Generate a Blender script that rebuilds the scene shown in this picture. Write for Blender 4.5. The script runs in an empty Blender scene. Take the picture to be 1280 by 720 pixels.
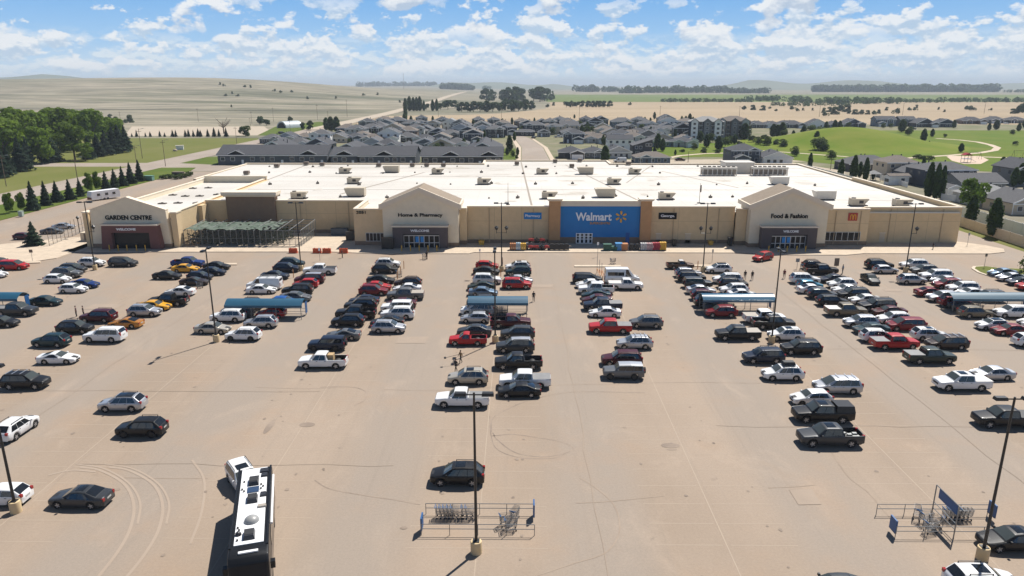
import bpy, bmesh, math, random
from mathutils import Vector, Matrix
R = math.radians
random.seed(7)
scene = bpy.context.scene
# ------------------------------------------------------------------ camera
F_PX, CAM_H, HOR_Y, VAN_X = 900.0, 33.0, 106.0, 648.0
PITCH = math.atan((360 - HOR_Y) / F_PX)
YAW = math.atan((VAN_X - 640) * math.cos(PITCH) / F_PX)
cam_d = bpy.data.cameras.new('camera')
cam_d.sensor_width = 36.0
cam_d.lens = F_PX / 1280 * 36
cam_d.clip_start = 0.5
cam_d.clip_end = 60000
cam = bpy.data.objects.new('camera', cam_d)
scene.collection.objects.link(cam)
cam.location = (0, 0, CAM_H)
cam.rotation_euler = (math.pi / 2 - PITCH, 0, YAW)
scene.camera = cam
# ------------------------------------------------------------------ sun, sky, exposure
SUN_EL, SUN_AZ = R(56.0), math.atan2(0.585, 0.81)
sd = Vector((math.sin(SUN_AZ) * math.cos(SUN_EL), math.cos(SUN_AZ) * math.cos(SUN_EL), math.sin(SUN_EL)))
sun_d = bpy.data.lights.new('sun', 'SUN')
sun_d.energy = 5.0
sun_d.angle = R(0.53)
sun_d.color = (1.0, 0.955, 0.89)
sun = bpy.data.objects.new('sun', sun_d)
scene.collection.objects.link(sun)
sun.rotation_euler = sd.to_track_quat('Z', 'Y').to_euler()
scene.view_settings.view_transform = 'Standard'
scene.view_settings.look = 'None'
scene.view_settings.gamma = 1.0
scene.view_settings.exposure = 0.42
scene.view_settings.use_curve_mapping = False
SKY_STRENGTH = 0.05

def new_world():
    w = bpy.data.worlds.new('World')
    scene.world = w
    w.use_nodes = True
    nt = w.node_tree
    nt.nodes.clear()
    N = nt.nodes.new
    L = nt.links.new
    out = N('ShaderNodeOutputWorld')
    bg = N('ShaderNodeBackground')
    bg.inputs['Strength'].default_value = SKY_STRENGTH
    sky = N('ShaderNodeTexSky')
    sky.sky_type = 'NISHITA'
    sky.sun_disc = False
    sky.sun_elevation = SUN_EL
    sky.sun_rotation = SUN_AZ
    sky.altitude = 700
    sky.air_density = 1.0
    sky.dust_density = 0.4
    sky.ozone_density = 3.0
    tc = N('ShaderNodeTexCoord')
    sx = N('ShaderNodeSeparateXYZ')
    L(tc.outputs['Generated'], sx.inputs[0])

    def m(op, a, b=None, c=None, clamp=False):
        n = N('ShaderNodeMath')
        n.operation = op
        n.use_clamp = clamp
        for i, v in enumerate((a, b, c)):
            if v is None:
                continue
            if isinstance(v, (int, float)):
                n.inputs[i].default_value = v
            else:
                L(v, n.inputs[i])
        return n.outputs[0]

    def mixc(f, a, b, blend='MIX'):
        n = N('ShaderNodeMix')
        n.data_type = 'RGBA'
        n.blend_type = blend
        if isinstance(f, (int, float)):
            n.inputs[0].default_value = f
        else:
            L(f, n.inputs[0])
        for i, v in ((6, a), (7, b)):
            if isinstance(v, tuple):
                n.inputs[i].default_value = v + (1,)
            else:
                L(v, n.inputs[i])
        return n.outputs[2]

    def sstep(v, lo, hi):
        n = N('ShaderNodeMapRange')
        n.interpolation_type = 'SMOOTHSTEP'
        L(v, n.inputs[0])
        n.inputs[1].default_value = lo
        n.inputs[2].default_value = hi
        return n.outputs[0]
    az = m('ARCTAN2', sx.outputs[0], sx.outputs[1])
    el = m('ARCSINE', sx.outputs[2])

    def field(su, sv, off, scale, detail, rough, dv=0.0):
        cb = N('ShaderNodeCombineXYZ')
        L(m('MULTIPLY', az, su), cb.inputs[0])
        L(m('MULTIPLY', m('ADD', el, dv), sv), cb.inputs[1])
        cb.inputs[2].default_value = off
        n = N('ShaderNodeTexNoise')
        n.inputs['Scale'].default_value = scale
        n.inputs['Detail'].default_value = detail
        n.inputs['Roughness'].default_value = rough
        L(cb.outputs[0], n.inputs['Vector'])
        return n.outputs['Fac']
    # big cumulus higher up, smaller heaps nearer the horizon
    def ramp(v, stops):
        r = N('ShaderNodeValToRGB')
        L(v, r.inputs[0])
        while len(r.color_ramp.elements) < len(stops):
            r.color_ramp.elements.new(0.5)
        for e, (q, c) in zip(r.color_ramp.elements, stops):
            e.position = q
            e.color = tuple(x / 10 for x in c) + (1,)
        return r.outputs[0]
    k = 0.75 / SKY_STRENGTH
    f1 = field(10, 17, 2.3, 1.0, 10, 0.58)
    f1u = field(10, 17, 2.3, 1.0, 10, 0.58, 0.011)
    f2 = field(19, 33, 9.1, 1.0, 10, 0.60)
    f2u = field(19, 33, 9.1, 1.0, 10, 0.60, 0.006)
    f3 = field(30, 75, 4.7, 1.0, 9, 0.60)
    f3u = field(30, 75, 4.7, 1.0, 9, 0.60, 0.004)
    patch = field(4.5, 9, 5.5, 1.0, 3, 0.5)
    pb = m('MULTIPLY', m('SUBTRACT', patch, 0.47), 0.55)
    low = sstep(el, 0.095, 0.045)
    c1 = m('MULTIPLY', sstep(m('ADD', f1, pb), 0.525, 0.575), sstep(el, 0.045, 0.075))
    c2 = m('MULTIPLY', sstep(m('ADD', m('ADD', f2, m('MULTIPLY', pb, 0.8)), m('MULTIPLY', m('SUBTRACT', low, 0.6), 0.10)), 0.49, 0.55), sstep(el, 0.125, 0.08))
    c3 = m('MULTIPLY', sstep(m('ADD', f3, m('MULTIPLY', pb, 0.6)), 0.40, 0.52), sstep(el, 0.068, 0.042))
    l1 = m('MULTIPLY_ADD', m('SUBTRACT', f1, f1u), 10.0, 0.50, True)
    l2 = m('MULTIPLY_ADD', m('SUBTRACT', f2, f2u), 10.0, 0.50, True)
    l3 = m('MULTIPLY_ADD', m('SUBTRACT', f3, f3u), 8.0, 0.60, True)
    lite = (0.90 * k, 0.92 * k, 0.94 * k)
    col1 = mixc(l1, (0.50 * k, 0.60 * k, 0.74 * k), lite)
    col2 = mixc(l2, (0.50 * k, 0.64 * k, 0.80 * k), lite)
    col3 = mixc(l3, (0.50 * k, 0.66 * k, 0.83 * k), (0.80 * k, 0.87 * k, 0.92 * k))
    # clear-sky colour of the low band seen in the picture; the Nishita sky takes over above it
    grad = ramp(m('MULTIPLY', el, 5.0, None, True), [(0.0, (0.66, 0.77, 0.85)), (0.07, (0.60, 0.76, 0.90)), (0.25, (0.36, 0.61, 0.90)), (0.6, (0.15, 0.42, 0.84)), (1.0, (0.09, 0.30, 0.72))])
    base = mixc(1.0, grad, (10 * k, 10 * k, 10 * k), 'MULTIPLY')
    base = mixc(sstep(el, 0.16, 0.45), base, sky.outputs[0])
    fade = sstep(el, 0.002, 0.022)
    a = mixc(m('MULTIPLY', c3, m('MULTIPLY', fade, 0.78)), base, col3)
    a = mixc(m('MULTIPLY', c2, m('MULTIPLY', fade, 0.90)), a, col2)
    b = mixc(m('MULTIPLY', m('MULTIPLY', c1, sstep(el, 0.30, 0.17)), 0.95), a, col1)
    L(b, bg.inputs['Color'])
    L(bg.outputs[0], out.inputs['Surface'])
new_world()

# ------------------------------------------------------------------ pixel <-> ground helpers (photo is 1280 x 720)
_c, _s = math.cos(YAW), math.sin(YAW)
FWD = Vector((-_s * math.cos(PITCH), _c * math.cos(PITCH), -math.sin(PITCH)))
RGT = Vector((_c, _s, 0))
UPV = Vector((-_s * math.sin(PITCH), _c * math.sin(PITCH), math.cos(PITCH)))

def gp(px, py, z=0.0):
    d = FWD + RGT * ((px - 640) / F_PX) + UPV * ((360 - py) / F_PX)
    t = (z - CAM_H) / d.z
    return Vector((d.x * t, d.y * t, z))

def gx(px, Y, z=0.0):
    """world X of picture column px on the plane y=Y at height z"""
    X = 0.0
    for _ in range(4):
        zz = Vector((X, Y, z - CAM_H)).dot(FWD)
        X = ((px - 640) / F_PX * zz - Y * RGT.y) / RGT.x
    return X

def proj(p):
    r = Vector(p) - Vector((0, 0, CAM_H))
    zz = r.dot(FWD)
    return 640 + F_PX * r.dot(RGT) / zz, 360 - F_PX * r.dot(UPV) / zz

# ------------------------------------------------------------------ materials
MATS = {}
def mat(name, col, rough=0.6, var=0.0, scale=3.0, metal=0.0, coat=0.0, col2=None, spec=0.5, coords='pos', stretch=(1, 1, 1), objrand=0.0, detail=6, emis=None):
    if name in MATS:
        return MATS[name]
    m = bpy.data.materials.new(name)
    m.use_nodes = True
    nt = m.node_tree
    b = nt.nodes['Principled BSDF']
    b.inputs['Base Color'].default_value = tuple(col) + (1,)
    b.inputs['Roughness'].default_value = rough
    b.inputs['Metallic'].default_value = metal
    b.inputs['Coat Weight'].default_value = coat
    b.inputs['Coat Roughness'].default_value = 0.04
    b.inputs['Specular IOR Level'].default_value = spec
    src = None
    if var > 0 or col2:
        c2 = col2 or tuple(max(0, c * (1 - var)) for c in col)
        c1 = col if col2 else tuple(min(1, c * (1 + var)) for c in col)
        if coords == 'pos':
            tc = nt.nodes.new('ShaderNodeNewGeometry').outputs['Position']
        else:
            tc = nt.nodes.new('ShaderNodeTexCoord').outputs['Object']
        mp = nt.nodes.new('ShaderNodeMapping')
        mp.inputs['Scale'].default_value = stretch
        nt.links.new(tc, mp.inputs[0])
        n = nt.nodes.new('ShaderNodeTexNoise')
        n.inputs['Scale'].default_value = scale
        n.inputs['Detail'].default_value = detail
        n.inputs['Roughness'].default_value = 0.65
        nt.links.new(mp.outputs[0], n.inputs['Vector'])
        r = nt.nodes.new('ShaderNodeMapRange')
        nt.links.new(n.outputs['Fac'], r.inputs[0])
        r.inputs[1].default_value = 0.3
        r.inputs[2].default_value = 0.7
        mx = nt.nodes.new('ShaderNodeMix')
        mx.data_type = 'RGBA'
        nt.links.new(r.outputs[0], mx.inputs[0])
        mx.inputs[6].default_value = tuple(c2) + (1,)
        mx.inputs[7].default_value = tuple(c1) + (1,)
        src = mx.outputs[2]
    if objrand > 0:
        oi = nt.nodes.new('ShaderNodeObjectInfo')
        mr = nt.nodes.new('ShaderNodeMapRange')
        nt.links.new(oi.outputs['Random'], mr.inputs[0])
        mr.inputs[3].default_value = 1 - objrand
        mr.inputs[4].default_value = 1 + objrand
        hs = nt.nodes.new('ShaderNodeHueSaturation')
        nt.links.new(mr.outputs[0], hs.inputs['Value'])
        if src:
            nt.links.new(src, hs.inputs['Color'])
        else:
            hs.inputs['Color'].default_value = tuple(col) + (1,)
        src = hs.outputs[0]
    if src:
        nt.links.new(src, b.inputs['Base Color'])
    if emis:
        b.inputs['Emission Color'].default_value = tuple(emis[0]) + (1,)
        b.inputs['Emission Strength'].default_value = emis[1]
    MATS[name] = m
    return m

def srgb(r, g, b):
    f = lambda c: (c / 255 / 12.92) if c <= 10 else ((c / 255 + 0.055) / 1.055) ** 2.4
    return (f(r), f(g), f(b))

# ------------------------------------------------------------------ mesh builder
def link(o, parent=None):
    scene.collection.objects.link(o)
    if parent is not None:
        o.parent = parent
    return o

class MB:
    def __init__(s):
        s.v, s.f, s.m = [], [], []
    def add(s, vs, fs, mi=0):
        k = len(s.v)
        s.v += [tuple(v) for v in vs]
        for f in fs:
            s.f.append(tuple(i + k for i in f))
            s.m.append(mi)
        return s
    def box(s, x0, x1, y0, y1, z0, z1, mi=0, M=None):
        vs = [(x0, y0, z0), (x1, y0, z0), (x1, y1, z0), (x0, y1, z0), (x0, y0, z1), (x1, y0, z1), (x1, y1, z1), (x0, y1, z1)]
        if M is not None:
            vs = [tuple(M @ Vector(v)) for v in vs]
        return s.add(vs, [(0, 3, 2, 1), (4, 5, 6, 7), (0, 1, 5, 4), (1, 2, 6, 5), (2, 3, 7, 6), (3, 0, 4, 7)], mi)
    def taper(s, x0, x1, y0, y1, z0, z1, dx, dy, mi=0):
        """box whose top is inset by dx, dy"""
        vs = [(x0, y0, z0), (x1, y0, z0), (x1, y1, z0), (x0, y1, z0), (x0 + dx, y0 + dy, z1), (x1 - dx, y0 + dy, z1), (x1 - dx, y1 - dy, z1), (x0 + dx, y1 - dy, z1)]
        return s.add(vs, [(0, 3, 2, 1), (4, 5, 6, 7), (0, 1, 5, 4), (1, 2, 6, 5), (2, 3, 7, 6), (3, 0, 4, 7)], mi)
    def prism(s, prof, y0, y1, mi=0, M=None):
        """profile in x,z extruded along y"""
        n = len(prof)
        vs = [(x, y0, z) for x, z in prof] + [(x, y1, z) for x, z in prof]
        if M is not None:
            vs = [tuple(M @ Vector(v)) for v in vs]
        fs = [tuple(range(n)), tuple(reversed(range(n, 2 * n)))]
        fs += [(i, i + n, (i + 1) % n + n, (i + 1) % n) for i in range(n)]
        return s.add(vs, fs, mi)
    def tube(s, p0, p1, r0, r1=None, n=6, mi=0, caps=True):
        p0, p1 = Vector(p0), Vector(p1)
        r1 = r0 if r1 is None else r1
        d = (p1 - p0).normalized()
        a = d.orthogonal().normalized()
        b = d.cross(a)
        vs = []
        for p, r in ((p0, r0), (p1, r1)):
            for i in range(n):
                t = 2 * math.pi * i / n
                vs.append(p + a * (r * math.cos(t)) + b * (r * math.sin(t)))
        fs = [(i, (i + 1) % n, (i + 1) % n + n, i + n) for i in range(n)]
        if caps:
            fs += [tuple(reversed(range(n))), tuple(range(n, 2 * n))]
        return s.add(vs, fs, mi)
    def poly(s, pts, mi=0):
        return s.add(pts, [tuple(range(len(pts)))], mi)
    def ball(s, c, rx, ry, rz, nu=10, nv=6, mi=0, half=False):
        c = Vector(c)
        vs, fs = [], []
        v0 = 0.0 if half else -math.pi / 2
        for j in range(nv + 1):
            ph = v0 + (math.pi / 2 - v0) * j / nv
            for i in range(nu):
                t = 2 * math.pi * i / nu
                vs.append((c.x + rx * math.cos(ph) * math.cos(t), c.y + ry * math.cos(ph) * math.sin(t), c.z + rz * math.sin(ph)))
        for j in range(nv):
            for i in range(nu):
                fs.append((j * nu + i, j * nu + (i + 1) % nu, (j + 1) * nu + (i + 1) % nu, (j + 1) * nu + i))
        return s.add(vs, fs, mi)
    def mesh(s, name, mats, smooth=None):
        me = bpy.data.meshes.new(name)
        me.from_pydata(s.v, [], s.f)
        for m in (mats if isinstance(mats, (list, tuple)) else [mats]):
            me.materials.append(m)
        if any(s.m):
            me.polygons.foreach_set('material_index', s.m)
        if smooth is not None:
            me.polygons.foreach_set('use_smooth', [True] * len(s.f))
            me.set_sharp_from_angle(angle=R(smooth))
        me.update()
        return me
    def build(s, name, mats, parent=None, smooth=None):
        return link(bpy.data.objects.new(name, s.mesh(name, mats, smooth)), parent)

def tag(o, label, cat=None, group=None, kind=None):
    if label:
        o['label'] = label
    if cat:
        o['category'] = cat
    if group:
        o['group'] = group
    if kind:
        o['kind'] = kind
    return o

def empty(name, loc=(0, 0, 0), rz=0.0):
    o = bpy.data.objects.new(name, None)
    o.empty_display_size = 0.3
    o.location = loc
    o.rotation_euler = (0, 0, rz)
    return link(o)

def inst(name, me, parent=None, loc=(0, 0, 0), rot=(0, 0, 0), scale=(1, 1, 1)):
    o = bpy.data.objects.new(name, me)
    o.location, o.rotation_euler, o.scale = loc, rot, scale
    return link(o, parent)

def copy_tree(o, parent=None):
    c = o.copy()
    scene.collection.objects.link(c)
    if parent is not None:
        c.parent = parent
    for ch in o.children:
        copy_tree(ch, c)
    return c

def text_mesh(body, size, m, extrude=0.05, offset=0.0, spacing=1.0, italic=False):
    cu = bpy.data.curves.new('lettering', 'FONT')
    cu.body = body
    cu.size = size
    cu.extrude = extrude
    cu.offset = offset
    cu.space_character = spacing
    cu.align_x, cu.align_y = 'CENTER', 'CENTER'
    cu.resolution_u = 3
    o = bpy.data.objects.new('lettering', cu)
    scene.collection.objects.link(o)
    dg = bpy.context.evaluated_depsgraph_get()
    me = bpy.data.meshes.new_from_object(o.evaluated_get(dg))
    bpy.data.objects.remove(o)
    bpy.data.curves.remove(cu)
    me.materials.clear()
    me.materials.append(m)
    me.name = 'lettering'
    return me

def text_on_wall(body, x, y, z, width, height, m, parent, bold=0.0, name='lettering'):
    """facing -Y, fitted to width and height"""
    me = text_mesh(body, 1.0, m, 0.06, bold)
    xs = [v.co.x for v in me.vertices]
    ys = [v.co.y for v in me.vertices]
    sx, sy = width / (max(xs) - min(xs)), height / (max(ys) - min(ys))
    cx, cy = (max(xs) + min(xs)) / 2, (max(ys) + min(ys)) / 2
    me.transform(Matrix.Translation((-cx, -cy, 0)))
    return inst(name, me, parent, (x, y, z), (math.pi / 2, 0, 0), (sx, sy, 1))

ORD = ['zeroth', 'first', 'second', 'third', 'fourth', 'fifth', 'sixth', 'seventh', 'eighth', 'ninth', 'tenth', 'eleventh', 'twelfth', 'thirteenth', 'fourteenth', 'fifteenth', 'sixteenth', 'seventeenth', 'eighteenth', 'nineteenth', 'twentieth']
def assign_labels(items):
    """items: (object, description, place, sort value): looks alike in one place are told apart from the left"""
    g = {}
    for it in items:
        g.setdefault((it[1], it[2]), []).append(it)
    ENDS = {2: ['left half', 'right half'], 3: ['left part', 'middle part', 'right part'], 4: ['left end', 'centre left', 'centre right', 'right end'], 5: ['left end', 'centre left', 'centre', 'centre right', 'right end']}
    for (d, pl), lst in g.items():
        lst.sort(key=lambda i: i[3])
        nch = min(5, -(-len(lst) // 6))
        size = -(-len(lst) // nch)
        for n, it in enumerate(lst):
            ch = n // size
            part = lst[ch * size:(ch + 1) * size]
            k = n - ch * size
            t = f'{d} {pl}' + (f', {ENDS[nch][ch]}' if nch > 1 else '')
            if len(part) > 1:
                t += f', {"leftmost" if k == 0 else "rightmost" if k == len(part) - 1 else ORD[k + 1] + " from left"}'
            it[0]['label'] = t
# ================================================================== GROUND
def asphalt_mat(name, tan, grey, row_lines=True):
    m = bpy.data.materials.new(name)
    m.use_nodes = True
    nt = m.node_tree
    b = nt.nodes['Principled BSDF']
    b.inputs['Roughness'].default_value = 0.85
    b.inputs['Specular IOR Level'].default_value = 0.25
    N, L = nt.nodes.new, nt.links.new
    pos = N('ShaderNodeNewGeometry').outputs['Position']

    def noise(scale, stretch=(1, 1, 1), detail=6, rough=0.6, off=(0, 0, 0), dist=0.0):
        mp = N('ShaderNodeMapping')
        mp.inputs['Scale'].default_value = stretch
        mp.inputs['Location'].default_value = off
        L(pos, mp.inputs[0])
        n = N('ShaderNodeTexNoise')
        n.inputs['Scale'].default_value = scale
        n.inputs['Detail'].default_value = detail
        n.inputs['Roughness'].default_value = rough
        n.inputs['Distortion'].default_value = dist
        L(mp.outputs[0], n.inputs['Vector'])
        return n.outputs['Fac']

    def rng(v, a, b2, c=0.0, d=1.0):
        n = N('ShaderNodeMapRange')
        n.interpolation_type = 'SMOOTHSTEP'
        L(v, n.inputs[0])
        for i, q in enumerate((a, b2, c, d)):
            n.inputs[i + 1].default_value = q
        return n.outputs[0]

    def math2(op, a, b2):
        n = N('ShaderNodeMath')
        n.operation = op
        for i, q in enumerate((a, b2)):
            if isinstance(q, (int, float)):
                n.inputs[i].default_value = q
            else:
                L(q, n.inputs[i])
        return n.outputs[0]

    def mix(f, a, b2, blend='MIX'):
        n = N('ShaderNodeMix')
        n.data_type = 'RGBA'
        n.blend_type = blend
        if isinstance(f, (int, float)):
            n.inputs[0].default_value = f
        else:
            L(f, n.inputs[0])
        for i, q in ((6, a), (7, b2)):
            if isinstance(q, tuple):
                n.inputs[i].default_value = q + (1,)
            else:
                L(q, n.inputs[i])
        return n.outputs[2]
    big = noise(0.05, (1, 0.45, 1), 7, 0.6)
    col = mix(rng(big, 0.35, 0.65), tan, (tan[0] * .86, tan[1] * .85, tan[2] * .83))
    if row_lines:
        sp = N('ShaderNodeSeparateXYZ')
        L(pos, sp.inputs[0])
        ph = math2('MULTIPLY', math2('ADD', sp.outputs[0], 3.0), 2 * math.pi / 18.6)
        aisle = math2('MULTIPLY', math2('SUBTRACT', 1.0, math2('COSINE', ph, 0)), 0.5)
        wob = noise(0.12, (1, 0.15, 1), 4, 0.6, (7, 3, 0))
        aisle = math2('MULTIPLY', rng(aisle, 0.35, 0.95), rng(wob, 0.2, 0.5))
        col = mix(aisle, col, grey)
        # wheel streaks along the aisles
        st = noise(1.1, (1, 0.02, 1), 5, 0.7, (3, 9, 0))
        col = mix(math2('MULTIPLY', rng(st, 0.52, 0.75), 0.35), col, tuple(c * 0.80 for c in grey))
    pale = noise(0.16, (1, 0.5, 1), 8, 0.7, (11, 5, 0), 0.6)
    col = mix(math2('MULTIPLY', rng(pale, 0.52, 0.72), 0.40), col, tuple(min(1, c * 1.24) for c in tan))
    rust = noise(0.1, (1, 1, 1), 6, 0.6, (31, 15, 0))
    col = mix(math2('MULTIPLY', rng(rust, 0.5, 0.7), 0.35), col, (tan[0] * 1.05, tan[1] * 0.93, tan[2] * 0.82))
    oil = noise(0.55, (1, 1, 1), 3, 0.5, (2, 41, 0))
    col = mix(math2('MULTIPLY', rng(oil, 0.70, 0.80), 0.35), col, tuple(c * 0.5 for c in grey))
    fine = noise(5.0, (1, 1, 1), 8, 0.8)
    col = mix(rng(fine, 0.25, 0.75), mix(1.0, col, (0.88, 0.88, 0.88), 'MULTIPLY'), mix(1.0, col, (1.09, 1.09, 1.09), 'MULTIPLY'))
    L(col, b.inputs['Base Color'])
    return m

TAN = (0.338, 0.266, 0.203)
M_ASPH = asphalt_mat('dusty_asphalt', TAN, (0.296, 0.244, 0.196))
M_ROAD = asphalt_mat('road_asphalt', (0.34, 0.285, 0.235), (0.28, 0.25, 0.22), False)
M_CONC = mat('concrete', (0.52, 0.43, 0.33), 0.85, spec=0.06, var=0.12, scale=0.6)
M_CURB = mat('kerb_concrete', (0.55, 0.46, 0.35), 0.85, 0.14, 1.5)
M_GRASS = mat('lawn', (0.074, 0.115, 0.018), 0.9, spec=0.06, scale=0.12, col2=(0.11, 0.135, 0.028), stretch=(1, 1, 1), detail=8)
M_GRASS2 = mat('dry_lawn', (0.115, 0.135, 0.030), 0.9, spec=0.06, scale=0.04, col2=(0.165, 0.16, 0.055), stretch=(1, 0.6, 1), detail=8)
M_PARK = mat('park_lawn', (0.080, 0.138, 0.012), 0.9, spec=0.06, scale=0.03, col2=(0.145, 0.165, 0.030), detail=7)
M_PARK2 = mat('park_mound_lawn', (0.095, 0.158, 0.010), 0.9, spec=0.06, scale=0.035, col2=(0.185, 0.195, 0.035), detail=7)
M_GRAVEL = mat('gravel', (0.43, 0.365, 0.285), 0.9, spec=0.06, var=0.10, scale=0.4, detail=8)
M_SAND = mat('play_sand', (0.56, 0.44, 0.34), 0.9, spec=0.06, var=0.08, scale=0.5)

def prairie_mat():
    m = bpy.data.materials.new('prairie_grass')
    m.use_nodes = True
    nt = m.node_tree
    b = nt.nodes['Principled BSDF']
    b.inputs['Roughness'].default_value = 0.95
    b.inputs['Specular IOR Level'].default_value = 0.1
    N, L = nt.nodes.new, nt.links.new
    pos = N('ShaderNodeNewGeometry').outputs['Position']
    def noise(scale, stretch, detail, off):
        mp = N('ShaderNodeMapping')
        mp.inputs['Scale'].default_value = stretch
        mp.inputs['Location'].default_value = off
        L(pos, mp.inputs[0])
        n = N('ShaderNodeTexNoise')
        n.inputs['Scale'].default_value = scale
        n.inputs['Detail'].default_value = detail
        n.inputs['Roughness'].default_value = 0.62
        L(mp.outputs[0], n.inputs['Vector'])
        return n.outputs['Fac']
    def ramp(v, stops):
        r = N('ShaderNodeValToRGB')
        L(v, r.inputs[0])
        while len(r.color_ramp.elements) < len(stops):
            r.color_ramp.elements.new(0.5)
        for e, (p, c) in zip(r.color_ramp.elements, stops):
            e.position = p
            e.color = c + (1,)
        return r.outputs[0]
    a = noise(0.006, (0.22, 1.0, 1), 10, (3, 0, 0))
    c1 = ramp(a, [(0.30, (0.115, 0.12, 0.08)), (0.42, (0.19, 0.18, 0.13)), (0.54, (0.30, 0.265, 0.205)), (0.66, (0.15, 0.15, 0.10))])
    f = noise(0.05, (0.25, 1.0, 1), 8, (9, 4, 0))
    c2 = ramp(f, [(0.32, (0.55, 0.58, 0.56)), (0.68, (1.28, 1.25, 1.2))])
    mx = N('ShaderNodeMix')
    mx.data_type = 'RGBA'
    mx.blend_type = 'MULTIPLY'
    mx.inputs[0].default_value = 1
    L(c1, mx.inputs[6])
    L(c2, mx.inputs[7])
    L(mx.outputs[2], b.inputs['Base Color'])
    return m
M_PRAIRIE = prairie_mat()
M_WHEAT = mat('stubble_field', (0.35, 0.275, 0.185), 0.95, spec=0.06, var=0.16, scale=0.008, stretch=(0.25, 1, 1), detail=8)
M_CROP = mat('green_crop', (0.11, 0.155, 0.045), 0.95, spec=0.06, scale=0.004, col2=(0.165, 0.185, 0.07), stretch=(0.3, 1, 1), detail=8)

def sm(a, b, x):
    t = max(0.0, min(1.0, (x - a) / (b - a)))
    return t * t * (3 - 2 * t)

def terrain(x, y):
    h = 45 * sm(760, 1900, y) * (1 - 0.6 * sm(2100, 3400, y)) * sm(60, -850, x)
    h += 4.5 * math.sin(x * 0.0021 + 1.0) * math.sin(y * 0.0026) * sm(900, 1500, y) * sm(0, -500, x)
    h += 3.0 * math.sin(x * 0.0052 + y * 0.003) * sm(900, 1500, y) * sm(-100, -500, x)
    return h - 0.06

def terr(x, y):
    """height of the built ground mesh, not of the formula"""
    import bisect
    i = max(0, min(len(xs) - 2, bisect.bisect_right(xs, x) - 1))
    j = max(0, min(len(ys) - 2, bisect.bisect_right(ys, y) - 1))
    u, v = (x - xs[i]) / (xs[i + 1] - xs[i]), (y - ys[j]) / (ys[j + 1] - ys[j])
    a, b, c, d = (terrain(xs[i + p], ys[j + q]) for p, q in ((0, 0), (1, 0), (0, 1), (1, 1)))
    return a * (1 - u) * (1 - v) + b * u * (1 - v) + c * (1 - u) * v + d * u * v

def axis(stops):
    out = []
    for (a, b, n) in stops:
        out += [a + (b - a) * i / n for i in range(n)]
    return out + [stops[-1][1]]
xs = axis([(-16000, -3500, 10), (-3500, 200, 56), (200, 3500, 10), (3500, 16000, 10)])
ys = axis([(-300, 700, 5), (700, 3600, 48), (3600, 22000, 14)])
vs = [(x, y, terrain(x, y)) for y in ys for x in xs]
nx = len(xs)
fs = [(j * nx + i, j * nx + i + 1, (j + 1) * nx + i + 1, (j + 1) * nx + i) for j in range(len(ys) - 1) for i in range(nx - 1)]
g = MB().add(vs, fs)
tag(g.build('ground', M_PRAIRIE, smooth=180), 'dry tan prairie grassland stretching to the horizon', kind='structure')

def sheet(name, pts, z, m, label=None):
    o = MB().poly([(p[0], p[1], z) for p in pts]).build(name, m)
    return tag(o, label, kind='structure')

def pxs(lst):
    return [gp(*p) for p in lst]

def strip(name, pts, w, z, m, label=None):
    """ribbon of width w along ground points"""
    P = [Vector((p[0], p[1], 0)) for p in pts]
    l, r = [], []
    for i, p in enumerate(P):
        d = (P[min(i + 1, len(P) - 1)] - P[max(i - 1, 0)]).normalized()
        n = Vector((-d.y, d.x, 0)) * (w / 2)
        l.append(p + n)
        r.append(p - n)
    b = MB()
    n = len(P)
    b.add([(q.x, q.y, z) for q in l + r], [(i, i + n, i + n + 1, i + 1) for i in range(n - 1)])
    o = b.build(name, m)
    return tag(o, label, kind='structure')

# car park and the drives round the store
sheet('parking_lot', [(-131, -60), (112, -60), (112, 118), (107, 150), (107, 285), (-131, 285)], 0.0, M_ASPH, 'dusty tan asphalt car park in front of the store')
# left: berm, main road, mown verge, side road
def kerb_box(name, pts, z, m, top=0.14):
    b = MB()
    n = len(pts)
    b.add([(p[0], p[1], -0.05) for p in pts] + [(p[0], p[1], top) for p in pts], [tuple(range(n, 2 * n))] + [(i, (i + 1) % n, (i + 1) % n + n, i + n) for i in range(n)])
    return tag(b.build(name, m), None, kind='structure')
kerb_box('grass_berm', [(-148, 40), (-131, 40), (-130.5, 288), (-133, 298), (-147, 298)], 0, M_GRASS, 0.15)
sheet('road', [(-163, -60), (-148, -60), (-148, 560), (-163, 560)], 0.004, M_ROAD, 'pale asphalt road running away past the left of the store')
b = MB()
prev = None
for i in range(120):
    y = 560 + i * 20
    x = -155.5 - max(0, i - 40) * .6
    cur = ((x - 8.5, y, max(terr(x - 8.5, y), terr(x, y)) + .25), (x + 8.5, y, max(terr(x + 8.5, y), terr(x, y)) + .25))
    if prev:
        b.add([prev[0], prev[1], cur[1], cur[0]], [(0, 1, 2, 3)])
    prev = cur
tag(b.build('gravel_road', M_GRAVEL), 'straight pale gravel road running off towards the horizon', kind='structure')
sheet('roadside_lawn', [(-420, 150), (-163, 150), (-163, 470), (-420, 470)], -0.02, M_GRASS2, 'mown green grass left of the road')
sheet('side_road', [(-420, 301), (-163, 303), (-163, 318), (-420, 310)], -0.012, M_ROAD, 'side road crossing the mown grass')
sheet('store_entry_road', [(-148, 298), (-131, 288), (-100, 284), (-100, 300), (-148, 316)], 0.004, M_ROAD)
sheet('roadside_lawn', pxs([(322, 169), (350, 170), (428, 157), (400, 152), (345, 158)]), -0.008, M_GRASS, 'green verge beside the metal shed far left')
sheet('gravel_yard', pxs([(155, 170), (345, 169), (330, 158), (165, 158)]), -0.02, M_GRAVEL, 'pale gravel yard behind the row of young spruces')
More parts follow.
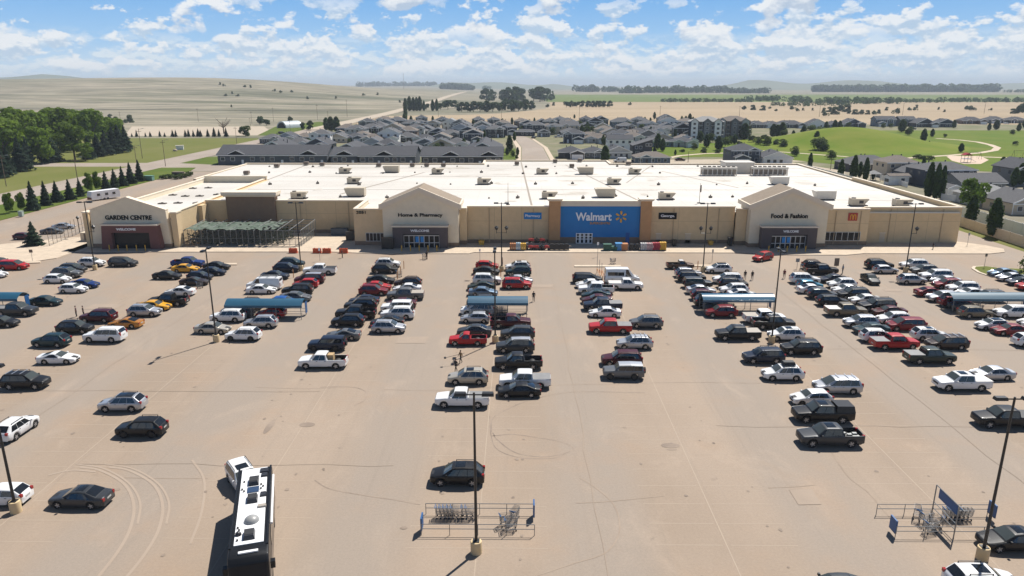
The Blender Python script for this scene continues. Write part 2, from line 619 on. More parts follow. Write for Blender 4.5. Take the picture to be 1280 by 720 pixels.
# subdivision ground
M_SUB = mat('subdivision_ground', (0.26, 0.225, 0.165), 0.9, spec=0.06, scale=0.05, col2=(0.12, 0.14, 0.06), detail=8)
sheet('yards', [(-146, 290), (420, 290), (560, 640), (-146, 640)], -0.03, M_SUB, 'dusty yards and drives between the houses')
sheet('verge', [(-148, 318), (-100, 300), (-100, 318), (-118, 345), (-148, 345)], -0.01, M_GRASS)
sheet('street', [(1.5, 310), (14.5, 310), (13.5, 400), (7.5, 470), (-1, 520), (-10, 520), (-2, 470), (2.0, 400)], -0.01, M_ROAD, 'residential street running away behind the store')
sheet('pavement', [(-1.0, 310), (1.1, 310), (1.6, 400), (-2.6, 470), (-4.6, 470), (-1.0, 400)], 0.03, M_CONC)
sheet('pavement', [(14.9, 310), (17.0, 310), (16.0, 400), (9.6, 470), (7.9, 470), (13.9, 400)], 0.03, M_CONC)
sheet('lawn', [(-13, 310), (-1.3, 310), (-1.4, 392), (-12, 392)], 0.01, M_GRASS)
sheet('back_lane', [(16, 318), (75, 318), (150, 330), (150, 343), (75, 334), (16, 334)], -0.015, M_GRAVEL, 'pale gravel lane behind the store')
sheet('lane', pxs([(985, 202), (1056, 214), (1056, 222), (1010, 216), (975, 206)]), -0.01, M_GRAVEL)
# far fields
sheet('stubble_field', [(-146, 640), (2600, 640), (3600, 1480), (-146, 1480)], -0.02, M_WHEAT, 'tan stubble field beyond the houses')
sheet('green_field', [(-146, 1490), (1150, 1490), (1900, 2600), (-170, 2600)], 0.0, M_CROP, 'green crop field beyond the stubble')
sheet('stubble_field', [(1160, 1600), (6500, 1600), (9000, 3400), (1960, 2700)], 0.0, M_WHEAT)
# park on the right
sheet('park_lawn', pxs([(812, 198), (805, 184), (900, 178), (985, 176), (1010, 163), (1290, 163), (1420, 200), (1420, 222), (1225, 214), (1050, 206), (960, 197), (880, 196)]), 0.0, M_PARK, 'bright green park lawn right of the store')
def mound(cx, cy, rx, ry, h):
    b = MB()
    nu, nv = 40, 12
    vs = []
    for j in range(nv + 1):
        r = j / nv
        z = h * (1 - sm(0, 1, r))
        for i in range(nu):
            t = 2 * math.pi * i / nu
            vs.append((cx + rx * r * math.cos(t), cy + ry * r * math.sin(t), z - 0.02))
    fs = [(j * nu + i, j * nu + (i + 1) % nu, (j + 1) * nu + (i + 1) % nu, (j + 1) * nu + i) for j in range(nv) for i in range(nu)][::1]
    fs = [f[::-1] for f in fs]
    b.add(vs, fs)
    return tag(b.build('grass_mound', M_PARK2, smooth=180), 'smooth bright green grass mound in the park', kind='structure')
c = gp(1068, 181)
mound(c.x, c.y + 8, 60, 66, 9.5)
def pstrip(name, lst, w, z, m, label=None):
    return strip(name, pxs(lst), w, z, m, label)
pstrip('park_path', [(1115, 199), (1150, 196.5), (1190, 194), (1225, 191), (1243, 188), (1247, 184.5), (1238, 181), (1222, 177.5), (1200, 175), (1170, 173)], 3.4, 0.02, M_CONC, 'pale path looping round the park lawn')
pstrip('park_path', [(1185, 195), (1240, 196.5), (1290, 198.5)], 4.0, 0.024, M_CONC)
pstrip('park_path', [(825, 199.5), (850, 194.5), (880, 192), (915, 191), (950, 188), (985, 190.5), (1040, 194.5), (1060, 196)], 3.0, 0.016, M_CONC)
sheet('playground', pxs([(1183, 195.5), (1225, 195), (1236, 200), (1226, 205), (1205, 205), (1190, 201)]), 0.03, M_SAND, 'sandy playground surface')
# right of the store: verge strips by the block wall
sheet('verge', [(104.2, 118), (112, 118), (112, 282), (104.8, 282), (103.8, 160)], 0.01, M_GRASS2)
# hills at the horizon
M_HILL = mat('far_hills', (0.13, 0.15, 0.10), 0.95, 0.2, 0.002)
def ridge(name, x0, x1, y, h, seed, depth=900, label=None):
    rnd = random.Random(seed)
    n = 40
    hs = []
    ph = [rnd.uniform(0, 6) for _ in range(3)]
    for i in range(n + 1):
        t = i / n
        e = min(1, t * 5, (1 - t) * 5)
        hs.append(h * e * (0.75 + 0.15 * math.sin(t * 7 + ph[0]) + 0.1 * math.sin(t * 17 + ph[1])))
    b = MB()
    vs = []
    for k, (dy, f) in enumerate(((-depth, 0), (-depth * .5, .6), (0, 1), (depth, 0))):
        for i in range(n + 1):
            vs.append((x0 + (x1 - x0) * i / n, y + dy, hs[i] * f - 0.5))
    w = n + 1
    b.add(vs, [(k * w + i, k * w + i + 1, (k + 1) * w + i + 1, (k + 1) * w + i) for k in range(3) for i in range(n)])
    tag(b.build(name, M_HILL, smooth=180), label, kind='structure')
ridge('hills', -6200, -2600, 5200, 140, 1, label='hazy blue ridge on the left horizon')
ridge('hills', -900, 600, 6500, 62, 2, label='low hazy ridge at the centre of the horizon')
ridge('hills', 1500, 3200, 6000, 84, 3, label='faint hazy ridge on the right horizon')
ridge('hills', 3600, 7500, 6500, 70, 4, label='faint hazy ridge at the far right horizon')

b = MB()
for i in range(40):
    x0, x1 = -1500 + i * 32, -1500 + (i + 1) * 32
    y0, y1 = 960 + 14 * math.sin(x0 * .004), 960 + 14 * math.sin(x1 * .004)
    b.add([(x0, y0 - 3, terr(x0, y0) + .5), (x1, y1 - 3, terr(x1, y1) + .5), (x1, y1 + 3, terr(x1, y1) + .9), (x0, y0 + 3, terr(x0, y0) + .9)], [(0, 1, 2, 3)])
tag(b.build('prairie_track', mat('worn_track', (0.135, 0.12, 0.085), 0.95, 0.2, .05)), 'thin dark track crossing the prairie', kind='structure')
# ---- painted lines, kerbs, cracks and tyre marks on the lot
M_LINE = mat('worn_line_paint', (0.385, 0.306, 0.225), 0.8, scale=0.3, col2=(0.342, 0.269, 0.205))
M_SEAM = mat('asphalt_seam', (0.26, 0.20, 0.15), 0.9, scale=0.4, col2=(0.35, 0.275, 0.21))
M_TYRE = mat('tyre_rubber_mark', (0.17, 0.13, 0.10), 0.85, scale=0.35, col2=(0.335, 0.262, 0.20))
M_SCUFF = mat('pale_scuff', (0.354, 0.280, 0.216), 0.85, scale=0.2, col2=(0.334, 0.262, 0.2))
lines = MB()
stall = MB()
for k in range(-5, 6):
    X = -3 + 18.6 * k
    lines.box(X - .04, X + .04, 42, 121, 0.002, 0.006)
    y = 46.0 + (k % 3) * .5
    while y < 121:
        for sx in (-1, 1):
            stall.add([(X + sx * 0.3, y, .005), (X + sx * 5.3, y, .005), (X + sx * 5.3, y + .08, .005), (X + sx * .3, y + .08, .005)], [(0, 1, 2, 3) if sx > 0 else (3, 2, 1, 0)])
        y += 2.75
tag(lines.build('row_line', M_LINE), None, kind='structure')
M_STALL = mat('faded_stall_paint', (0.368, 0.291, 0.218), 0.85, scale=0.2, col2=(0.342, 0.269, 0.205))
tag(stall.build('stall_lines', M_STALL), None, kind='structure')

def curve_pts(pts, n=8):
    """Catmull-Rom through ground points"""
    P = [Vector(p) for p in pts]
    P = [P[0] * 2 - P[1]] + P + [P[-1] * 2 - P[-2]]
    out = []
    for i in range(1, len(P) - 2):
        for k in range(n):
            t = k / n
            a, b, c, d = P[i - 1], P[i], P[i + 1], P[i + 2]
            out.append(0.5 * ((2 * b) + (c - a) * t + (2 * a - 5 * b + 4 * c - d) * t * t + (3 * b - a - 3 * c + d) * t ** 3))
    return out + [P[-2]]
_mz = [0.007]
def mark(lst, w, m, name='tyre_mark'):
    _mz[0] += 0.0006
    strip(name, curve_pts(pxs(lst)), w, _mz[0], m)
mark([(616, 541), (622, 550), (645, 566), (680, 571), (708, 566), (716, 560), (700, 552), (665, 546), (640, 543), (615, 545)], .13, M_TYRE)
mark([(612, 520), (614, 545), (622, 562), (650, 572), (690, 573), (707, 567)], .10, M_TYRE)
mark([(614, 540), (617, 522), (640, 509), (670, 498), (720, 490), (806, 491)], .12, M_TYRE)
mark([(400, 484), (440, 484), (457, 490), (456, 500), (443, 507)], .10, M_TYRE)
mark([(393, 600), (405, 608), (420, 613), (460, 620), (500, 626), (525, 631)], .12, M_TYRE, 'crack')
mark([(320, 484), (380, 486), (420, 485)], .10, M_SEAM, 'crack')
mark([(480, 487), (545, 488), (640, 483), (760, 480), (850, 478), (950, 479)], .10, M_SEAM, 'crack')
mark([(120, 560), (95, 580), (75, 598), (57, 615)], .14, M_SEAM, 'crack')
mark([(150, 597), (200, 598), (260, 598)], .10, M_SEAM, 'crack')
mark([(724, 597), (745, 610), (765, 628), (774, 650), (772, 672), (755, 692), (715, 705), (670, 720)], .10, M_SEAM)
mark([(720, 629), (760, 627), (800, 623), (830, 620)], .10, M_SEAM, 'crack')
mark([(960, 610), (1000, 608), (1020, 606)], .10, M_SEAM, 'crack')
mark([(1040, 566), (1060, 595), (1085, 615), (1100, 632), (1120, 655)], .16, M_SEAM, 'crack')
for dx in (0, 36):
    mark([(100 + dx, 584), (125 + dx, 588), (155 + dx, 605), (167 + dx, 630), (163 + dx, 660), (147 + dx, 690), (122 + dx, 722)], .24, M_SCUFF)
    mark([(94 + dx, 580), (130 + dx, 586), (161 + dx, 604), (175 + dx, 628), (172 + dx, 655)], .18, M_SCUFF)
mark([(60, 594), (90, 588), (120, 590)], .22, M_SCUFF)
mark([(240, 575), (255, 600), (252, 640), (238, 680)], .2, M_SCUFF)
for (px, py, rx, ry) in ((838, 557, .9, .5), (840, 562, .5, .12), (384, 531, .8, .5), (337, 533, .35, 1.6), (146, 612, .3, .2), (505, 660, .3, .2)):
    c = gp(px, py)
    _mz[0] += .0005
    MB().poly([(c.x + rx * math.cos(t * .5236), c.y + ry * math.sin(t * .5236), _mz[0]) for t in range(12)]).build('oil_stain', M_TYRE)['kind'] = 'structure'
# oil drips in the stalls, small patches and seams worn into the paving
rs = random.Random(17)
M_SEAM2 = mat('faint_seam', (0.28, 0.218, 0.165), 0.9, scale=0.12, col2=(0.342, 0.267, 0.203))
oil, patch = MB(), MB()
for i in range(420):
    k, sgn = rs.randrange(-5, 6), rs.choice((-1, 1))
    x, y = -3 + 18.6 * k + sgn * rs.uniform(1.2, 5.2), rs.uniform(38, 122)
    q = rs.uniform(.04, .2)
    oil.poly([(x + q * rs.uniform(.6, 1.3) * math.cos(t * .785), y + q * 1.2 * rs.uniform(.6, 1.3) * math.sin(t * .785), .0215 + i * 1e-5) for t in range(8)])
for i in range(9):
    x, y = rs.uniform(-75, 75), rs.uniform(40, 128)
    a, b_ = rs.uniform(.5, 2.6), rs.uniform(.4, 1.6)
    patch.poly([(x - a, y - b_, .0265 + i * 1e-5), (x + a * rs.uniform(.8, 1), y - b_ * rs.uniform(.8, 1), .0265 + i * 1e-5), (x + a, y + b_, .0265 + i * 1e-5), (x - a * rs.uniform(.8, 1), y + b_ * rs.uniform(.8, 1), .0265 + i * 1e-5)])
tag(oil.build('oil_stains', mat('oil_drip', (0.17, 0.13, 0.10), 0.8, scale=0.3, col2=(0.31, 0.243, 0.184))), None, kind='structure')
tag(patch.build('asphalt_patches', mat('asphalt_patch', (0.30, 0.236, 0.182), 0.9, scale=0.5, col2=(0.335, 0.263, 0.20))), None, kind='structure')
for y, x0, x1 in ((58, -40, -8), (74, -95, -20), (88, 40, 95), (66, 20, 60)):
    pts, x = [], x0
    while x < x1:
        pts.append((x, y + rs.uniform(-.25, .25)))
        x += rs.uniform(2, 5)
    _mz[0] += .0006
    strip('crack', pts, .055, _mz[0], M_SEAM2)
for k in (-3, 0, 2):
    x = -3 + 18.6 * k + 9.3
    pts, y = [], 40
    while y < 120:
        pts.append((x + rs.uniform(-.2, .2), y))
        y += rs.uniform(3, 7)
    _mz[0] += .0006
    strip('crack', pts, .05, _mz[0], M_SEAM2)
# manhole cover
c = gp(840, 556)
o = MB()
o.add([(c.x + .38 * math.cos(t * .39), c.y + .38 * math.sin(t * .39), .012) for t in range(16)], [tuple(range(16))])
tag(o.build('manhole_cover', mat('cast_iron', (0.12, 0.10, 0.09), 0.6, 0.3, 9)), 'round iron manhole cover in the open lot right of the centre aisle', 'manhole cover')
# sidewalk along the store
kerb_box('pavement', [(-93, 143.2), (-72, 143.2), (-46, 143.6), (-38, 143.6), (-30, 142.2), (-10, 142.2), (-9, 143.4), (47, 143.4), (50, 141.6), (66, 141.6), (70, 143.0), (95.5, 143.0), (99.5, 144.5), (101.2, 147.5), (99.5, 151.0), (95.5, 155.0), (94.5, 166), (-93, 166)], 0, M_CONC, 0.12)
kerb_box('pavement', [(-112, 132.5), (-94, 134.5), (-91, 137.5), (-90.6, 160), (-99, 158), (-110, 151), (-118, 141), (-118, 134)], 0, M_CONC, 0.12)
# ================================================================== STORE
M_BEIGE = mat('beige_stucco', (0.635, 0.475, 0.275), 0.9, 0.06, 0.8, detail=8)
M_BEIGE2 = mat('tan_stucco', (0.665, 0.50, 0.295), 0.9, 0.06, 0.8, detail=8)
M_CREAM = mat('cream_stucco', (0.76, 0.66, 0.49), 0.9, 0.05, 0.8, detail=8)
M_WJ = mat('darker_stucco_joint', (0.42, 0.32, 0.20), 0.9)
M_TRIM = mat('cream_cornice', (0.74, 0.64, 0.50), 0.8, 0.04, 1)
M_BASE = mat('brown_block_base', (0.24, 0.17, 0.115), 0.9, 0.18, 2.5)
M_BROWN = mat('brown_stucco', (0.235, 0.155, 0.10), 0.9, 0.07, 0.8, detail=8)
M_PIL = mat('caramel_stucco', (0.50, 0.28, 0.13), 0.9, 0.07, 0.8, detail=8)
M_BLUE = mat('blue_panel', (0.006, 0.185, 0.49), 0.6, 0.05, 0.5)
M_ROOF = mat('white_roof_membrane', (0.62, 0.59, 0.54), 0.7, scale=0.06, col2=(0.47, 0.435, 0.38), stretch=(0.35, 1.0, 1), detail=8)
M_ROOFT = mat('tan_shingle', (0.26, 0.205, 0.15), 0.9, 0.12, 1.2)
M_JOINT = mat('grey_roof_joint', (0.30, 0.255, 0.205), 0.8, 0.1, 1)
M_STAIN = mat('roof_puddle_stain', (0.36, 0.32, 0.26), 0.8, scale=0.35, col2=(0.60, 0.56, 0.50))
M_PURP = mat('dark_purple_brown_stucco', (0.155, 0.066, 0.058), 0.85, 0.06, 1)
M_CHAR = mat('charcoal_stucco', (0.095, 0.078, 0.078), 0.85, 0.06, 1)
M_GLASS = mat('dark_store_glass', (0.012, 0.014, 0.018), 0.08, spec=0.2)
M_ALU = mat('aluminium_frame', (0.55, 0.55, 0.54), 0.4, metal=0.3)
M_DOORB = mat('blue_door_poster', (0.03, 0.30, 0.70), 0.5)
M_WHITE = mat('white_sign_letters', (0.88, 0.88, 0.88), 0.5)
M_BLACK = mat('black_sign_letters', (0.010, 0.009, 0.009), 0.6, spec=0.1)
M_YEL = mat('yellow_sign', (0.80, 0.40, 0.03), 0.5)
M_ORNG = mat('orange_sign_letters', (0.62, 0.28, 0.03), 0.5)
M_REDS = mat('red_sign', (0.42, 0.03, 0.02), 0.5)
M_METD = mat('beige_service_door', (0.60, 0.48, 0.33), 0.6)
store = empty('retail_store', (0, 150, 0))
tag(store, 'big beige single-storey supermarket with white flat roof, gabled entrances and blue sign wall', 'store')
store.location = (0, 0, 0)

def wall(x0, x1, y, z1, m, base=0.0, cap=True, ydepth=0.6, z0=0.0):
    """straight wall facing the lot, with block base and cream coping"""
    w_ = MB().box(x0, x1, y, y + ydepth, z0 + base, z1).build('wall', m, store)
    if x1 - x0 > 9:
        jb, n_ = MB(), int((x1 - x0) / 5.6)
        for i in range(1, n_):
            xj = x0 + (x1 - x0) * i / n_
            jb.box(xj - .035, xj + .035, y - .004, y + .01, z0 + base, z1)
        jb.box(x0, x1, y - .003, y + .01, z1 * .62 - .03, z1 * .62 + .03)
        jb.build('wall_joint', M_WJ, w_)
        for xd in (x0 + (x1 - x0) * .27, x0 + (x1 - x0) * .81):
            MB().box(xd - .07, xd + .07, y - .14, y - .005, .3, z1 - .3).build('downspout', M_WJ, w_)
    if base:
        MB().box(x0 - .02, x1 + .02, y - .06, y + ydepth, z0, base).build('wall_base', M_BASE, store)
    if cap:
        MB().box(x0 - .04, x1 + .04, y - .12, y + ydepth + .06, z1, z1 + .22).build('coping', M_TRIM, store)

# roof decks
RZ = 6.9
MB().box(-34.0, 94.3, 152.95, 246.5, RZ - .3, RZ).build('roof', M_ROOF, store)
MB().box(-11.5, 31.0, 246.52, 257, RZ - .3, RZ).build('roof', M_ROOF, store)
MB().box(-71, -34.02, 163.7, 246.5, RZ - .3, RZ).build('roof', M_ROOF, store)
MB().box(-92.2, -71.02, 205.6, 246.5, RZ - .3, RZ - .01).build('roof', M_ROOF, store)
MB().box(-89.3, -72.6, 148, 204.9, 5.9, 6.2).build('roof', M_ROOF, store)
# outer side and back walls
def sidewall(x0, x1, y0, y1, z1, m=M_BEIGE):
    MB().box(x0, x1, y0, y1, 0, z1).build('wall', m, store)
    MB().box(x0 - .07, x1 + .07, y0, y1, z1, z1 + .16).build('coping', M_TRIM, store)
sidewall(94.3, 94.9, 154.2, 205, 7.85)
sidewall(94.3, 94.9, 205, 246.5, 7.2)
sidewall(-92.8, -92.2, 205.6, 246.5, 7.05)
sidewall(-12.1, -11.5, 247.2, 256.9, 7.15)
sidewall(31.0, 31.6, 247.2, 256.9, 7.15)
for xa, xb in ((-92.8, -11.5), (31.0, 94.9)):
    MB().box(xa, xb, 246.5, 247.1, 0, 7.2).build('wall', M_BEIGE, store)
    MB().box(xa - .1, xb + .1, 246.4, 247.2, 7.2, 7.36).build('coping', M_TRIM, store)
MB().box(-12.1, 31.6, 257, 257.6, 0, 7.2).build('wall', M_BEIGE, store)
MB().box(-12.2, 31.7, 256.9, 257.7, 7.2, 7.36).build('coping', M_TRIM, store)
# garden-centre block side walls
sidewall(-89.9, -89.3, 148, 205.6, 7.2, M_CREAM)
MB().box(-89.3, -71.6, 205.0, 205.6, 5.9, 7.9).build('wall', M_CREAM, store)
MB().box(-89.4, -71.5, 204.9, 205.7, 7.9, 8.05).build('coping', M_TRIM, store)
MB().box(-72.6, -72.0, 149.6, 205.0, 0, 7.2).build('wall', M_BEIGE, store)
MB().box(-72.7, -71.9, 149.6, 204.9, 7.2, 7.36).build('coping', M_TRIM, store)
MB().box(-71.98, -71.0, 160.0, 205.0, 0, RZ).build('wall', M_BEIGE, store)

# front walls left to right
wall(-71.5, -66.4, 163.0, 7.5, M_BEIGE, 0.9)
wall(-55.3, -34.9, 163.0, 7.5, M_BEIGE, 0.9)
MB().box(-66.4, -55.3, 162.2, 164.4, 0.9, 9.0).build('wall', M_BROWN, store)
MB().box(-66.42, -55.28, 162.1, 164.4, 0, 0.9).build('wall_base', M_BASE, store)
b = MB()
b.taper(-67.1, -54.6, 161.4, 165.0, 9.02, 9.7, 0, 0)
b2 = MB()
n0 = len(b.v)
b.taper(-66.7, -55.0, 161.8, 164.7, 8.6, 9.0, -.3, -.3)
b.build('cornice', M_TRIM, store)
# corner block with street number
wall(-34.7, -28.3, 150.0, 7.75, M_BEIGE2, 0.95)
MB().box(-34.7, -34.1, 150.6, 163.0, 0, 7.75).build('wall', M_CREAM, store)
MB().box(-34.8, -34.0, 150.72, 163.0, 7.75, 7.92).build('coping', M_TRIM, store)
MB().box(-34.1, -28.3, 151, 156, 6.4, 6.6).build('roof', M_ROOF, store)
text_on_wall('2051', -33.1, 149.93, 7.15, 2.0, .62, M_BLACK, store, .02)
def shopwindow(x0, x1, y, z0, z1, n):
    w = MB().box(x0, x1, y - .05, y + .02, z0, z1).build('window', M_GLASS, store)
    f = MB()
    for i in range(n + 1):
        x = x0 + (x1 - x0) * i / n
        f.box(x - .05, x + .05, y - .10, y - .05, z0, z1)
    f.box(x0 - .05, x1 + .05, y - .12, y - .0501, z1, z1 + .10)
    f.box(x0 - .05, x1 + .05, y - .12, y - .0501, z0 - .10, z0)
    f.build('frame', M_ALU, w)
shopwindow(-32.3, -28.5, 149.98, 1.05, 2.7, 5)
# middle walls
wall(-12.4, -10.9, 150.9, 7.75, M_BEIGE2, 0.95)
MB().box(-11.5, -10.9, 151.5, 152.3, 0, 7.75).build('wall', M_BEIGE2, store)
wall(-10.88, 6.56, 152.3, 7.95, M_BEIGE, 0.9)
wall(28.4, 46.15, 152.3, 7.95, M_BEIGE, 0.9)
wall(46.1, 48.3, 150.8, 7.75, M_BEIGE2, 0.95)
wall(64.4, 74.1, 150.8, 7.75, M_BEIGE2, 0.95)
MB().box(73.5, 74.1, 151.4, 153.5, 0, 7.75).build('wall', M_BEIGE2, store)
wall(74.2, 94.9, 153.4, 7.7, M_BEIGE, 0.0)
shopwindow(64.9, 72.6, 150.78, 1.15, 2.9, 6)
def sdoor(x, y, m=M_METD, w=1.1, h=2.2):
    d = MB().box(x - w / 2, x + w / 2, y - .06, y + .02, 0.12, h).build('service_door', m, store)
    MB().box(x - w / 2 - .12, x + w / 2 + .12, y - .09, y + .01, h, h + .12).build('door_frame', M_TRIM, d)
    MB().box(x + w / 2 - .2, x + w / 2 - .1, y - .10, y - .06, 1.05, 1.2).build('handle', M_ALU, d)
sdoor(30.2, 152.3); sdoor(36.5, 152.3); sdoor(78.6, 153.4)
# blue sign wall between caramel pilasters
for x0, x1 in ((6.6, 9.0), (26.0, 28.3)):
    MB().box(x0, x1, 151.3, 153.4, .95, 9.35).build('pilaster', M_PIL, store)
    MB().box(x0 - .03, x1 + .03, 151.2, 153.4, 0, .95).build('wall_base', M_BASE, store)
    b = MB()
    b.taper(x0 - .1, x1 + .1, 151.2, 153.5, 9.36, 9.6, -.25, -.25)
    b.box(x0 - .4, x1 + .4, 150.9, 153.8, 9.61, 9.85)
    b.build('cornice', M_TRIM, store)
bp = MB().box(9.0, 26.0, 152.0, 152.6, 1.5, 8.2).build('sign_wall', M_BLUE, store)
MB().box(9.0, 26.0, 151.96, 152.6, 0, 1.5).build('wall_base', M_BASE, store)
MB().box(9.0, 26.0, 151.75, 153.4, 8.21, 9.35).build('cornice', M_TRIM, store)
text_on_wall('Walmart', 16.1, 151.95, 5.95, 7.7, 1.75, M_WHITE, bp, .028)
text_on_wall('SUPERCENTRE', 17.5, 151.95, 4.55, 4.3, .5, M_ORNG, bp, .01)
b = MB()
for k in range(6):
    a = math.pi / 2 + k * math.pi / 3
    ca, sa = math.cos(a), math.sin(a)
    prof = []
    for r, w in ((.42, .09), (.75, .19), (1.1, .21), (1.25, .12)):
        prof.append((r, w))
    pts = [(r, w) for r, w in prof] + [(r, -w) for r, w in reversed(prof)]
    pts = [(21.95 + r * ca - w * sa, 5.95 + r * sa + w * ca) for r, w in pts]
    b.prism(pts[::-1], 151.86, 152.0)
b.build('emblem', M_YEL, bp)
for x in (13.3, 15.1):
    d = MB().box(x - .75, x + .75, 151.90, 151.98, .13, 2.35).build('service_door', M_GLASS, store)
    f = MB()
    for q in (-.78, -.12, .12, .78):
        f.box(x + q - .09, x + q + .09, 151.84, 151.90, .13, 2.4)
    for q in (.2, 1.1, 1.7, 2.3):
        f.box(x - .75, x + .75, 151.855, 151.895, q - .07, q + .07)
    f.build('door_frame', M_WHITE, d)
MB().box(23.1, 23.9, 151.9, 151.99, .13, 2.5).build('service_door', mat('deep_blue_door', (.01, .11, .36), .5), store)
# small signs
sg = MB().box(1.25, 5.0, 152.12, 152.3, 5.35, 6.75).build('sign_panel', M_BLUE, store)
text_on_wall('Pharmacy', 3.12, 152.08, 6.03, 3.2, .72, M_WHITE, sg, .012)
sg = MB().box(30.0, 33.8, 152.12, 152.3, 5.4, 6.75).build('sign_panel', M_BLACK, store)
text_on_wall('George.', 31.9, 152.08, 6.07, 2.95, .72, M_WHITE, sg, .015)
sg = MB().box(69.6, 71.5, 150.62, 150.8, 5.4, 7.05).build('sign_panel', M_REDS, store)
b = MB()
def arch(cx, w, h, t, z0):
    n = 12
    o = [(cx - w * math.cos(math.pi * i / n), z0 + h * math.sin(math.pi * i / n) ** .65) for i in range(n + 1)]
    i_ = [(cx - (w - t) * math.cos(math.pi * i / n), z0 + (h - t) * math.sin(math.pi * i / n) ** .65) for i in range(n + 1)]
    for i in range(n):
        b.prism([o[i], o[i + 1], i_[i + 1], i_[i]], 150.52, 150.61)
arch(70.24, .34, 1.15, .15, 5.66)
arch(70.86, .34, 1.15, .15, 5.66)
b.build('emblem', M_YEL, sg)

# gabled entrances
def portal(x0, x1, y, eave, peak, depth, m, title, ty, tw, th, canopy, cm, doors, overhang, glass_h, batter=0.0):
    xc = (x0 + x1) / 2
    prof = [(x0, 0.95), (x1, 0.95), (x1, eave), (xc, peak), (x0, eave)]
    if batter:
        prof = [(x0, 0.95), (x1, 0.95), (x1 - batter, eave), (xc, peak), (x0 + batter, eave)]
    g = MB().prism(prof, y, y + depth).build('entrance_gable', m, store)
    MB().box(x0 - .05, x1 + .05, y - .08, y + depth - .1, 0, .95).build('plinth', M_BASE, g)
    # roof with cream cornice along the rakes
    if overhang:
        r = MB()
        t = .28
        ov = overhang
        for s in (-1, 1):
            xe = x0 - ov if s < 0 else x1 + ov
            ze = eave - ov * (peak - eave) / ((x1 - x0) / 2)
            r.prism([(xe, ze + .02), (xc, peak + .02), (xc, peak + t), (xe, ze + t)][::s], y - .25, y + depth + .4)
        r.build('gable_roof', M_ROOFT, g)
        c = MB()
        for s in (-1, 1):
            xe = x0 - ov - .1 if s < 0 else x1 + ov + .1
            ze = eave - ov * (peak - eave) / ((x1 - x0) / 2)
            c.prism([(xe, ze - .55), (xc, peak - .55), (xc, peak + t + .06), (xe, ze + t + .06)][::s], y - .62, y - .26)
            c.prism([(xe, ze - .85), (xc, peak - .85), (xc, peak - .56), (xe, ze - .56)][::s], y - .38, y - .02)
            ex = (xe - .1, xe + .25) if s < 0 else (xe - .25, xe + .1)
            c.box(ex[0], ex[1], y - .64, y + depth + .5, ze - .5, ze + t + .1)
        c.build('cornice', M_TRIM, g)
    else:
        c = MB()
        for s in (-1, 1):
            xe = x0 + batter - .05 if s < 0 else x1 - batter + .05
            c.prism([(xe, eave + .01), (xc, peak + .01), (xc, peak + .2), (xe, eave + .2)][::s], y - .08, y + depth)
        c.build('cornice', M_TRIM, g)
    text_on_wall(title, xc, y - .05, ty, tw, th, M_BLACK, g, .03)
    # projecting doorway
    a0, a1, z1, yp = canopy
    d0, d1 = doors
    cv = MB()
    bt = .55 if batter else 0.0
    cv.add([(a0, yp, 0), (d0, yp, 0), (d0, yp, z1 - 1.5), (d1, yp, z1 - 1.5), (d1, yp, 0), (a1, yp, 0), (a1 - bt, yp, z1), (a0 + bt, yp, z1)], [(0, 1, 2, 7), (2, 3, 6, 7), (3, 4, 5, 6)])
    cv.add([(a0, yp, 0), (a0 + bt, yp, z1), (a0 + bt, y + .1, z1), (a0, y + .1, 0)], [(0, 1, 2, 3)])
    cv.add([(a1, yp, 0), (a1, y + .1, 0), (a1 - bt, y + .1, z1), (a1 - bt, yp, z1)], [(0, 1, 2, 3)])
    cv.box(d0, d1, yp + .01, y - .01, z1 - 1.5, z1 - 1.4)
    cv.box(d0 - .1, d0 - .005, yp + .01, y - .01, 0, z1 - 1.5)
    cv.box(d1 + .005, d1 + .1, yp + .01, y - .01, 0, z1 - 1.5)
    co = cv.build('doorway', cm, store)
    MB().box(a0 + bt - .25, a1 - bt + .25, yp - .25, y + .2, z1, z1 + .28).build('canopy_cap', M_TRIM, co)
    text_on_wall('WELCOME', xc, yp - .05, z1 - .75, tw * .42, .5, M_WHITE, co, .03)
    dz = z1 - 1.5
    ds = MB().box(d0 + .01, d1 - .01, yp + .9, yp + 1.0, .12, dz).build('sliding_door', M_GLASS, store)
    if glass_h:
        f = MB()
        n = 7
        for i in range(n + 1):
            x = d0 + .1 + (d1 - d0 - .2) * i / n
            f.box(x - .08, x + .08, yp + .82, yp + .90, .13, glass_h)
        f.box(d0 + .02, d1 - .02, yp + .81, yp + .899, glass_h, glass_h + .18)
        f.box(d0 + .02, d1 - .02, yp + .815, yp + .895, 1.05, 1.2)
        f.build('frame', M_ALU, ds)
        q = (d1 - d0 - .2) / n
        for i in (2, 3):
            MB().box(d0 + .2 + q * (i + .2), d0 + .1 + q * (i + 1.05), yp + .84, yp + .88, 1.25, glass_h - .1).build('poster', M_DOORB, ds)
    return g
portal(-28.3, -12.5, 148.6, 9.0, 12.3, 7.0, M_CREAM, 'Home & Pharmacy', 6.75, 9.3, .95, (-26.1, -14.7, 4.6, 146.9), M_CHAR, (-24.0, -16.4), .45, 2.55)
portal(48.4, 64.4, 148.6, 9.0, 12.3, 7.0, M_CREAM, 'Food & Fashion', 6.75, 7.6, .95, (50.5, 61.9, 4.6, 146.9), M_CHAR, (52.6, 60.0), .45, 2.55)
portal(-89.0, -72.6, 147.0, 8.0, 10.6, 1.2, M_CREAM, 'GARDEN CENTRE', 6.5, 9.7, .95, (-86.4, -73.9, 5.1, 145.4), M_PURP, (-84.0, -76.2), 0, 0, .35)
MB().box(-73.6, -72.21, 148.25, 149.5, 0, 7.3).build('wall', M_CREAM, store)
MB().box(-72.2, -71.0, 147.4, 149.6, 0, 7.35).build('pilaster', M_BEIGE2, store)
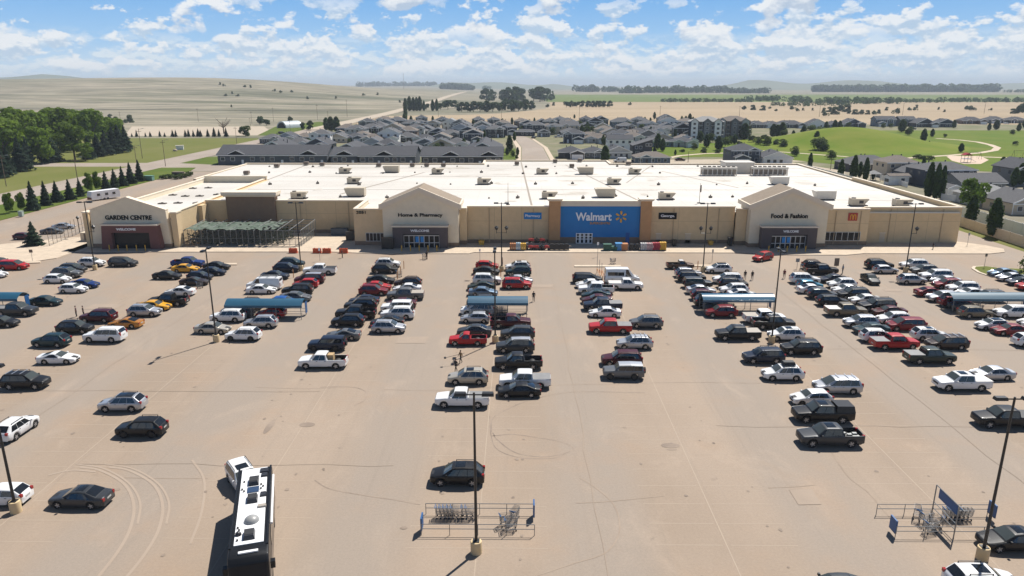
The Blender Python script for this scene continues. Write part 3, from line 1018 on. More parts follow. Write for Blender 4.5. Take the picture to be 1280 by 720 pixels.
MB().box(-72.3, -70.9, 147.3, 149.7, 7.36, 7.6).build('coping', M_TRIM, store)
MB().box(-90.6, -89.4, 147.4, 149.6, 0, 7.35).build('pilaster', M_BEIGE2, store)
MB().box(-90.7, -89.3, 147.3, 149.7, 7.36, 7.6).build('coping', M_TRIM, store)
# roof joints, stains, small vents
for (x0, y0, x1, y1, w) in ((3.2, 154, 1.0, 255, .45), (28.5, 166, 16, 246, .5), (30, 200, 45, 245, .4), (-44, 178, -29, 224, .7), (58, 190, 45, 228, .5), (70, 170, 92, 168, .4), (-71.5, 206, -71.5, 246, .5)):
    d = Vector((x1 - x0, y1 - y0, 0)).normalized()
    n = Vector((-d.y, d.x, 0)) * w / 2
    MB().add([(x0 - n.x, y0 - n.y, RZ + .02), (x1 - n.x, y1 - n.y, RZ + .02), (x1 + n.x, y1 + n.y, RZ + .02), (x0 + n.x, y0 + n.y, RZ + .02)], [(0, 1, 2, 3)]).build('roof_joint', M_JOINT, store)
for y in (186, 214, 236):
    MB().box(-70, 93, y - .10, y + .10, RZ + .006, RZ + .03).build('roof_joint', M_JOINT, store)
rnd = random.Random(4)
for (px, py) in ((712, 214), (712, 220), (714, 226), (716, 231), (808, 220), (815, 226), (818, 232), (905, 226), (935, 233), (1000, 226), (1013, 230), (1025, 233), (1005, 228), (672, 226), (650, 221), (640, 240), (722, 241), (520, 207)):
    c = gp(px, py, RZ)
    rx, ry = rnd.uniform(1.5, 4), rnd.uniform(.8, 2.0)
    MB().poly([(c.x + rx * (1 + .15 * math.sin(3 * t)) * math.cos(t * .449), c.y + ry * math.sin(t * .449), RZ + .012 + rnd.uniform(0, .004)) for t in range(14)]).build('puddle_stain', M_STAIN, store)
sm_b = MB()
for i in range(31):
    x = -68 + i * 5.3
    sm_b.box(x - .04, x + .04, 165 if x < -34 else 156, 246, RZ + .003, RZ + .012)
sm_b.build('roof_seam', mat('roof_seam_grey', (0.44, 0.41, 0.36), .8, scale=.15, col2=(.60, .57, .52)), store)
for i in range(34):
    x, y = rnd.uniform(-66, 90), rnd.uniform(166, 243)
    rx, ry = rnd.uniform(.8, 3.2), rnd.uniform(.5, 2.0)
    MB().poly([(x + rx * (1 + .25 * math.sin(3 * t + i)) * math.cos(t * .449), y + ry * (1 + .2 * math.cos(2 * t)) * math.sin(t * .449), RZ + .02 + i * 2e-4) for t in range(14)]).build('puddle_stain', M_STAIN, store)
vm = MB().box(-.35, .35, -.3, .3, 0, .45).tube((0, 0, .45), (0, 0, .75), .12, n=6).mesh('roof_vent', mat('dark_vent', (.13, .11, .09), .7))
for row_y, n, x0, x1 in ((173, 16, -60, 60), (196, 13, -64, 88), (222, 16, -85, 88), (240, 14, -80, 80)):
    for i in range(n):
        inst('roof_vent', vm, store, (x0 + (x1 - x0) * (i + rnd.uniform(-.3, .3)) / n, row_y + rnd.uniform(-2, 2), RZ), (0, 0, rnd.uniform(0, 3)), (rnd.uniform(.5, 1.1),) * 3)
for i in range(14):
    inst('roof_vent', vm, store, (-87 + (i % 4) * 3.8 + rnd.uniform(-.6, .6), 154 + (i // 4) * 13 + rnd.uniform(-2, 2), 6.2), (0, 0, 0), (2.6, 1.6, .5))

# ------------------------------------------------------------------ rooftop units
M_RTU = mat('tan_roof_unit', (0.52, 0.45, 0.34), 0.6, 0.08, 2)
M_RTUW = mat('white_roof_unit', (0.66, 0.61, 0.53), 0.6, 0.06, 2)
M_GRILL = mat('dark_grille', (0.05, 0.045, 0.04), 0.7)
M_DARKU = mat('dark_roof_unit', (0.16, 0.12, 0.09), 0.7, .1, 2)
def rtu_hood(m):
    r = empty('rooftop_unit')
    MB().prism([(-2.2, .25), (2.2, .25), (2.2, 2.2), (-2.9, 2.2), (-2.9, 1.9)], -1.3, 1.3).build('housing', m, r)
    MB().box(-2.0, 2.0, -1.1, 1.1, 0, .25).build('base_frame', M_GRILL, r)
    MB().box(1.0, 2.0, -1.32, -1.3, .6, 1.9).build('grille', m, r)
    MB().box(-2.2, 2.22, -1.36, 1.36, 2.2, 2.26).build('lid', m, r)
    return r
def rtu_box(m):
    r = empty('rooftop_unit')
    MB().box(-1.9, 1.1, -1.1, 1.1, .25, 1.75).build('housing', m, r)
    MB().box(-1.8, 1.9, -1.0, 1.0, 0, .25).build('base_frame', M_GRILL, r)
    MB().prism([(1.1, .5), (2.0, 1.5), (2.0, 1.75), (1.1, 1.75)], -1.0, 1.0).build('hood', m, r)
    MB().box(-.3, .7, -1.12, -1.1, .7, 1.4).build('grille', M_GRILL, r)
    MB().tube((-1.2, 0, 1.75), (-1.2, 0, 1.95), .5, n=10).build('fan', M_GRILL, r)
    return r
def rtu_small(m):
    r = empty('exhaust_fan')
    MB().box(-.8, .8, -.8, .8, 0, .5).build('base_frame', M_RTU, r)
    MB().taper(-1.0, 1.0, -1.0, 1.0, .5, 1.5, .1, .1).build('housing', m, r)
    return r
proto = {'A': rtu_hood(M_RTU), 'B': rtu_box(M_RTU), 'C': rtu_small(M_DARKU), 'W': rtu_hood(M_RTUW)}
units = [('A', 490, 216), ('A', 445, 246), ('A', 733, 218), ('A', 758, 247), ('W', 976, 231), ('W', 1033, 250),
         ('B', 431, 217), ('B', 547, 218), ('B', 442, 230), ('B', 605, 231), ('B', 678, 218), ('B', 687, 249), ('B', 768, 231), ('B', 794, 218), ('B', 834, 250), ('B', 373, 249), ('B', 1075, 258), ('B', 1130, 259),
         ('C', 646, 207), ('C', 694, 204), ('C', 725, 203), ('C', 786, 207), ('C', 382, 207), ('C', 307, 219), ('C', 345, 210), ('C', 402, 208), ('C', 473, 209), ('C', 515, 209), ('C', 533, 209), ('C', 554, 209), ('C', 715, 210)]
names = {'A': 'tall tan hooded roof unit', 'B': 'low tan roof unit with side hood', 'C': 'small dark exhaust fan', 'W': 'big white hooded roof unit'}
used = {}
items = []
for k, px, py in units:
    c = gp(px, py, RZ)
    o = proto[k] if k not in used else copy_tree(proto[k])
    used[k] = 1
    o.location = (c.x, c.y + 1.0, RZ)
    s = {'C': .8}.get(k, .95)
    o.scale = (s, s, s)
    tag(o, None, 'roof unit', 'heating and cooling units on the flat white roof')
    pl = 'on the rear white roof' if py < 212 else 'in mid roof' if py < 236 else 'near the front parapet'
    items.append((o, names[k], pl, px))
assign_labels(items)
# refrigeration racks and penthouse
def rack(px, py, w):
    c = gp(px, py, RZ)
    r = empty('condenser_rack', (c.x, c.y, RZ))
    b = MB()
    n = 7
    for i in range(n + 1):
        x = -w / 2 + w * i / n
        for y in (-1.2, 1.2):
            b.box(x - .12, x + .12, y - .12, y + .12, 0, 1.9)
    b.build('leg', M_RTUW, r)['kind'] = 'stuff'
    MB().box(-w / 2 - .2, w / 2 + .2, -1.4, 1.4, 1.9, 2.5).build('housing', M_RTUW, r)
    MB().box(-w / 2, w / 2, -.6, .6, .2, 1.7).build('coil', M_JOINT, r)
    f = MB()
    for i in range(n):
        f.tube((-w / 2 + w * (i + .5) / n, 0, 2.5), (-w / 2 + w * (i + .5) / n, 0, 2.75), .55, n=10)
    f.build('fan', M_GRILL, r)
    return tag(r, None, 'condenser', 'condenser racks on the roof')
rack(898, 219, 10)['label'] = 'left long white condenser rack on the roof beside the penthouse'
rack(961, 219, 10)['label'] = 'right long white condenser rack on the roof beside the penthouse'
c = gp(929, 217, RZ)
r = empty('roof_penthouse', (c.x, c.y, RZ))
MB().box(-5.5, 3.2, 0, 6, 0, 3.2).build('wall', M_RTUW, r)
MB().box(-5.7, 3.4, -.2, 6.2, 3.2, 3.4).build('roof', M_ROOF, r)
MB().box(2.0, 2.9, -.06, 0, .1, 2.1).build('door', M_JOINT, r)
tag(r, 'white boxy penthouse on the roof between two condenser racks', 'penthouse')
# flag poles / thin masts on the roof
def mast(px, py, h, banner):
    c = gp(px, py, RZ)
    r = empty('antenna_mast', (c.x, c.y, RZ))
    MB().tube((0, 0, 0), (0, 0, h), .06, .03).build('pole', M_GRILL, r)
    MB().box(-.4, .4, -.4, .4, 0, .15).build('base', M_GRILL, r)
    if banner:
        MB().box(.04, .32, -.02, .02, h * .55, h * .9).build('banner', M_DARKU, r)
    return r
tag(mast(635, 256, 5.0, False), 'thin bare mast on the roof edge left of the blue wall', 'mast')
tag(mast(874, 254, 4.6, True), 'thin mast with a furled banner on the roof right of the blue wall', 'mast')

# ------------------------------------------------------------------ seasonal garden enclosure
M_STEEL = mat('galvanised_steel', (0.26, 0.265, 0.26), 0.45, 0.1, 4, metal=0.5)
M_TARP = mat('green_tarp', (0.028, 0.060, 0.036), 0.85, scale=0.45, col2=(0.14, 0.165, 0.135))
M_MESH = mat('fence_mesh', (0.30, 0.32, 0.30), 0.6)
M_FEN = mat('dark_fence_steel', (0.13, 0.135, 0.13), 0.5)
M_ENC = mat('steel_frame', (0.20, 0.205, 0.20), 0.5)
enc = empty('garden_enclosure', (-58.5, 150, 0.12))
tag(enc, 'steel fenced garden enclosure with torn green shade cloth left of the street number block', 'garden enclosure')
X0, X1, Y0, Y1 = -12.2, 12.6, -1.0, 10.5
b = MB()
for i in range(21):
    x = X0 + (X1 - X0) * i / 20
    b.tube((x, Y0, 0), (x, Y0, 3.3), .06, n=5)
for j in range(1, 7):
    y = Y0 + (Y1 - Y0) * j / 6
    b.tube((X1, y, 0), (X1, y, 3.3), .06, n=5)
    b.tube((X0, y, 0), (X0, y, 3.3), .06, n=5)
b.build('post', M_ENC, enc)['kind'] = 'stuff'
b = MB()
for j in range(5):
    y = Y0 + (Y1 - Y0) * j / 4
    b.tube((X0 + 17, y, 3.35 + j * .06), (X1, y, 3.35 + j * .06), .06, n=5)
for i in range(11):
    x = X0 + (X1 - X0) * i / 10
    b.tube((x, Y0, 3.3), (x, Y1, 3.6), .07, n=5)
b.build('top_frame', M_ENC, enc)
b = MB()
for z in (.25, 1.6, 3.25):
    b.tube((X0, Y0, z), (X1, Y0, z), .045, n=5)
    b.tube((X1, Y0, z), (X1, Y1, z), .045, n=5)
    b.tube((X0, Y0, z), (X0, Y1, z), .045, n=5)
for z in [0.35 + .22 * i for i in range(13)]:
    b.box(X0, X1, Y0 - .012, Y0 + .012, z - .012, z + .012)
    b.box(X1 - .012, X1 + .012, Y0, Y1, z - .012, z + .012)
for i in range(100):
    x = X0 + (X1 - X0) * i / 99
    b.box(x - .012, x + .012, Y0 - .013, Y0 + .013, .2, 3.2)
b.build('fence_panel', M_FEN, enc)
rnd = random.Random(3)
nx_, ny_ = 44, 14
vs = []
for j in range(ny_ + 1):
    for i in range(nx_ + 1):
        u, v = i / nx_, j / ny_
        vs.append((X0 + 19.2 * u, Y0 + .2 + (Y1 - Y0 - 2.2) * v, 3.45 + .12 * math.sin(u * 34) * math.sin(v * 6 + 1) + rnd.uniform(-.12, .12)))
fs = []
for j in range(ny_):
    for i in range(nx_):
        if rnd.random() < .05 + (.25 if i > 36 else 0):
            continue
        fs.append((j * (nx_ + 1) + i, j * (nx_ + 1) + i + 1, (j + 1) * (nx_ + 1) + i + 1, (j + 1) * (nx_ + 1) + i))
MB().add(vs, fs).build('shade_cloth', M_TARP, enc)
# plants on benches inside read as one mass
b = MB()
for i in range(3600):
    x, y, z = rnd.uniform(X0 + .5, 8.5), rnd.uniform(-.6, 9), rnd.uniform(.1, 2.7) * rnd.uniform(.5, 1)
    a = rnd.uniform(0, 6.3)
    s = rnd.uniform(.15, .4)
    b.add([(x - s * math.cos(a), y - s * math.sin(a), z), (x + s * math.cos(a), y + s * math.sin(a), z + rnd.uniform(-.2, .2)), (x, y, z + s)], [(0, 1, 2)])
tag(b.build('potted_plants', mat('nursery_leaves', (.028, .048, .02), .9, .4, 2)), 'mass of dark green nursery plants inside the fenced enclosure', 'plants', kind='stuff').location = enc.location
for i in range(3):
    o = empty('display_bench', (-67 + i * 6, 154.5, .12))
    MB().box(-2.2, 2.2, -.8, .8, .7, .8).build('top', M_STEEL, o)
    for s in (-1, 1):
        for t in (-1, 1):
            MB().tube((s * 2, t * .7, 0), (s * 2, t * .7, .7), .05, n=5).build('leg', M_STEEL, o)
    tag(o, ['left', 'middle', 'right'][i] + ' steel display bench under the green shade cloth', 'bench', 'benches in the garden enclosure')
# parked cart trains left of the entrance (dark stack against the wall)
# ================================================================== HOUSES
WALLS = {
 'navy': (0.035, 0.045, 0.065), 'charcoal': (0.045, 0.045, 0.048), 'grey': (0.17, 0.175, 0.18), 'blue-grey': (0.11, 0.145, 0.19),
 'beige': (0.52, 0.44, 0.33), 'white': (0.80, 0.80, 0.78), 'brown': (0.13, 0.085, 0.06), 'slate': (0.075, 0.088, 0.105), 'pale grey': (0.48, 0.48, 0.465)}
ROOFS = {'dark grey': (0.082, 0.084, 0.092), 'mid grey': (0.118, 0.118, 0.123), 'pale grey': (0.28, 0.28, 0.275), 'brownish': (0.18, 0.155, 0.135)}
def wm(c):
    return mat('siding_' + c.replace(' ', '_'), WALLS[c], 0.75, 0.10, 1.2, stretch=(1, 1, 6))
def rm(c):
    return mat('shingles_' + c.replace(' ', '_'), ROOFS[c], 0.9, 0.16, 1.6, spec=0.15)
M_HTRIM = mat('white_house_trim', (0.82, 0.82, 0.80), 0.6)
M_HGLASS = mat('house_glass', (0.05, 0.06, 0.075), 0.12, spec=0.6)
M_GDOOR = mat('white_garage_door', (0.82, 0.82, 0.81), 0.6, 0.04, 2)
M_DDOOR = mat('dark_garage_door', (0.06, 0.06, 0.065), 0.6)
house_items = []

def roof_mesh(kind, x0, x1, y0, y1, ze, zr, ov=.45):
    b = MB()
    x0 -= ov; x1 += ov; y0 -= ov; y1 += ov
    xc, yc = (x0 + x1) / 2, (y0 + y1) / 2
    t = .18
    if kind == 'hip':
        if x1 - x0 >= y1 - y0:
            q = (y1 - y0) / 2
            a, c = (x0 + q, yc, zr), (x1 - q, yc, zr)
            if x1 - x0 - 2 * q < .2:
                a, c = (xc - .1, yc, zr), (xc + .1, yc, zr)
            b.add([(x0, y0, ze), (x1, y0, ze), (x1, y1, ze), (x0, y1, ze), a, c], [(0, 1, 5, 4), (1, 2, 5), (2, 3, 4, 5), (3, 0, 4), (3, 2, 1, 0)])
        else:
            q = (x1 - x0) / 2
            a, c = (xc, y0 + q, zr), (xc, y1 - q, zr)
            b.add([(x0, y0, ze), (x1, y0, ze), (x1, y1, ze), (x0, y1, ze), a, c], [(0, 1, 4), (1, 2, 5, 4), (2, 3, 5), (3, 0, 4, 5), (3, 2, 1, 0)])
    elif kind == 'side':   # ridge along x
        for s in (0, 1):
            pr = [((y0, ze), (yc, zr), (yc, zr + t), (y0, ze + t)), ((yc, zr), (y1, ze), (y1, ze + t), (yc, zr + t))][s]
            b.add([(x0, y, z) for y, z in pr] + [(x1, y, z) for y, z in pr], [(0, 1, 2, 3), (7, 6, 5, 4), (0, 4, 5, 1), (1, 5, 6, 2), (2, 6, 7, 3), (3, 7, 4, 0)])
    else:                  # gable to the front, ridge along y
        for s in (0, 1):
            pr = [((x0, ze), (xc, zr), (xc, zr + t), (x0, ze + t)), ((xc, zr), (x1, ze), (x1, ze + t), (xc, zr + t))][s]
            b.prism(list(pr), y0, y1)
    return b

def window(parent, x, y, z, w, h, face=-1):
    o = MB().box(x - w / 2 - .1, x + w / 2 + .1, y - .05, y + .02, z - .1, z + h + .1).build('window', M_HTRIM, parent)
    MB().box(x - w / 2, x + w / 2, y - .07, y - .05, z, z + h).build('pane', M_HGLASS, o)

def house(px, py, w, d, st, wc, rc, kind='hip', garage=None, porch=True, place='', rz=None, desc=None, dx=0):
    p = gp(px, py)
    rnd = random.Random(int(px * 7 + py * 13))
    r = empty('house', (p.x, p.y, 0), R(rnd.uniform(-6, 6)) if rz is None else R(rz))
    eave = 2.9 if st == 1 else 5.5
    pitch = rnd.uniform(.40, .52)
    span = d if (kind == 'side' or (kind == 'hip' and w >= d)) else w
    ridge = eave + pitch * span / 2
    x0, x1 = -w / 2, w / 2
    M = wm(wc)
    b = MB().box(x0, x1, 0, d, -.1, eave)
    if kind == 'gable':
        b.add([(x0, 0.01, eave), (x1, 0.01, eave), (0, 0.01, ridge)], [(0, 1, 2)])
        b.add([(x0, d - .01, eave), (x1, d - .01, eave), (0, d - .01, ridge)], [(0, 2, 1)])
    elif kind == 'side':
        for x, f in ((x0 + .01, (0, 2, 1)), (x1 - .01, (0, 1, 2))):
            b.add([(x, 0, eave), (x, d, eave), (x, d / 2, ridge)], [f])
    b.build('wall', M, r)
    ro = roof_mesh(kind, x0, x1, 0, d, eave, ridge).build('roof', rm(rc), r)
    def rake(px0, px1, y, ze, zr, par, ov):
        xc, b = (px0 + px1) / 2, MB()
        for sg in (-1, 1):
            xe = px0 - ov if sg < 0 else px1 + ov
            b.prism([(xe, ze - .2), (xc, zr - .2), (xc, zr + .20), (xe, ze + .20)][::sg], y - .09, y - .01)
        for sg in (px0 + .08, px1 - .08):
            b.box(sg - .1, sg + .1, y + ov - .06, y + ov + .02, 0, ze - .2)
        b.build('rake_trim', M_HTRIM, par)
    if kind == 'gable':
        rake(x0, x1, -.45, eave, ridge, r, .45)
    MB().box(x0 - .47, x1 + .47, -.52, -.455, eave - .28, eave + .04).build('fascia', M_HTRIM, r)
    # front garage wing
    if garage:
        gw, gd, side, gc = 6.4, 5.0, garage[0], garage[1]
        gx0 = x0 if side == 'L' else x1 - gw
        gz = 2.8
        gr = gz + .42 * gw / 2
        b = MB().box(gx0, gx0 + gw, -gd, -.01, -.1, gz)
        b.add([(gx0, -gd + .01, gz), (gx0 + gw, -gd + .01, gz), (gx0 + gw / 2, -gd + .01, gr)], [(0, 1, 2)])
        go = b.build('garage', M, r)
        roof_mesh('gable', gx0, gx0 + gw, -gd, 0, gz, gr, .35).build('garage_roof', rm(rc), go)
        rake(gx0, gx0 + gw, -gd - .35, gz, gr, go, .35)
        MB().box(gx0 + .6, gx0 + gw - .6, -gd - .06, -gd + .02, 0, 2.2).build('garage_door', M_GDOOR if gc == 'white' else M_DDOOR, go)
        free = (gx0 + gw + .8, x1 - .6) if side == 'L' else (x0 + .6, gx0 - .8)
    else:
        free = (x0 + .8, x1 - .8)
    fw = free[1] - free[0]
    n = max(1, int(fw / 2.6))
    door_i = rnd.randrange(n)
    for i in range(n):
        x = free[0] + fw * (i + .5) / n
        if i == door_i:
            dd = MB().box(x - .5, x + .5, -.08, .02, 0, 2.1).build('door', M_GDOOR if rnd.random() < .5 else M_DDOOR, r)
            MB().tube((x + .36, -.1, 1.0), (x + .36, -.1, 1.15), .03, n=5).build('handle', M_HTRIM, dd)
        else:
            window(r, x, 0, .9, 1.3, 1.25)
    if st == 2:
        m2 = max(2, int(w / 3.2))
        for i in range(m2):
            window(r, x0 + w * (i + .5) / m2, 0, 3.7, 1.3, 1.2)
    # side windows seen obliquely
    for sx, xx in ((-1, x0), (1, x1)):
        for yy in (d * .3, d * .7):
            z = .9 if st == 1 else 3.7
            o = MB().box(xx - .05 if sx < 0 else xx - .02, xx + .02 if sx < 0 else xx + .05, yy - .6, yy + .6, z, z + 1.1).build('window', M_HGLASS, r)
    # small gable over the front
    if porch and kind != 'gable':
        gw = min(w * .42, 5.0)
        cx = free[0] + fw / 2 if garage else (x0 + w * rnd.choice((.3, .7)))
        gr = eave + .45 * gw / 2
        b = MB().add([(cx - gw / 2, -.35, eave), (cx + gw / 2, -.35, eave), (cx, -.35, gr)], [(0, 1, 2)])
        b.build('gable_front', M, r)
        rake(cx - gw / 2, cx + gw / 2, -.66, eave, gr, r, .25)
        roof_mesh('gable', cx - gw / 2, cx + gw / 2, -.4, span * .35, eave, gr, .25).build('gable_roof', rm(rc), r)
    # chimney and vents on the roof
    for i in range(2):
        vx, vy = rnd.uniform(-w * .2, w * .2), d * rnd.uniform(.55, .7)
        MB().box(vx - .15, vx + .15, vy - .15, vy + .15, eave + .5, ridge + .35).build('chimney', M_DDOOR, ro)
    tag(r, None, 'house', 'houses of the subdivision behind the store')
    ds = desc or f'{wc} {"two-storey" if st == 2 else "one-storey"} house with {rc} {"hip" if kind == "hip" else "gable"} roof' + (', garage' if garage else '')
    house_items.append((r, ds, place, px))
    return r

# long row houses right behind the store
def rowhouse(px0, px1, py, ridge_h, wc, desc, dorm, nwin, place):
    p = gp((px0 + px1) / 2, py)
    xa, xb = gx(px0, p.y), gx(px1, p.y)
    w, d = xb - xa, 17.0
    r = empty('row_house', ((xa + xb) / 2, p.y, 0))
    x0, x1, eave = -w / 2, w / 2, 4.1
    b = MB().box(x0, x1, 0, d, -.1, eave)
    for x, f in ((x0 + .01, (0, 2, 1)), (x1 - .01, (0, 1, 2))):
        b.add([(x, 0, eave), (x, d, eave), (x, d / 2, ridge_h)], [f])
    b.build('wall', wm(wc), r)
    ro = roof_mesh('side', x0, x1, 0, d, eave, ridge_h, .5).build('roof', rm('dark grey'), r)
    for fx in dorm:
        cx = x0 + w * fx
        roof_mesh('gable', cx - 3.6, cx + 3.6, .3, 6.0, 4.35, 5.95, .3).build('dormer_roof', rm('dark grey'), ro)
        MB().add([(cx - 3.3, -.02, 4.4), (cx + 3.3, -.02, 4.4), (cx, -.02, 5.85)], [(0, 1, 2)]).build('dormer', M_BLACK, ro)
        b = MB()
        for sg in (-1, 1):
            b.prism([(cx + sg * 3.9, 4.25), (cx, 5.9), (cx, 6.15), (cx + sg * 3.9, 4.5)][::-sg], -.10, -.03)
        b.build('dormer_lit_rim', M_HTRIM, ro)  # sunlit rim of the dormer roof, painted as white strips
    for i in range(nwin):
        x = x0 + w * (i + .5) / nwin
        if i % 4 == 2:
            dd = MB().box(x - .5, x + .5, -.06, .02, 0, 2.1).build('door', M_GDOOR, r)
            MB().tube((x + .36, -.1, 1.0), (x + .36, -.1, 1.15), .03, n=5).build('handle', M_DDOOR, dd)
        else:
            window(r, x, 0, 1.7, 1.7, 1.5)
    MB().box(x0 - .5, x1 + .5, -.60, -.51, eave - .28, eave + .04).build('fascia', M_HTRIM, r)
    tag(r, desc, 'row house', 'long row houses along the back of the store')
rowhouse(273, 409, 206, 7.7, 'slate', 'long slate grey row house, leftmost of the front row behind the white roof', (.17, .83), 11, '')
rowhouse(449, 519, 207, 7.5, 'slate', 'slate row house with one wide dormer in the middle of the front row', (.45,), 7, '')
rowhouse(414, 447, 206.5, 6.9, 'slate', 'short slate row house with one dormer, second from left in the front row', (.5,), 3, '')
rowhouse(527, 628, 207.5, 7.3, 'charcoal', 'long charcoal row house ending beside the street, right of the front row', (.36, .83), 9, '')
def end_gable(px, py, w, d, label, wc='slate'):
    r = house(px, py, w, d, 1, wc, 'dark grey', 'gable', None, False, '', 0)
    house_items.pop()
    r['label'] = label
    r['category'] = 'row house'
    r['group'] = 'gable ended row houses'
end_gable(434, 196.5, 15, 22, 'row house with broad dark front gable, left of the gable ended three')
end_gable(503, 196.5, 15, 22, 'row house with broad dark front gable in the middle of the gable ended three')
end_gable(603, 197.5, 17, 40, 'row house with broad dark front gable running back beside the street')
end_gable(342, 196, 16, 22, 'row house with broad dark front gable, leftmost near the road')

BK, MD, NR, RT, FR, PK = 'in the back rows', 'in the middle rows', 'behind the store', 'beyond the right fence', 'across the park', 'beside the street'
H = house
H(444, 172, 13, 11, 2, 'pale grey', 'mid grey', 'hip', None, True, MD)
H(466, 169, 12, 12, 2, 'grey', 'dark grey', 'hip', None, True, MD)
H(458, 161, 12, 12, 2, 'slate', 'dark grey', 'hip', None, True, BK)
H(482, 163, 12, 12, 2, 'blue-grey', 'mid grey', 'gable', None, True, BK)
H(496, 159, 14, 12, 2, 'charcoal', 'mid grey', 'hip', None, True, BK)
H(503, 168, 13, 11, 1, 'brown', 'dark grey', 'hip', None, True, MD)
H(521, 169, 14, 12, 1, 'grey', 'mid grey', 'hip', None, True, MD)
H(527, 155.5, 10, 10, 2, 'navy', 'dark grey', 'hip', None, True, BK)
H(552, 158, 10, 10, 2, 'slate', 'dark grey', 'hip', None, True, BK)
H(541, 164, 11, 11, 2, 'beige', 'mid grey', 'gable', ('L', 'white'), True, MD)
H(531, 167, 11, 11, 1, 'charcoal', 'mid grey', 'gable', None, True, MD)
H(562, 173, 15, 12, 1, 'slate', 'mid grey', 'hip', None, True, MD)
H(574, 164, 13, 11, 2, 'grey', 'mid grey', 'gable', None, True, MD)
H(563, 162, 11, 10, 2, 'white', 'pale grey', 'gable', None, True, MD)
H(585, 174, 11, 11, 2, 'navy', 'mid grey', 'gable', None, True, MD)
H(598, 158, 10, 10, 2, 'navy', 'mid grey', 'hip', None, True, BK)
H(617, 158, 10, 10, 2, 'slate', 'mid grey', 'hip', None, True, BK)
H(604, 171, 9, 9, 2, 'white', 'mid grey', 'gable', None, True, MD)
H(620, 172, 12, 11, 2, 'charcoal', 'mid grey', 'hip', None, True, MD)
H(636, 169, 11, 10, 2, 'navy', 'mid grey', 'hip', ('R', 'white'), True, MD)
H(651, 160, 11, 10, 2, 'brown', 'brownish', 'hip', None, True, BK)
H(628, 163, 11, 10, 2, 'grey', 'brownish', 'hip', None, True, BK)
H(667, 166, 15, 11, 2, 'navy', 'mid grey', 'hip', None, True, MD)
H(656, 170, 13, 6, 1, 'charcoal', 'mid grey', 'hip', None, False, MD, desc='low charcoal garage building with a wide black door')
H(687, 160.5, 11, 10, 2, 'slate', 'mid grey', 'hip', None, True, BK)
H(680, 171, 8, 7, 1, 'grey', 'dark grey', 'gable', None, True, MD)
H(694, 168, 11, 11, 2, 'beige', 'mid grey', 'hip', None, True, MD)
H(709, 160, 12, 11, 2, 'slate', 'mid grey', 'hip', None, True, BK)
H(712, 167, 13, 11, 2, 'beige', 'mid grey', 'side', None, True, MD)
H(733, 157, 10, 10, 2, 'slate', 'dark grey', 'hip', None, True, BK)
H(735, 163, 13, 11, 1, 'charcoal', 'dark grey', 'gable', None, True, MD)
H(752, 158, 11, 10, 2, 'charcoal', 'dark grey', 'gable', None, True, BK)
H(753, 164, 12, 10, 1, 'beige', 'mid grey', 'gable', None, True, MD)
H(739, 176, 15, 11, 1, 'beige', 'brownish', 'hip', None, True, MD)
H(778, 161, 17, 12, 2, 'blue-grey', 'mid grey', 'hip', None, True, BK)
H(766, 172, 14, 11, 1, 'beige', 'brownish', 'gable', None, True, MD)
H(799, 158, 13, 11, 2, 'grey', 'mid grey', 'hip', None, True, BK)
H(714, 198, 11.5, 10, 1, 'charcoal', 'dark grey', 'hip', ('R', 'white'), False, NR)
H(743, 198, 11, 12, 1, 'grey', 'dark grey', 'hip', None, True, NR)
H(773, 198, 12, 12, 1, 'pale grey', 'dark grey', 'gable', None, True, NR)
H(775, 188, 13, 9, 2, 'white', 'dark grey', 'side', None, False, NR)
H(792, 173, 15, 11, 1, 'grey', 'brownish', 'hip', None, True, MD)
H(810, 176, 15, 11, 1, 'grey', 'dark grey', 'gable', None, True, MD)
H(828, 180, 14, 11, 1, 'beige', 'dark grey', 'gable', ('L', 'white'), True, MD)
H(834, 157, 14, 11, 2, 'grey', 'dark grey', 'gable', None, True, BK)
H(857, 181, 12, 11, 1, 'white', 'brownish', 'gable', ('R', 'white'), True, MD)
H(838, 167, 15, 12, 1, 'pale grey', 'mid grey', 'hip', None, True, BK)
H(818, 166, 14, 11, 1, 'slate', 'mid grey', 'hip', None, True, BK)
H(816, 205, 15, 10, 1, 'blue-grey', 'brownish', 'hip', None, True, NR)
H(932, 204, 13, 11, 2, 'slate', 'dark grey', 'hip', ('L', 'white'), True, NR)
H(972, 206, 12, 14, 1, 'white', 'dark grey', 'gable', None, True, NR)
for i, px in enumerate((347, 371, 396, 465, 482, 531, 551, 570)):
    H(px, 188 - (i % 2) * 1.5, 13, 12, 1, ('grey', 'white', 'slate', 'pale grey', 'slate', 'grey', 'beige', 'white')[i], ('dark grey', 'mid grey')[i % 2], ('gable', 'hip', 'gable')[i % 3], (None, ('L', 'white'), ('R', 'white'))[i % 3], True, 'left of the street')
for i, px in enumerate((338, 358, 379, 400, 421, 443, 464, 486, 508, 529, 550)):
    H(px, 179.5 - (i % 3), 12.5, 11, 1 + (i % 4 == 3), ('slate', 'pale grey', 'grey', 'white', 'beige', 'slate', 'grey', 'white', 'charcoal', 'pale grey', 'grey')[i], ('mid grey', 'dark grey', 'brownish', 'mid grey')[i % 4], ('hip', 'gable', 'hip')[i % 3], (None, ('R', 'white'))[i % 2], True, 'left of the street')
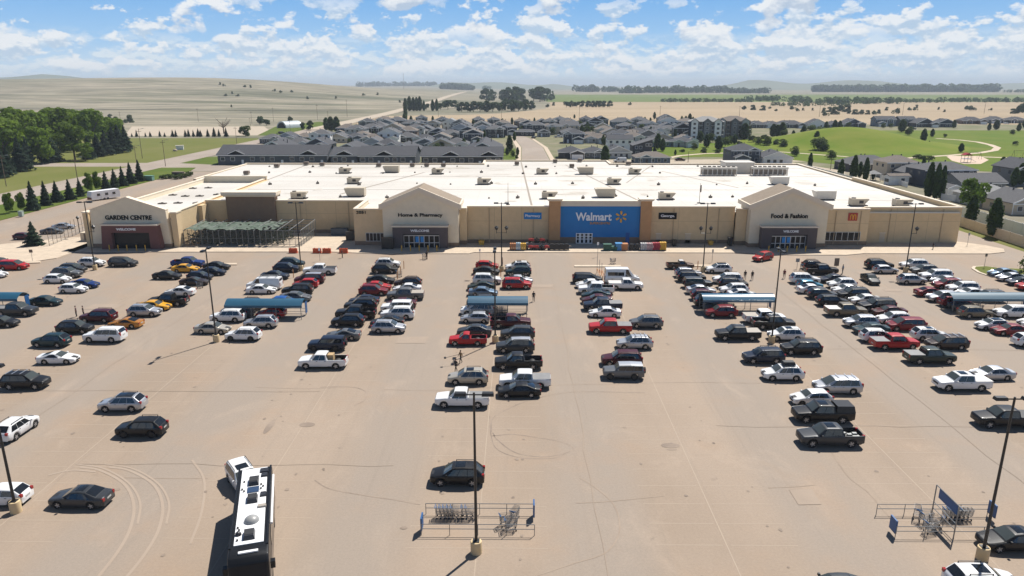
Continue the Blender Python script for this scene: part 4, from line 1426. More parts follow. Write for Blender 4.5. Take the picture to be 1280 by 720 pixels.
# modern black and white house with a shed roof
p = gp(803, 196)
r = empty('house', (p.x, p.y, 0))
MB().box(-4.5, 4.5, 0, 11, 0, 5.2).add([(4.5, 0, 5.2), (4.5, 11, 5.2), (4.5, 11, 8.0), (4.5, 0, 8.0), (-4.5, 0, 5.2), (-4.5, 11, 5.2)], [(0, 1, 2, 3), (4, 0, 3), (1, 5, 2)]).build('wall', wm('charcoal'), r)
MB().add([(-5, -.5, 5.1), (5, -.5, 8.1), (5, 11.5, 8.1), (-5, 11.5, 5.1), (-5, -.5, 5.3), (5, -.5, 8.3), (5, 11.5, 8.3), (-5, 11.5, 5.3)], [(3, 2, 1, 0), (4, 5, 6, 7), (0, 1, 5, 4), (1, 2, 6, 5), (2, 3, 7, 6), (3, 0, 4, 7)]).build('roof', rm('mid grey'), r)
MB().box(.5, 4.6, -2.5, -.01, 0, 2.6).build('porch', wm('white'), r)
MB().box(-4, 0, -.5, -.02, 2.7, 3.6).build('balcony', M_DDOOR, r)
for x in (-3, -1, 2, 3.6):
    window(r, x, 0, 3.8 if x < 0 else 5.0, 1.2, 1.2)
window(r, -2.4, 0, .8, 2, 1.5)
window(r, 2.5, -2.5, .7, 2, 1.4)
tag(r, 'tall black and white modern house with slanted roof behind the white store roof', 'house', 'houses of the subdivision behind the store')
# rows across the park
H(946, 160, 15, 11, 1, 'charcoal', 'dark grey', 'hip', None, True, FR)
H(966, 160, 15, 11, 1, 'white', 'dark grey', 'hip', ('R', 'white'), True, FR)
H(988, 160, 21, 11, 1, 'slate', 'dark grey', 'hip', ('R', 'white'), True, FR)
H(1022, 160, 15, 11, 1, 'white', 'dark grey', 'gable', None, True, FR)
H(1045, 160, 15, 12, 1, 'blue-grey', 'dark grey', 'hip', None, True, FR)
H(1067, 159, 15, 12, 1, 'slate', 'dark grey', 'gable', ('R', 'dark'), True, FR)
H(1107, 158, 16, 11, 2, 'blue-grey', 'dark grey', 'side', ('L', 'white'), True, FR)
H(1134, 158, 13, 11, 2, 'slate', 'dark grey', 'side', None, True, FR)
H(1157, 159, 16, 11, 1, 'charcoal', 'dark grey', 'gable', ('R', 'white'), True, FR)
H(1183, 159, 16, 11, 1, 'navy', 'dark grey', 'gable', None, True, FR)
H(1216, 155, 19, 12, 1, 'brown', 'dark grey', 'hip', ('R', 'white'), True, FR)
H(1246, 154, 17, 12, 1, 'slate', 'dark grey', 'hip', ('L', 'white'), True, FR)
H(1272, 154, 17, 12, 1, 'charcoal', 'dark grey', 'hip', None, True, FR)
# near cluster right of the store
H(1090, 214, 19, 12, 1, 'charcoal', 'mid grey', 'hip', None, False, RT, 4)
H(1127, 222, 12, 10, 2, 'beige', 'brownish', 'hip', None, False, RT, 3)
H(1152, 226, 12, 11, 1, 'slate', 'mid grey', 'hip', None, False, RT, 3)
H(1186, 233, 18, 11, 2, 'navy', 'mid grey', 'hip', None, False, RT, 5)
H(1228, 240, 15, 11, 1, 'grey', 'mid grey', 'side', None, False, RT, 5)
H(1252, 259, 13, 12, 1, 'pale grey', 'pale grey', 'hip', None, False, RT, 4)
H(1291, 268, 12, 11, 1, 'beige', 'mid grey', 'gable', None, False, RT, 5)
H(1192, 248, 4.5, 5, 1, 'white', 'mid grey', 'gable', None, False, RT, 5, desc='small white shed with grey gable roof')
H(1123, 231, 7, 3, 1, 'white', 'brownish', 'side', None, False, RT, 5, desc='low white shed with brownish roof')
H(1290, 232, 12, 12, 2, 'grey', 'dark grey', 'gable', None, False, RT, 5)
# the packed rows between those: further homes of the same estate
_fr = random.Random(77)
_occ = [(o.location.x, o.location.y) for o, *_r in house_items] + [(-40 + i * 8, 375 + 0 * i) for i in range(5)] + [tuple(gp(px, 174))[:2] for px in (872, 885, 900, 915, 930)]
for Y in (404, 430, 458, 487, 516, 548, 580, 612):
    X = -118 + _fr.uniform(0, 8)
    while X < 150:
        px, py = proj((X, Y, 0))
        ok = px > 432 and px < 868 and not (-16 < X < 20 and Y < 500) and not (630 < px < 700 and py > 168) and not (X < -20 and Y < 420)
        if 20 < X < 60 and Y < 425:
            ok = False
        if ok and all(abs(X - a) > 13 or abs(Y - b2) > 11 for a, b2 in _occ):
            st = 1 if _fr.random() < .55 else 2
            H(px, py, _fr.uniform(11, 14), _fr.uniform(10, 12), st, _fr.choice(list(WALLS) + ['white', 'white', 'pale grey', 'beige', 'navy', 'charcoal']), _fr.choice(['dark grey', 'mid grey', 'mid grey', 'brownish']), _fr.choice(['hip', 'hip', 'gable']), _fr.choice([None, ('L', 'white'), ('R', 'white')]), True, MD if py > 166 else BK)
            _occ.append((X, Y))
        X += _fr.uniform(13.5, 16)
HOUSE_POS = _occ
assign_labels(house_items)
# gazebo
p = gp(1094, 226)
r = empty('gazebo', (p.x, p.y, 0))
for sx in (-1.8, 1.8):
    for sy in (0, 3.6):
        MB().box(sx - .1, sx + .1, sy - .1, sy + .1, 0, 2.4).build('post', M_HTRIM, r)
roof_mesh('hip', -1.9, 1.9, -.1, 3.7, 2.4, 3.6, .3).build('roof', rm('pale grey'), r)
tag(r, 'small open white gazebo with pale hip roof beyond the white fence', 'gazebo')

# apartment blocks
def apartment(px, py, w, wc, wc2, label):
    p = gp(px, py)
    r = empty('apartment_building', (p.x, p.y, 0), R(-14))
    z = 10.8
    b = MB().box(-w / 2, w / 2, 0, 16, 0, z)
    b.build('wall', wm(wc), r)
    ro = roof_mesh('hip', -w / 2, w / 2, 0, 16, z, z + 3.0, .7).build('roof', rm('pale grey' if wc2 == 'white' else 'brownish'), r)
    for k, cx in enumerate((-w * .32, w * .05, w * .36)):
        bw = w * .2
        bb = MB().box(cx - bw / 2, cx + bw / 2, -2.2, -.01, 0, z)
        bb.add([(cx - bw / 2, -2.2, z), (cx + bw / 2, -2.2, z), (cx, -2.2, z + 1.8)], [(0, 1, 2)])
        bay = bb.build('bay', wm(wc2 if k != 1 else 'grey'), r)
        roof_mesh('gable', cx - bw / 2, cx + bw / 2, -2.2, 6, z, z + 1.8, .4).build('bay_roof', rm('mid grey'), bay)
        for f in range(4):
            window(r, cx, -2.2, .7 + f * 2.7, 1.5, 1.3)
    for k, cx in enumerate((-w * .14, w * .21, w * .47)):
        for f in range(4):
            o = MB().box(cx - 1.2, cx + 1.2, -1.3, -.02, .3 + f * 2.7, .45 + f * 2.7).build('balcony', M_HTRIM, r)
            rl = MB()
            for q in range(9):
                rl.box(cx - 1.2 + q * .3 - .02, cx - 1.2 + q * .3 + .02, -1.28, -1.24, .45 + f * 2.7, 1.45 + f * 2.7)
            rl.build('railing', M_DDOOR, o)
            if k < 2:
                window(r, cx, 0, .5 + f * 2.7, 1.6, 1.9)
    for sy in (3, 8, 13):
        for f in range(4):
            MB().box(-w / 2 - .05, -w / 2 + .02, sy - .7, sy + .7, .8 + f * 2.7, 2.1 + f * 2.7).build('window', M_HGLASS, r)
    tag(r, label, 'apartment block')
apartment(881, 174, 21, 'navy', 'white', 'four-storey navy apartment block with white bays and pale gabled roof')
apartment(915, 173, 21, 'brown', 'pale grey', 'four-storey brown and grey apartment block with brownish roof, right of the navy block')

# fences
def fence(pts, h, m, name, label, cat='fence', step=2.4, board=True, z=0.0, post_m=None):
    pts = [(q[0], q[1], 0.0) for q in pts]
    a, c = Vector(pts[0]), Vector(pts[-1])
    r = empty(name, (a.x, a.y, z))
    for i in range(len(pts) - 1):
        p, q = Vector(pts[i]) - a, Vector(pts[i + 1]) - a
        p.z = q.z = 0
        d = (q - p)
        L_ = d.length
        ang = math.atan2(d.y, d.x)
        M = Matrix.Translation(p) @ Matrix.Rotation(ang, 4, 'Z')
        MB().box(0, L_, -.04, .04, .05, h, M=M).build('panel', m, r)
        pb = MB()
        n = max(1, int(L_ / step))
        for k in range(n + 1):
            x = L_ * k / n
            pb.box(x - .08, x + .08, -.08, .08, 0, h + .12, M=M)
        o = pb.build('posts', post_m or m, r)
        o['kind'] = 'stuff'
    return tag(r, label, cat)
M_VINYL = mat('white_vinyl', (0.78, 0.77, 0.74), 0.6, 0.05, 1)
M_GFENCE = mat('grey_board_fence', (0.24, 0.22, 0.20), 0.85, 0.15, 2)
M_BLOCK = mat('beige_block_wall', (0.62, 0.53, 0.40), 0.9, scale=1.0, col2=(0.53, 0.45, 0.34), stretch=(1, 1, 3))
fence([(104.9, 118), (106.6, 150), (107.2, 176), (107.0, 282)], 2.3, M_BLOCK, 'block_wall', 'long low beige block wall along the drive right of the store', 'wall', 4)
fence([(112.5, 130), (113.8, 176), (113.5, 250), (112.0, 285)], 3.0, M_VINYL, 'vinyl_fence', 'long white vinyl fence behind the beige block wall', step=3)
fence([(-120, 321), (-92, 321)], 2.0, M_VINYL, 'vinyl_fence', 'short white vinyl fence at the back left corner of the store')
fence([(-112, 330), (-84, 330)], 2.0, M_GFENCE, 'board_fence', 'grey board fence behind the short white fence')
fence([(-122, 321), (-121, 345)], 1.8, M_VINYL, 'vinyl_fence', 'white vinyl fence running back beside the leftmost row house')
fence([tuple(gp(1130, 246)), tuple(gp(1175, 262))], 1.8, M_VINYL, 'vinyl_fence', 'white back garden fence near the twin tall poplars')
fence([tuple(gp(1176, 250)), tuple(gp(1211, 254))], 1.9, M_VINYL, 'vinyl_fence', 'white garden fence below the small white shed')
fence([tuple(gp(1100, 224)), tuple(gp(1134, 234))], 1.6, M_VINYL, 'vinyl_fence', 'white garden fence beside the gazebo')
fence([tuple(gp(1255, 208)), tuple(gp(1292, 212))], 1.6, M_GFENCE, 'board_fence', 'grey board fence at the right edge of the park')
# farm shed far left
p = gp(352, 160)
r = empty('farm_shed', (p.x, p.y, 0), R(-35))
b = MB()
n = 10
prof = [(6 * math.cos(math.pi * i / n), 5.2 * math.sin(math.pi * i / n)) for i in range(n + 1)]
b.prism(prof, 0, 16)
b.build('shell', mat('pale_metal_shed', (0.42, 0.46, 0.47), 0.5), r, 40)
MB().prism([(x * .8, z * .8) for x, z in prof], -.1, -.01).build('opening_shade', M_BLACK, r)  # black panel stands in for the shaded inside; the shell is solid
tag(r, 'rounded pale metal shed with a dark open end beside the far left road', 'shed')
p = gp(225, 187)
r = empty('utility_hut', (p.x, p.y, 0), R(20))
MB().box(-1.8, 1.8, -1.2, 1.2, 0, 2.0).build('wall', M_HTRIM, r)
MB().box(-2.0, 2.0, -1.4, 1.4, 2.0, 2.2).build('roof', M_ROOF, r)
tag(r, 'tiny white hut standing on the mown green field', 'hut')
p = gp(219, 189)
r = empty('boulder', (p.x, p.y, 0))
MB().ball((0, 0, .3), 1.3, .9, .9, 8, 5).build('rock', M_CONC, r, 60)
tag(r, 'pale boulder beside the tiny white hut on the green field', 'boulder')
# ================================================================== TREES
def leaf_mat(name, a, b, scale=0.5, rand=0.18):
    m = mat(name, a, 0.75, scale=scale, col2=b, coords='obj', objrand=rand, spec=0.12, detail=3)
    nt = m.node_tree
    if not nt.nodes.get('leaf_mix'):
        bs = nt.nodes['Principled BSDF']
        out = nt.nodes['Material Output']
        tr = nt.nodes.new('ShaderNodeBsdfTranslucent')
        mx = nt.nodes.new('ShaderNodeMixShader')
        mx.name = 'leaf_mix'
        mx.inputs[0].default_value = 0.38
        src = bs.inputs['Base Color'].links[0].from_socket
        hs = nt.nodes.new('ShaderNodeHueSaturation')
        hs.inputs['Value'].default_value = 1.25
        hs.inputs['Saturation'].default_value = 1.1
        nt.links.new(src, hs.inputs['Color'])
        nt.links.new(hs.outputs[0], tr.inputs['Color'])
        nt.links.new(bs.outputs[0], mx.inputs[1])
        nt.links.new(tr.outputs[0], mx.inputs[2])
        nt.links.new(mx.outputs[0], out.inputs['Surface'])
    return m
L_BROAD = leaf_mat('broad_leaves', (0.18, 0.255, 0.035), (0.07, 0.12, 0.02))
L_SPRUCE = leaf_mat('spruce_needles', (0.035, 0.06, 0.032), (0.018, 0.034, 0.024))
L_POPL = leaf_mat('poplar_leaves', (0.085, 0.14, 0.032), (0.035, 0.062, 0.02))
L_BUSH = leaf_mat('bush_leaves', (0.09, 0.125, 0.035), (0.045, 0.068, 0.022))
L_SAGE = leaf_mat('sage_leaves', (0.125, 0.15, 0.085), (0.075, 0.095, 0.055))
L_LIME = leaf_mat('bright_leaves', (0.135, 0.20, 0.035), (0.06, 0.105, 0.02))
L_DARK = leaf_mat('dark_leaves', (0.075, 0.115, 0.042), (0.036, 0.060, 0.027), 0.05)  # darker green for the distant trees and belts
M_BARK = mat('bark', (0.12, 0.09, 0.065), 0.9, 0.2, 3)

def leaf(b, p, n, s, rnd, asp=1.3):
    u = n.orthogonal().normalized()
    u.rotate(Matrix.Rotation(rnd.uniform(0, 6.28), 3, n))
    v = n.cross(u)
    u, v = u * s * asp, v * s
    b.add([p - u, p - v * .8, p + u, p + v * .8], [(0, 1, 2, 3)])

def rdir(rnd):
    z = rnd.uniform(-1, 1)
    t = rnd.uniform(0, 6.283)
    q = math.sqrt(1 - z * z)
    return Vector((q * math.cos(t), q * math.sin(t), z))

def broad_mesh(seed, h, r, nblob, nleaf, ls, mt, low=.25, fat=1.0):
    rnd = random.Random(seed)
    b = MB()
    blobs = []
    for i in range(nblob):
        a = rnd.uniform(0, 6.28)
        t = rnd.uniform(low + .12, .92)
        k = math.sin(math.pi * min(1, max(.05, (t - low) / (1 - low) * .9 + .1))) ** .6
        q = r * k * rnd.uniform(.25, .72)
        br = r * rnd.uniform(.28, .46) * fat
        blobs.append((Vector((q * math.cos(a), q * math.sin(a), h * t - br * .3)), br))
    for i in range(nleaf):
        c, br = rnd.choice(blobs)
        d = rdir(rnd)
        if d.z < -.5 and rnd.random() < .6:
            d.z = -d.z
        p = c + Vector((d.x, d.y, d.z * .8)) * br * rnd.uniform(.72, 1.05)
        n = (d + rdir(rnd) * .7).normalized()
        leaf(b, p, n, ls * rnd.uniform(.6, 1.2), rnd)
    return b.mesh('crown', mt)

def spruce_mesh(seed, h, r, nleaf, ls, mt):
    rnd = random.Random(seed)
    b = MB()
    for i in range(nleaf):
        t = 1 - math.sqrt(rnd.random()) * .96
        a = rnd.uniform(0, 6.283)
        tier = .70 + .30 * math.sin(t * h * 4.2 + math.sin(a * 3 + seed) * 1.4) + .14 * math.sin(a * 2 + seed * 1.7 + t * 5)
        q = r * (1 - t) ** .85 * tier * rnd.uniform(.45, 1.05)
        p = Vector((q * math.cos(a), q * math.sin(a), h * (.05 + .95 * t) - q * .18))
        out = Vector((math.cos(a), math.sin(a), rnd.uniform(.2, .9))).normalized()
        leaf(b, p, (out + rdir(rnd) * .5).normalized(), ls * (.5 + .7 * (1 - t)) * rnd.uniform(.6, 1.2), rnd, 1.7)
    b.tube((0, 0, h * .9), (0, 0, h * 1.0), ls * .25, .02, 4)
    return b.mesh('crown', mt)

def column_mesh(seed, h, r, nleaf, ls, mt):
    rnd = random.Random(seed)
    b = MB()
    for i in range(nleaf):
        t = rnd.random()
        a = rnd.uniform(0, 6.283)
        prof = math.sin(math.pi * min(1, t * .93 + .04)) ** .55 * (1.12 - .45 * t)
        q = r * prof * rnd.uniform(.55, 1.02) * (1 + .16 * math.sin(a * 3 + t * 14 + seed))
        p = Vector((q * math.cos(a), q * math.sin(a), h * (.06 + .94 * t)))
        out = Vector((math.cos(a), math.sin(a), rnd.uniform(.1, 1.2))).normalized()
        leaf(b, p, (out + rdir(rnd) * .6).normalized(), ls * rnd.uniform(.6, 1.2), rnd, 1.5)
    return b.mesh('crown', mt)

def trunk_mesh(h, r, limbs=0, seed=1, crown_h=8):
    rnd = random.Random(seed)
    b = MB()
    b.tube((0, 0, -.1), (0, 0, h), r, r * .6, 7)
    for i in range(limbs):
        a = i * 6.28 / limbs + rnd.uniform(-.4, .4)
        z = h * rnd.uniform(.75, 1.0)
        L_ = crown_h * rnd.uniform(.25, .4)
        b.tube((0, 0, z), (math.cos(a) * L_ * .7, math.sin(a) * L_ * .7, z + L_), r * .5, r * .18, 5)
    return b.mesh('trunk', M_BARK)

KINDS = {}
def kind(name, h, crowns, trunk):
    KINDS[name] = (h, crowns, trunk)
kind('broad', 14, [broad_mesh(s, 14, 6.2, 17, 3000, .42, L_BROAD, .2) for s in (1, 2, 3, 41)], trunk_mesh(6, .35, 5, 1, 14))
kind('lime', 10, [broad_mesh(s, 10, 4.6, 14, 2200, .36, L_LIME, .18) for s in (4,)], trunk_mesh(3.5, .22, 5, 2, 10))
kind('small', 5, [broad_mesh(s, 5, 1.9, 14, 1100, .22, L_BUSH, .14, 1.7) for s in (5, 6)], trunk_mesh(1.4, .09, 4, 3, 4))
kind('spruce', 10, [spruce_mesh(s, 10, 2.6, 2600, .30, L_SPRUCE) for s in (7, 8, 9, 27, 28)], trunk_mesh(5, .18))
kind('poplar', 10, [column_mesh(s, 10, 1.45, 2200, .26, L_POPL) for s in (10, 11, 12)], trunk_mesh(5, .16))
kind('bush', 3, [broad_mesh(s, 3, 2.2, 8, 500, .26, L_BUSH, .02) for s in (13, 14)], trunk_mesh(1, .1, 3, 4, 2))
kind('sage', 4, [broad_mesh(s, 4, 3.2, 8, 420, .42, L_SAGE, .02) for s in (15, 16)], trunk_mesh(1, .12, 3, 5, 2))
kind('far', 14, [broad_mesh(s, 14, 7.5, 12, 900, .9, L_DARK, .05) for s in (17, 18, 19)], trunk_mesh(4, .4, 3, 6, 10))
NAMES = {'broad': ('broadleaf_tree', 'tree'), 'lime': ('broadleaf_tree', 'tree'), 'small': ('young_tree', 'tree'), 'spruce': ('spruce_tree', 'spruce'), 'poplar': ('columnar_tree', 'poplar'), 'bush': ('bush', 'bush'), 'sage': ('bush', 'bush'), 'far': ('broadleaf_tree', 'tree')}
tree_items = []
_tr = random.Random(99)
def tree(k, px, py, hpx, desc, place, group, wide=1.0):
    """hpx: height of the tree in photo pixels"""
    h0, crowns, trunk = KINDS[k]
    p = gp(px, py)
    if k in ('far', 'sage', 'bush') and p.y > 700:
        p.z = terr(p.x, p.y) + .06
    h = hpx * (CAM_H / (py - HOR_Y)) * 1.02
    nm, cat = NAMES[k]
    r = empty(nm, (p.x, p.y, p.z), _tr.uniform(0, 6.28))
    s = h / h0
    r.scale = (s * wide * _tr.uniform(.85, 1.15), s * wide * _tr.uniform(.85, 1.15), s)
    inst('trunk', trunk, r)
    inst('crown', _tr.choice(crowns), r)
    tag(r, None, cat, group)
    tree_items.append((r, desc, place, px))
    return r
# spruces on the berm
for px, py, h in ((42, 263, 38), (58, 257, 32), (72, 253, 28), (88, 250, 27), (101, 246, 24), (133, 237, 24), (144, 235, 25), (154, 233, 26), (164, 230, 28), (175, 227, 28)):
    tree('spruce', px, py, h, 'dark spruce', 'on the grass berm along the left drive', 'spruces on the grass berm', 1.15)
for px, py, h in ((13, 267, 20), (27, 264, 18), (112, 241, 19), (123, 239, 19)):
    tree('lime', px, py, h, 'round leafy green tree', 'among the spruces on the grass berm', 'round trees on the grass berm', .58).children[1].data = KINDS['broad'][1][0]
for px, py in ((205, 224), (213, 223), (222, 224), (230, 222), (237, 220)):
    tree('bush', px, py, 6, 'low dark shrub', 'on the berm end near the travel road', 'shrubs at the end of the berm', 1.5)
# wood at left
for px, py, h, w in ((8, 205, 60, 1.1), (25, 200, 66, 1.1), (48, 196, 58, 1.1), (40, 190, 54, 1), (62, 188, 52, 1), (80, 190, 56, 1.1), (100, 186, 50, 1.1), (118, 186, 50, 1), (52, 204, 46, 1), (75, 186, 52, 1), (112, 180, 44, 1), (138, 184, 38, .9), (152, 183, 36, .8), (94, 200, 46, 1.0), (0, 198, 50, 1)):
    tree('broad', px, py, h, 'big leafy tree', 'in the wood at the left edge', 'leafy trees of the left wood', w)
for px, py, h in ((27, 214, 44), (12, 218, 36), (64, 203, 44), (112, 199, 30), (123, 196, 30), (133, 194, 32), (143, 192, 34), (150, 191, 36), (158, 188, 32), (3, 222, 42), (36, 206, 36)):
    tree('spruce', px, py, h, 'dark bluish spruce', 'at the edge of the left wood', 'spruces of the left wood', 1.25)
tree('broad', 107, 201, 24, 'short spreading tree', 'on the lawn before the left wood', 'lone trees', 1.4)
# row of young spruces
for px, h in ((165, 5), (171, 9), (182, 6), (188, 7), (200, 8), (206, 6), (216, 9), (220, 9), (232, 9), (236, 10), (242, 9), (248, 11), (251, 9), (260, 10), (268, 12), (274, 10), (283, 12)):
    tree('spruce', px, 171, h, 'small young spruce', 'in the line along the gravel yard', 'young spruces along the gravel yard', 1.1)
tree('bush', 307, 170, 14, 'dense round bush', 'beside the dead tree by the far left road', 'lone bushes', .8)
# bare old tree
p = gp(280, 167)
r = empty('dead_tree', (p.x, p.y, 0))
b = MB()
rnd = random.Random(5)
b.tube((0, 0, 0), (0, 0, 5), .5, .35, 7)
for i in range(16):
    a, L_ = rnd.uniform(0, 6.28), rnd.uniform(3, 8)
    z = rnd.uniform(3, 6)
    e = Vector((math.cos(a) * L_ * .75, math.sin(a) * L_ * .75, z + L_ * rnd.uniform(.4, .8)))
    b.tube((0, 0, z), e, .2, .05, 5)
    for q in range(3):
        e2 = e + rdir(rnd) * 1.8
        b.tube(Vector((0, 0, z)).lerp(e, .65), e2, .07, .02, 4)
b.build('trunk', M_BARK, r)
tag(r, 'gnarled half bare old tree left of the metal shed', 'tree')
for (px, py, h) in ((388, 163, 12), (379, 162, 9), (363, 155, 9), (325, 156, 12), (333, 157, 9)):
    tree('far', px, py, h, 'round dark tree', 'beside the far left road', 'roadside trees far left')
for (px, py, h) in ((408, 163, 13), (414, 164, 18), (421, 165, 19), (408, 160, 13)):
    tree('poplar', px, py, h, 'dark upright tree', 'left of the house cluster by the gravel road', 'dark trees left of the houses', 2.0)
for (px, py, h) in ((164, 153, 9), (139, 150, 7), (145, 152, 6), (156, 154, 5)):
    tree('sage', px, py, h, 'grey-green bush', 'on the prairie above the left wood', 'bushes on the left prairie')
for (px, py) in ((277, 126.5), (282, 127), (283, 131), (292, 130), (298, 131), (308, 127), (315, 127), (290, 137), (344, 128), (352, 128.5), (366, 128), (385, 131), (420, 130), (455, 127), (472, 126), (500, 131)):
    tree('sage', px, py, 3, 'tiny dark bush', 'on the prairie left of the gravel road', 'scattered prairie bushes')
# tall poplars and farm trees behind the houses
for px, py, h in ((507, 140, 17), (512, 139, 18), (517, 139, 17), (521, 139, 17), (525, 139, 18), (530, 139, 13), (541, 139, 14), (546, 139, 15), (507, 150, 16)):
    tree('poplar', px, py, h, 'tall slim poplar', 'in the line behind the house cluster', 'poplars behind the houses', 1.35)
for px, py, h, w in ((533, 138, 9, 1), (551, 138, 10, 1), (560, 137, 13, 1), (569, 136, 10, 1), (577, 140, 12, 1), (584, 140, 12, 1), (592, 140, 13, 1), (600, 140, 14, 1), (608, 140, 14, 1), (616, 140, 14, 1), (624, 140, 13, 1), (632, 138, 14, 1), (640, 139, 14, 1.1), (648, 139, 15, 1.1), (657, 138, 14, 1.1), (664, 137, 11, 1), (608, 128, 16, 1), (615, 127, 14, 1), (636, 129, 19, 1.1), (645, 128, 19, 1.1), (652, 127, 16, 1.1), (667, 127, 18, 1.2), (675, 127, 18, 1.2), (684, 126, 15, 1.2), (629, 127, 14, 1)):
    tree('far', px, py, h, 'dark leafy tree', 'in the farmyard wood behind the houses', 'farmyard trees', w)
for px in (708, 714, 721, 728, 735, 741, 746, 750, 755, 762):
    tree('far', px, 134, 8, 'rounded dark tree', 'in the row on the stubble field', 'field row trees', 1.1)
for px, py in ((684, 134), (787, 131.5), (692, 132)):
    tree('sage', px, py, 4, 'lone small bush', 'on the stubble field', 'lone field bushes')
# dark trees among the houses
for px, py, h in ((598, 192, 18), (580, 186, 13), (637, 190, 21), (643, 176, 11), (634, 194, 10), (647, 194, 10), (756, 204, 22), (822, 186, 19), (828, 189, 16), (818, 192, 9), (844, 194, 7)):
    tree('poplar', px, py, h, 'dark upright tree', 'among the houses behind the white roof', 'trees among the houses', 1.7)
for px, py, h in ((552, 188, 11), (546, 191, 12), (420, 204, 9), (387, 182, 9), (340, 203, 7), (289, 204, 8), (458, 204, 7), (386, 203, 7), (603, 203, 6), (641, 196, 8), (646, 199, 6)):
    tree('small', px, py, h, 'small rounded green tree', 'beside the row houses', 'garden trees by the row houses', 1.0)
for px, py, h in ((506, 153, 12), (514, 156, 11), (541, 152, 7), (628, 156, 8), (640, 156, 9), (668, 153, 6), (718, 148, 5), (818, 149, 9), (806, 152, 6), (813, 153, 6), (852, 153, 8), (857, 153, 8), (862, 152, 10), (866, 153, 7)):
    tree('poplar', px, py, h, 'little dark tree', 'at the back of the subdivision', 'trees at the back of the subdivision', 1.8)
_fr = random.Random(5)
_n = 0
while _n < 46:
    X, Y = _fr.uniform(-112, 150), _fr.uniform(395, 600)
    px, py = proj((X, Y, 0))
    if 436 < px < 880 and not (-16 < X < 20 and Y < 500) and all(abs(X - a) > 7.2 or abs(Y - b2 - 5) > 7 for a, b2 in HOUSE_POS):
        _n += 1
        if _fr.random() < .5:
            tree('small', px, py, _fr.uniform(6, 10), 'small garden tree', 'between the houses', 'garden trees between the houses', 1.1)
        else:
            tree('poplar', px, py, _fr.uniform(7, 12), 'dark conical tree', 'between the houses', 'conical trees between the houses', 1.6)
# park trees
for px, py, h in ((875, 178, 14), (883, 184, 16), (898, 188, 18), (918, 180, 12), (930, 174, 20), (935, 172, 16), (966, 171, 16), (971, 171, 15), (977, 171, 18), (991, 175, 12), (1020, 182, 18), (1004, 170, 13), (1032, 165, 13), (1043, 163, 13), (1049, 163, 12), (1127, 165, 16), (1236, 163, 9), (1245, 162, 12), (1192, 160, 10), (1201, 190, 11), (1154, 177, 16), (1165, 171, 10), (1161, 182, 6), (1273, 164, 10), (1281, 160, 12), (1272, 142, 10), (1278, 141, 12)):
    tree('poplar', px, py, h, 'dark upright tree', 'on the park lawn', 'upright trees of the park', 2.0)
for px, py, h in ((868, 187, 8), (880, 190, 6), (906, 184, 13), (912, 180, 10), (958, 182, 12), (948, 181, 10), (970, 182, 8), (979, 184, 10), (1022, 188, 17), (1027, 188, 14), (1016, 180, 10), (1030, 189, 11), (993, 195, 12), (1039, 199, 11), (1135, 169, 9), (1138, 166, 8), (1181, 172, 5), (1269, 182, 6), (940, 178, 9), (888, 178, 12), (924, 184, 8), (980, 172, 10), (955, 176, 8), (1014, 168, 12), (1026, 170, 12), (1060, 161, 8), (1104, 160, 6), (1113, 160, 6), (1265, 168, 6)):
    tree('small', px, py, h, 'bushy dark tree', 'on the park lawn', 'bushy trees of the park', 1.25)
for px, py, h in ((1145, 198, 6), (1153, 199, 5), (1162, 200, 6), (867, 184, 6), (853, 190, 4), (897, 191, 5), (880, 191, 5)):
    tree('bush', px, py, h, 'low dark shrub', 'at the park edge', 'shrubs at the park edge', 1.5)
# slim poplars near the store
for px, py, h, w in ((1012, 211, 20, 1.1), (1050, 225, 26, 1.2), (1066, 226, 32, 1.1), (1081, 227, 30, 1.1), (1074, 222, 20, 1.1), (1159, 249, 46, .85), (1168, 250, 46, .85), (1175, 249, 42, .85), (1091, 225, 12, 1.4), (1154, 209, 14, 1.3), (1251, 218, 22, 1.4), (1267, 233, 24, 1.5), (1274, 232, 28, 1.5)):
    tree('poplar', px, py, h, 'slim dark poplar', 'along the fence right of the store', 'poplars along the right fence', w)
t = tree('poplar', 1212, 283, 40, 'stout columnar green tree with bare trunk', 'by the store right corner', 'pair of columnar street trees', 1.35)
t = tree('poplar', 1240, 296, 49, 'tall columnar green tree with bare trunk', 'on the verge at the right edge', 'pair of columnar street trees', 1.25)
for t in (tree_items[-1][0], tree_items[-2][0]):
    t.children[1].scale = (1, 1, .86)
    t.children[1].location = (0, 0, 1.4)
tree('lime', 1214, 262, 44, 'big bright green broadleaf tree', 'beside the small white shed', 'garden trees right of the store', 1.0)
tree('small', 1285, 352, 34, 'bare stemmed young tree', 'on the lot island at the right edge', 'island trees', .9)
tree('spruce', 43, 307, 32, 'bushy light green young pine', 'on the pavement left of the garden entrance', 'pavement trees', 1.7)
# scrub on the far right fields
rnd = random.Random(12)
for px, py, h in ((930, 137, 5), (941, 137.5, 6), (953, 138, 6), (962, 136, 3), (970, 139, 3), (991, 137, 5), (997, 139, 4), (1004, 138, 3), (1016, 138, 3), (1032, 145, 6), (1044, 143, 9), (1036, 140, 6), (1029, 141, 6), (1058, 140, 9), (1061, 142, 4), (1069, 143, 6), (1075, 143, 6), (1084, 143, 5), (1093, 143, 5), (1099, 142, 5), (1108, 138, 4), (1120, 142, 7), (1137, 138, 4), (1144, 138, 4), (1145, 135, 4), (1173, 137, 3), (1180, 140, 3), (1209, 137, 5), (1215, 138, 6), (1238, 138, 3), (1266, 142, 6), (1277, 136, 6), (1052, 139, 8), (1047, 139, 7)):
    tree('sage', px, py, h, 'grey-green bush', 'on the tan field beyond the park', 'bushes on the far right field')
assign_labels(tree_items)
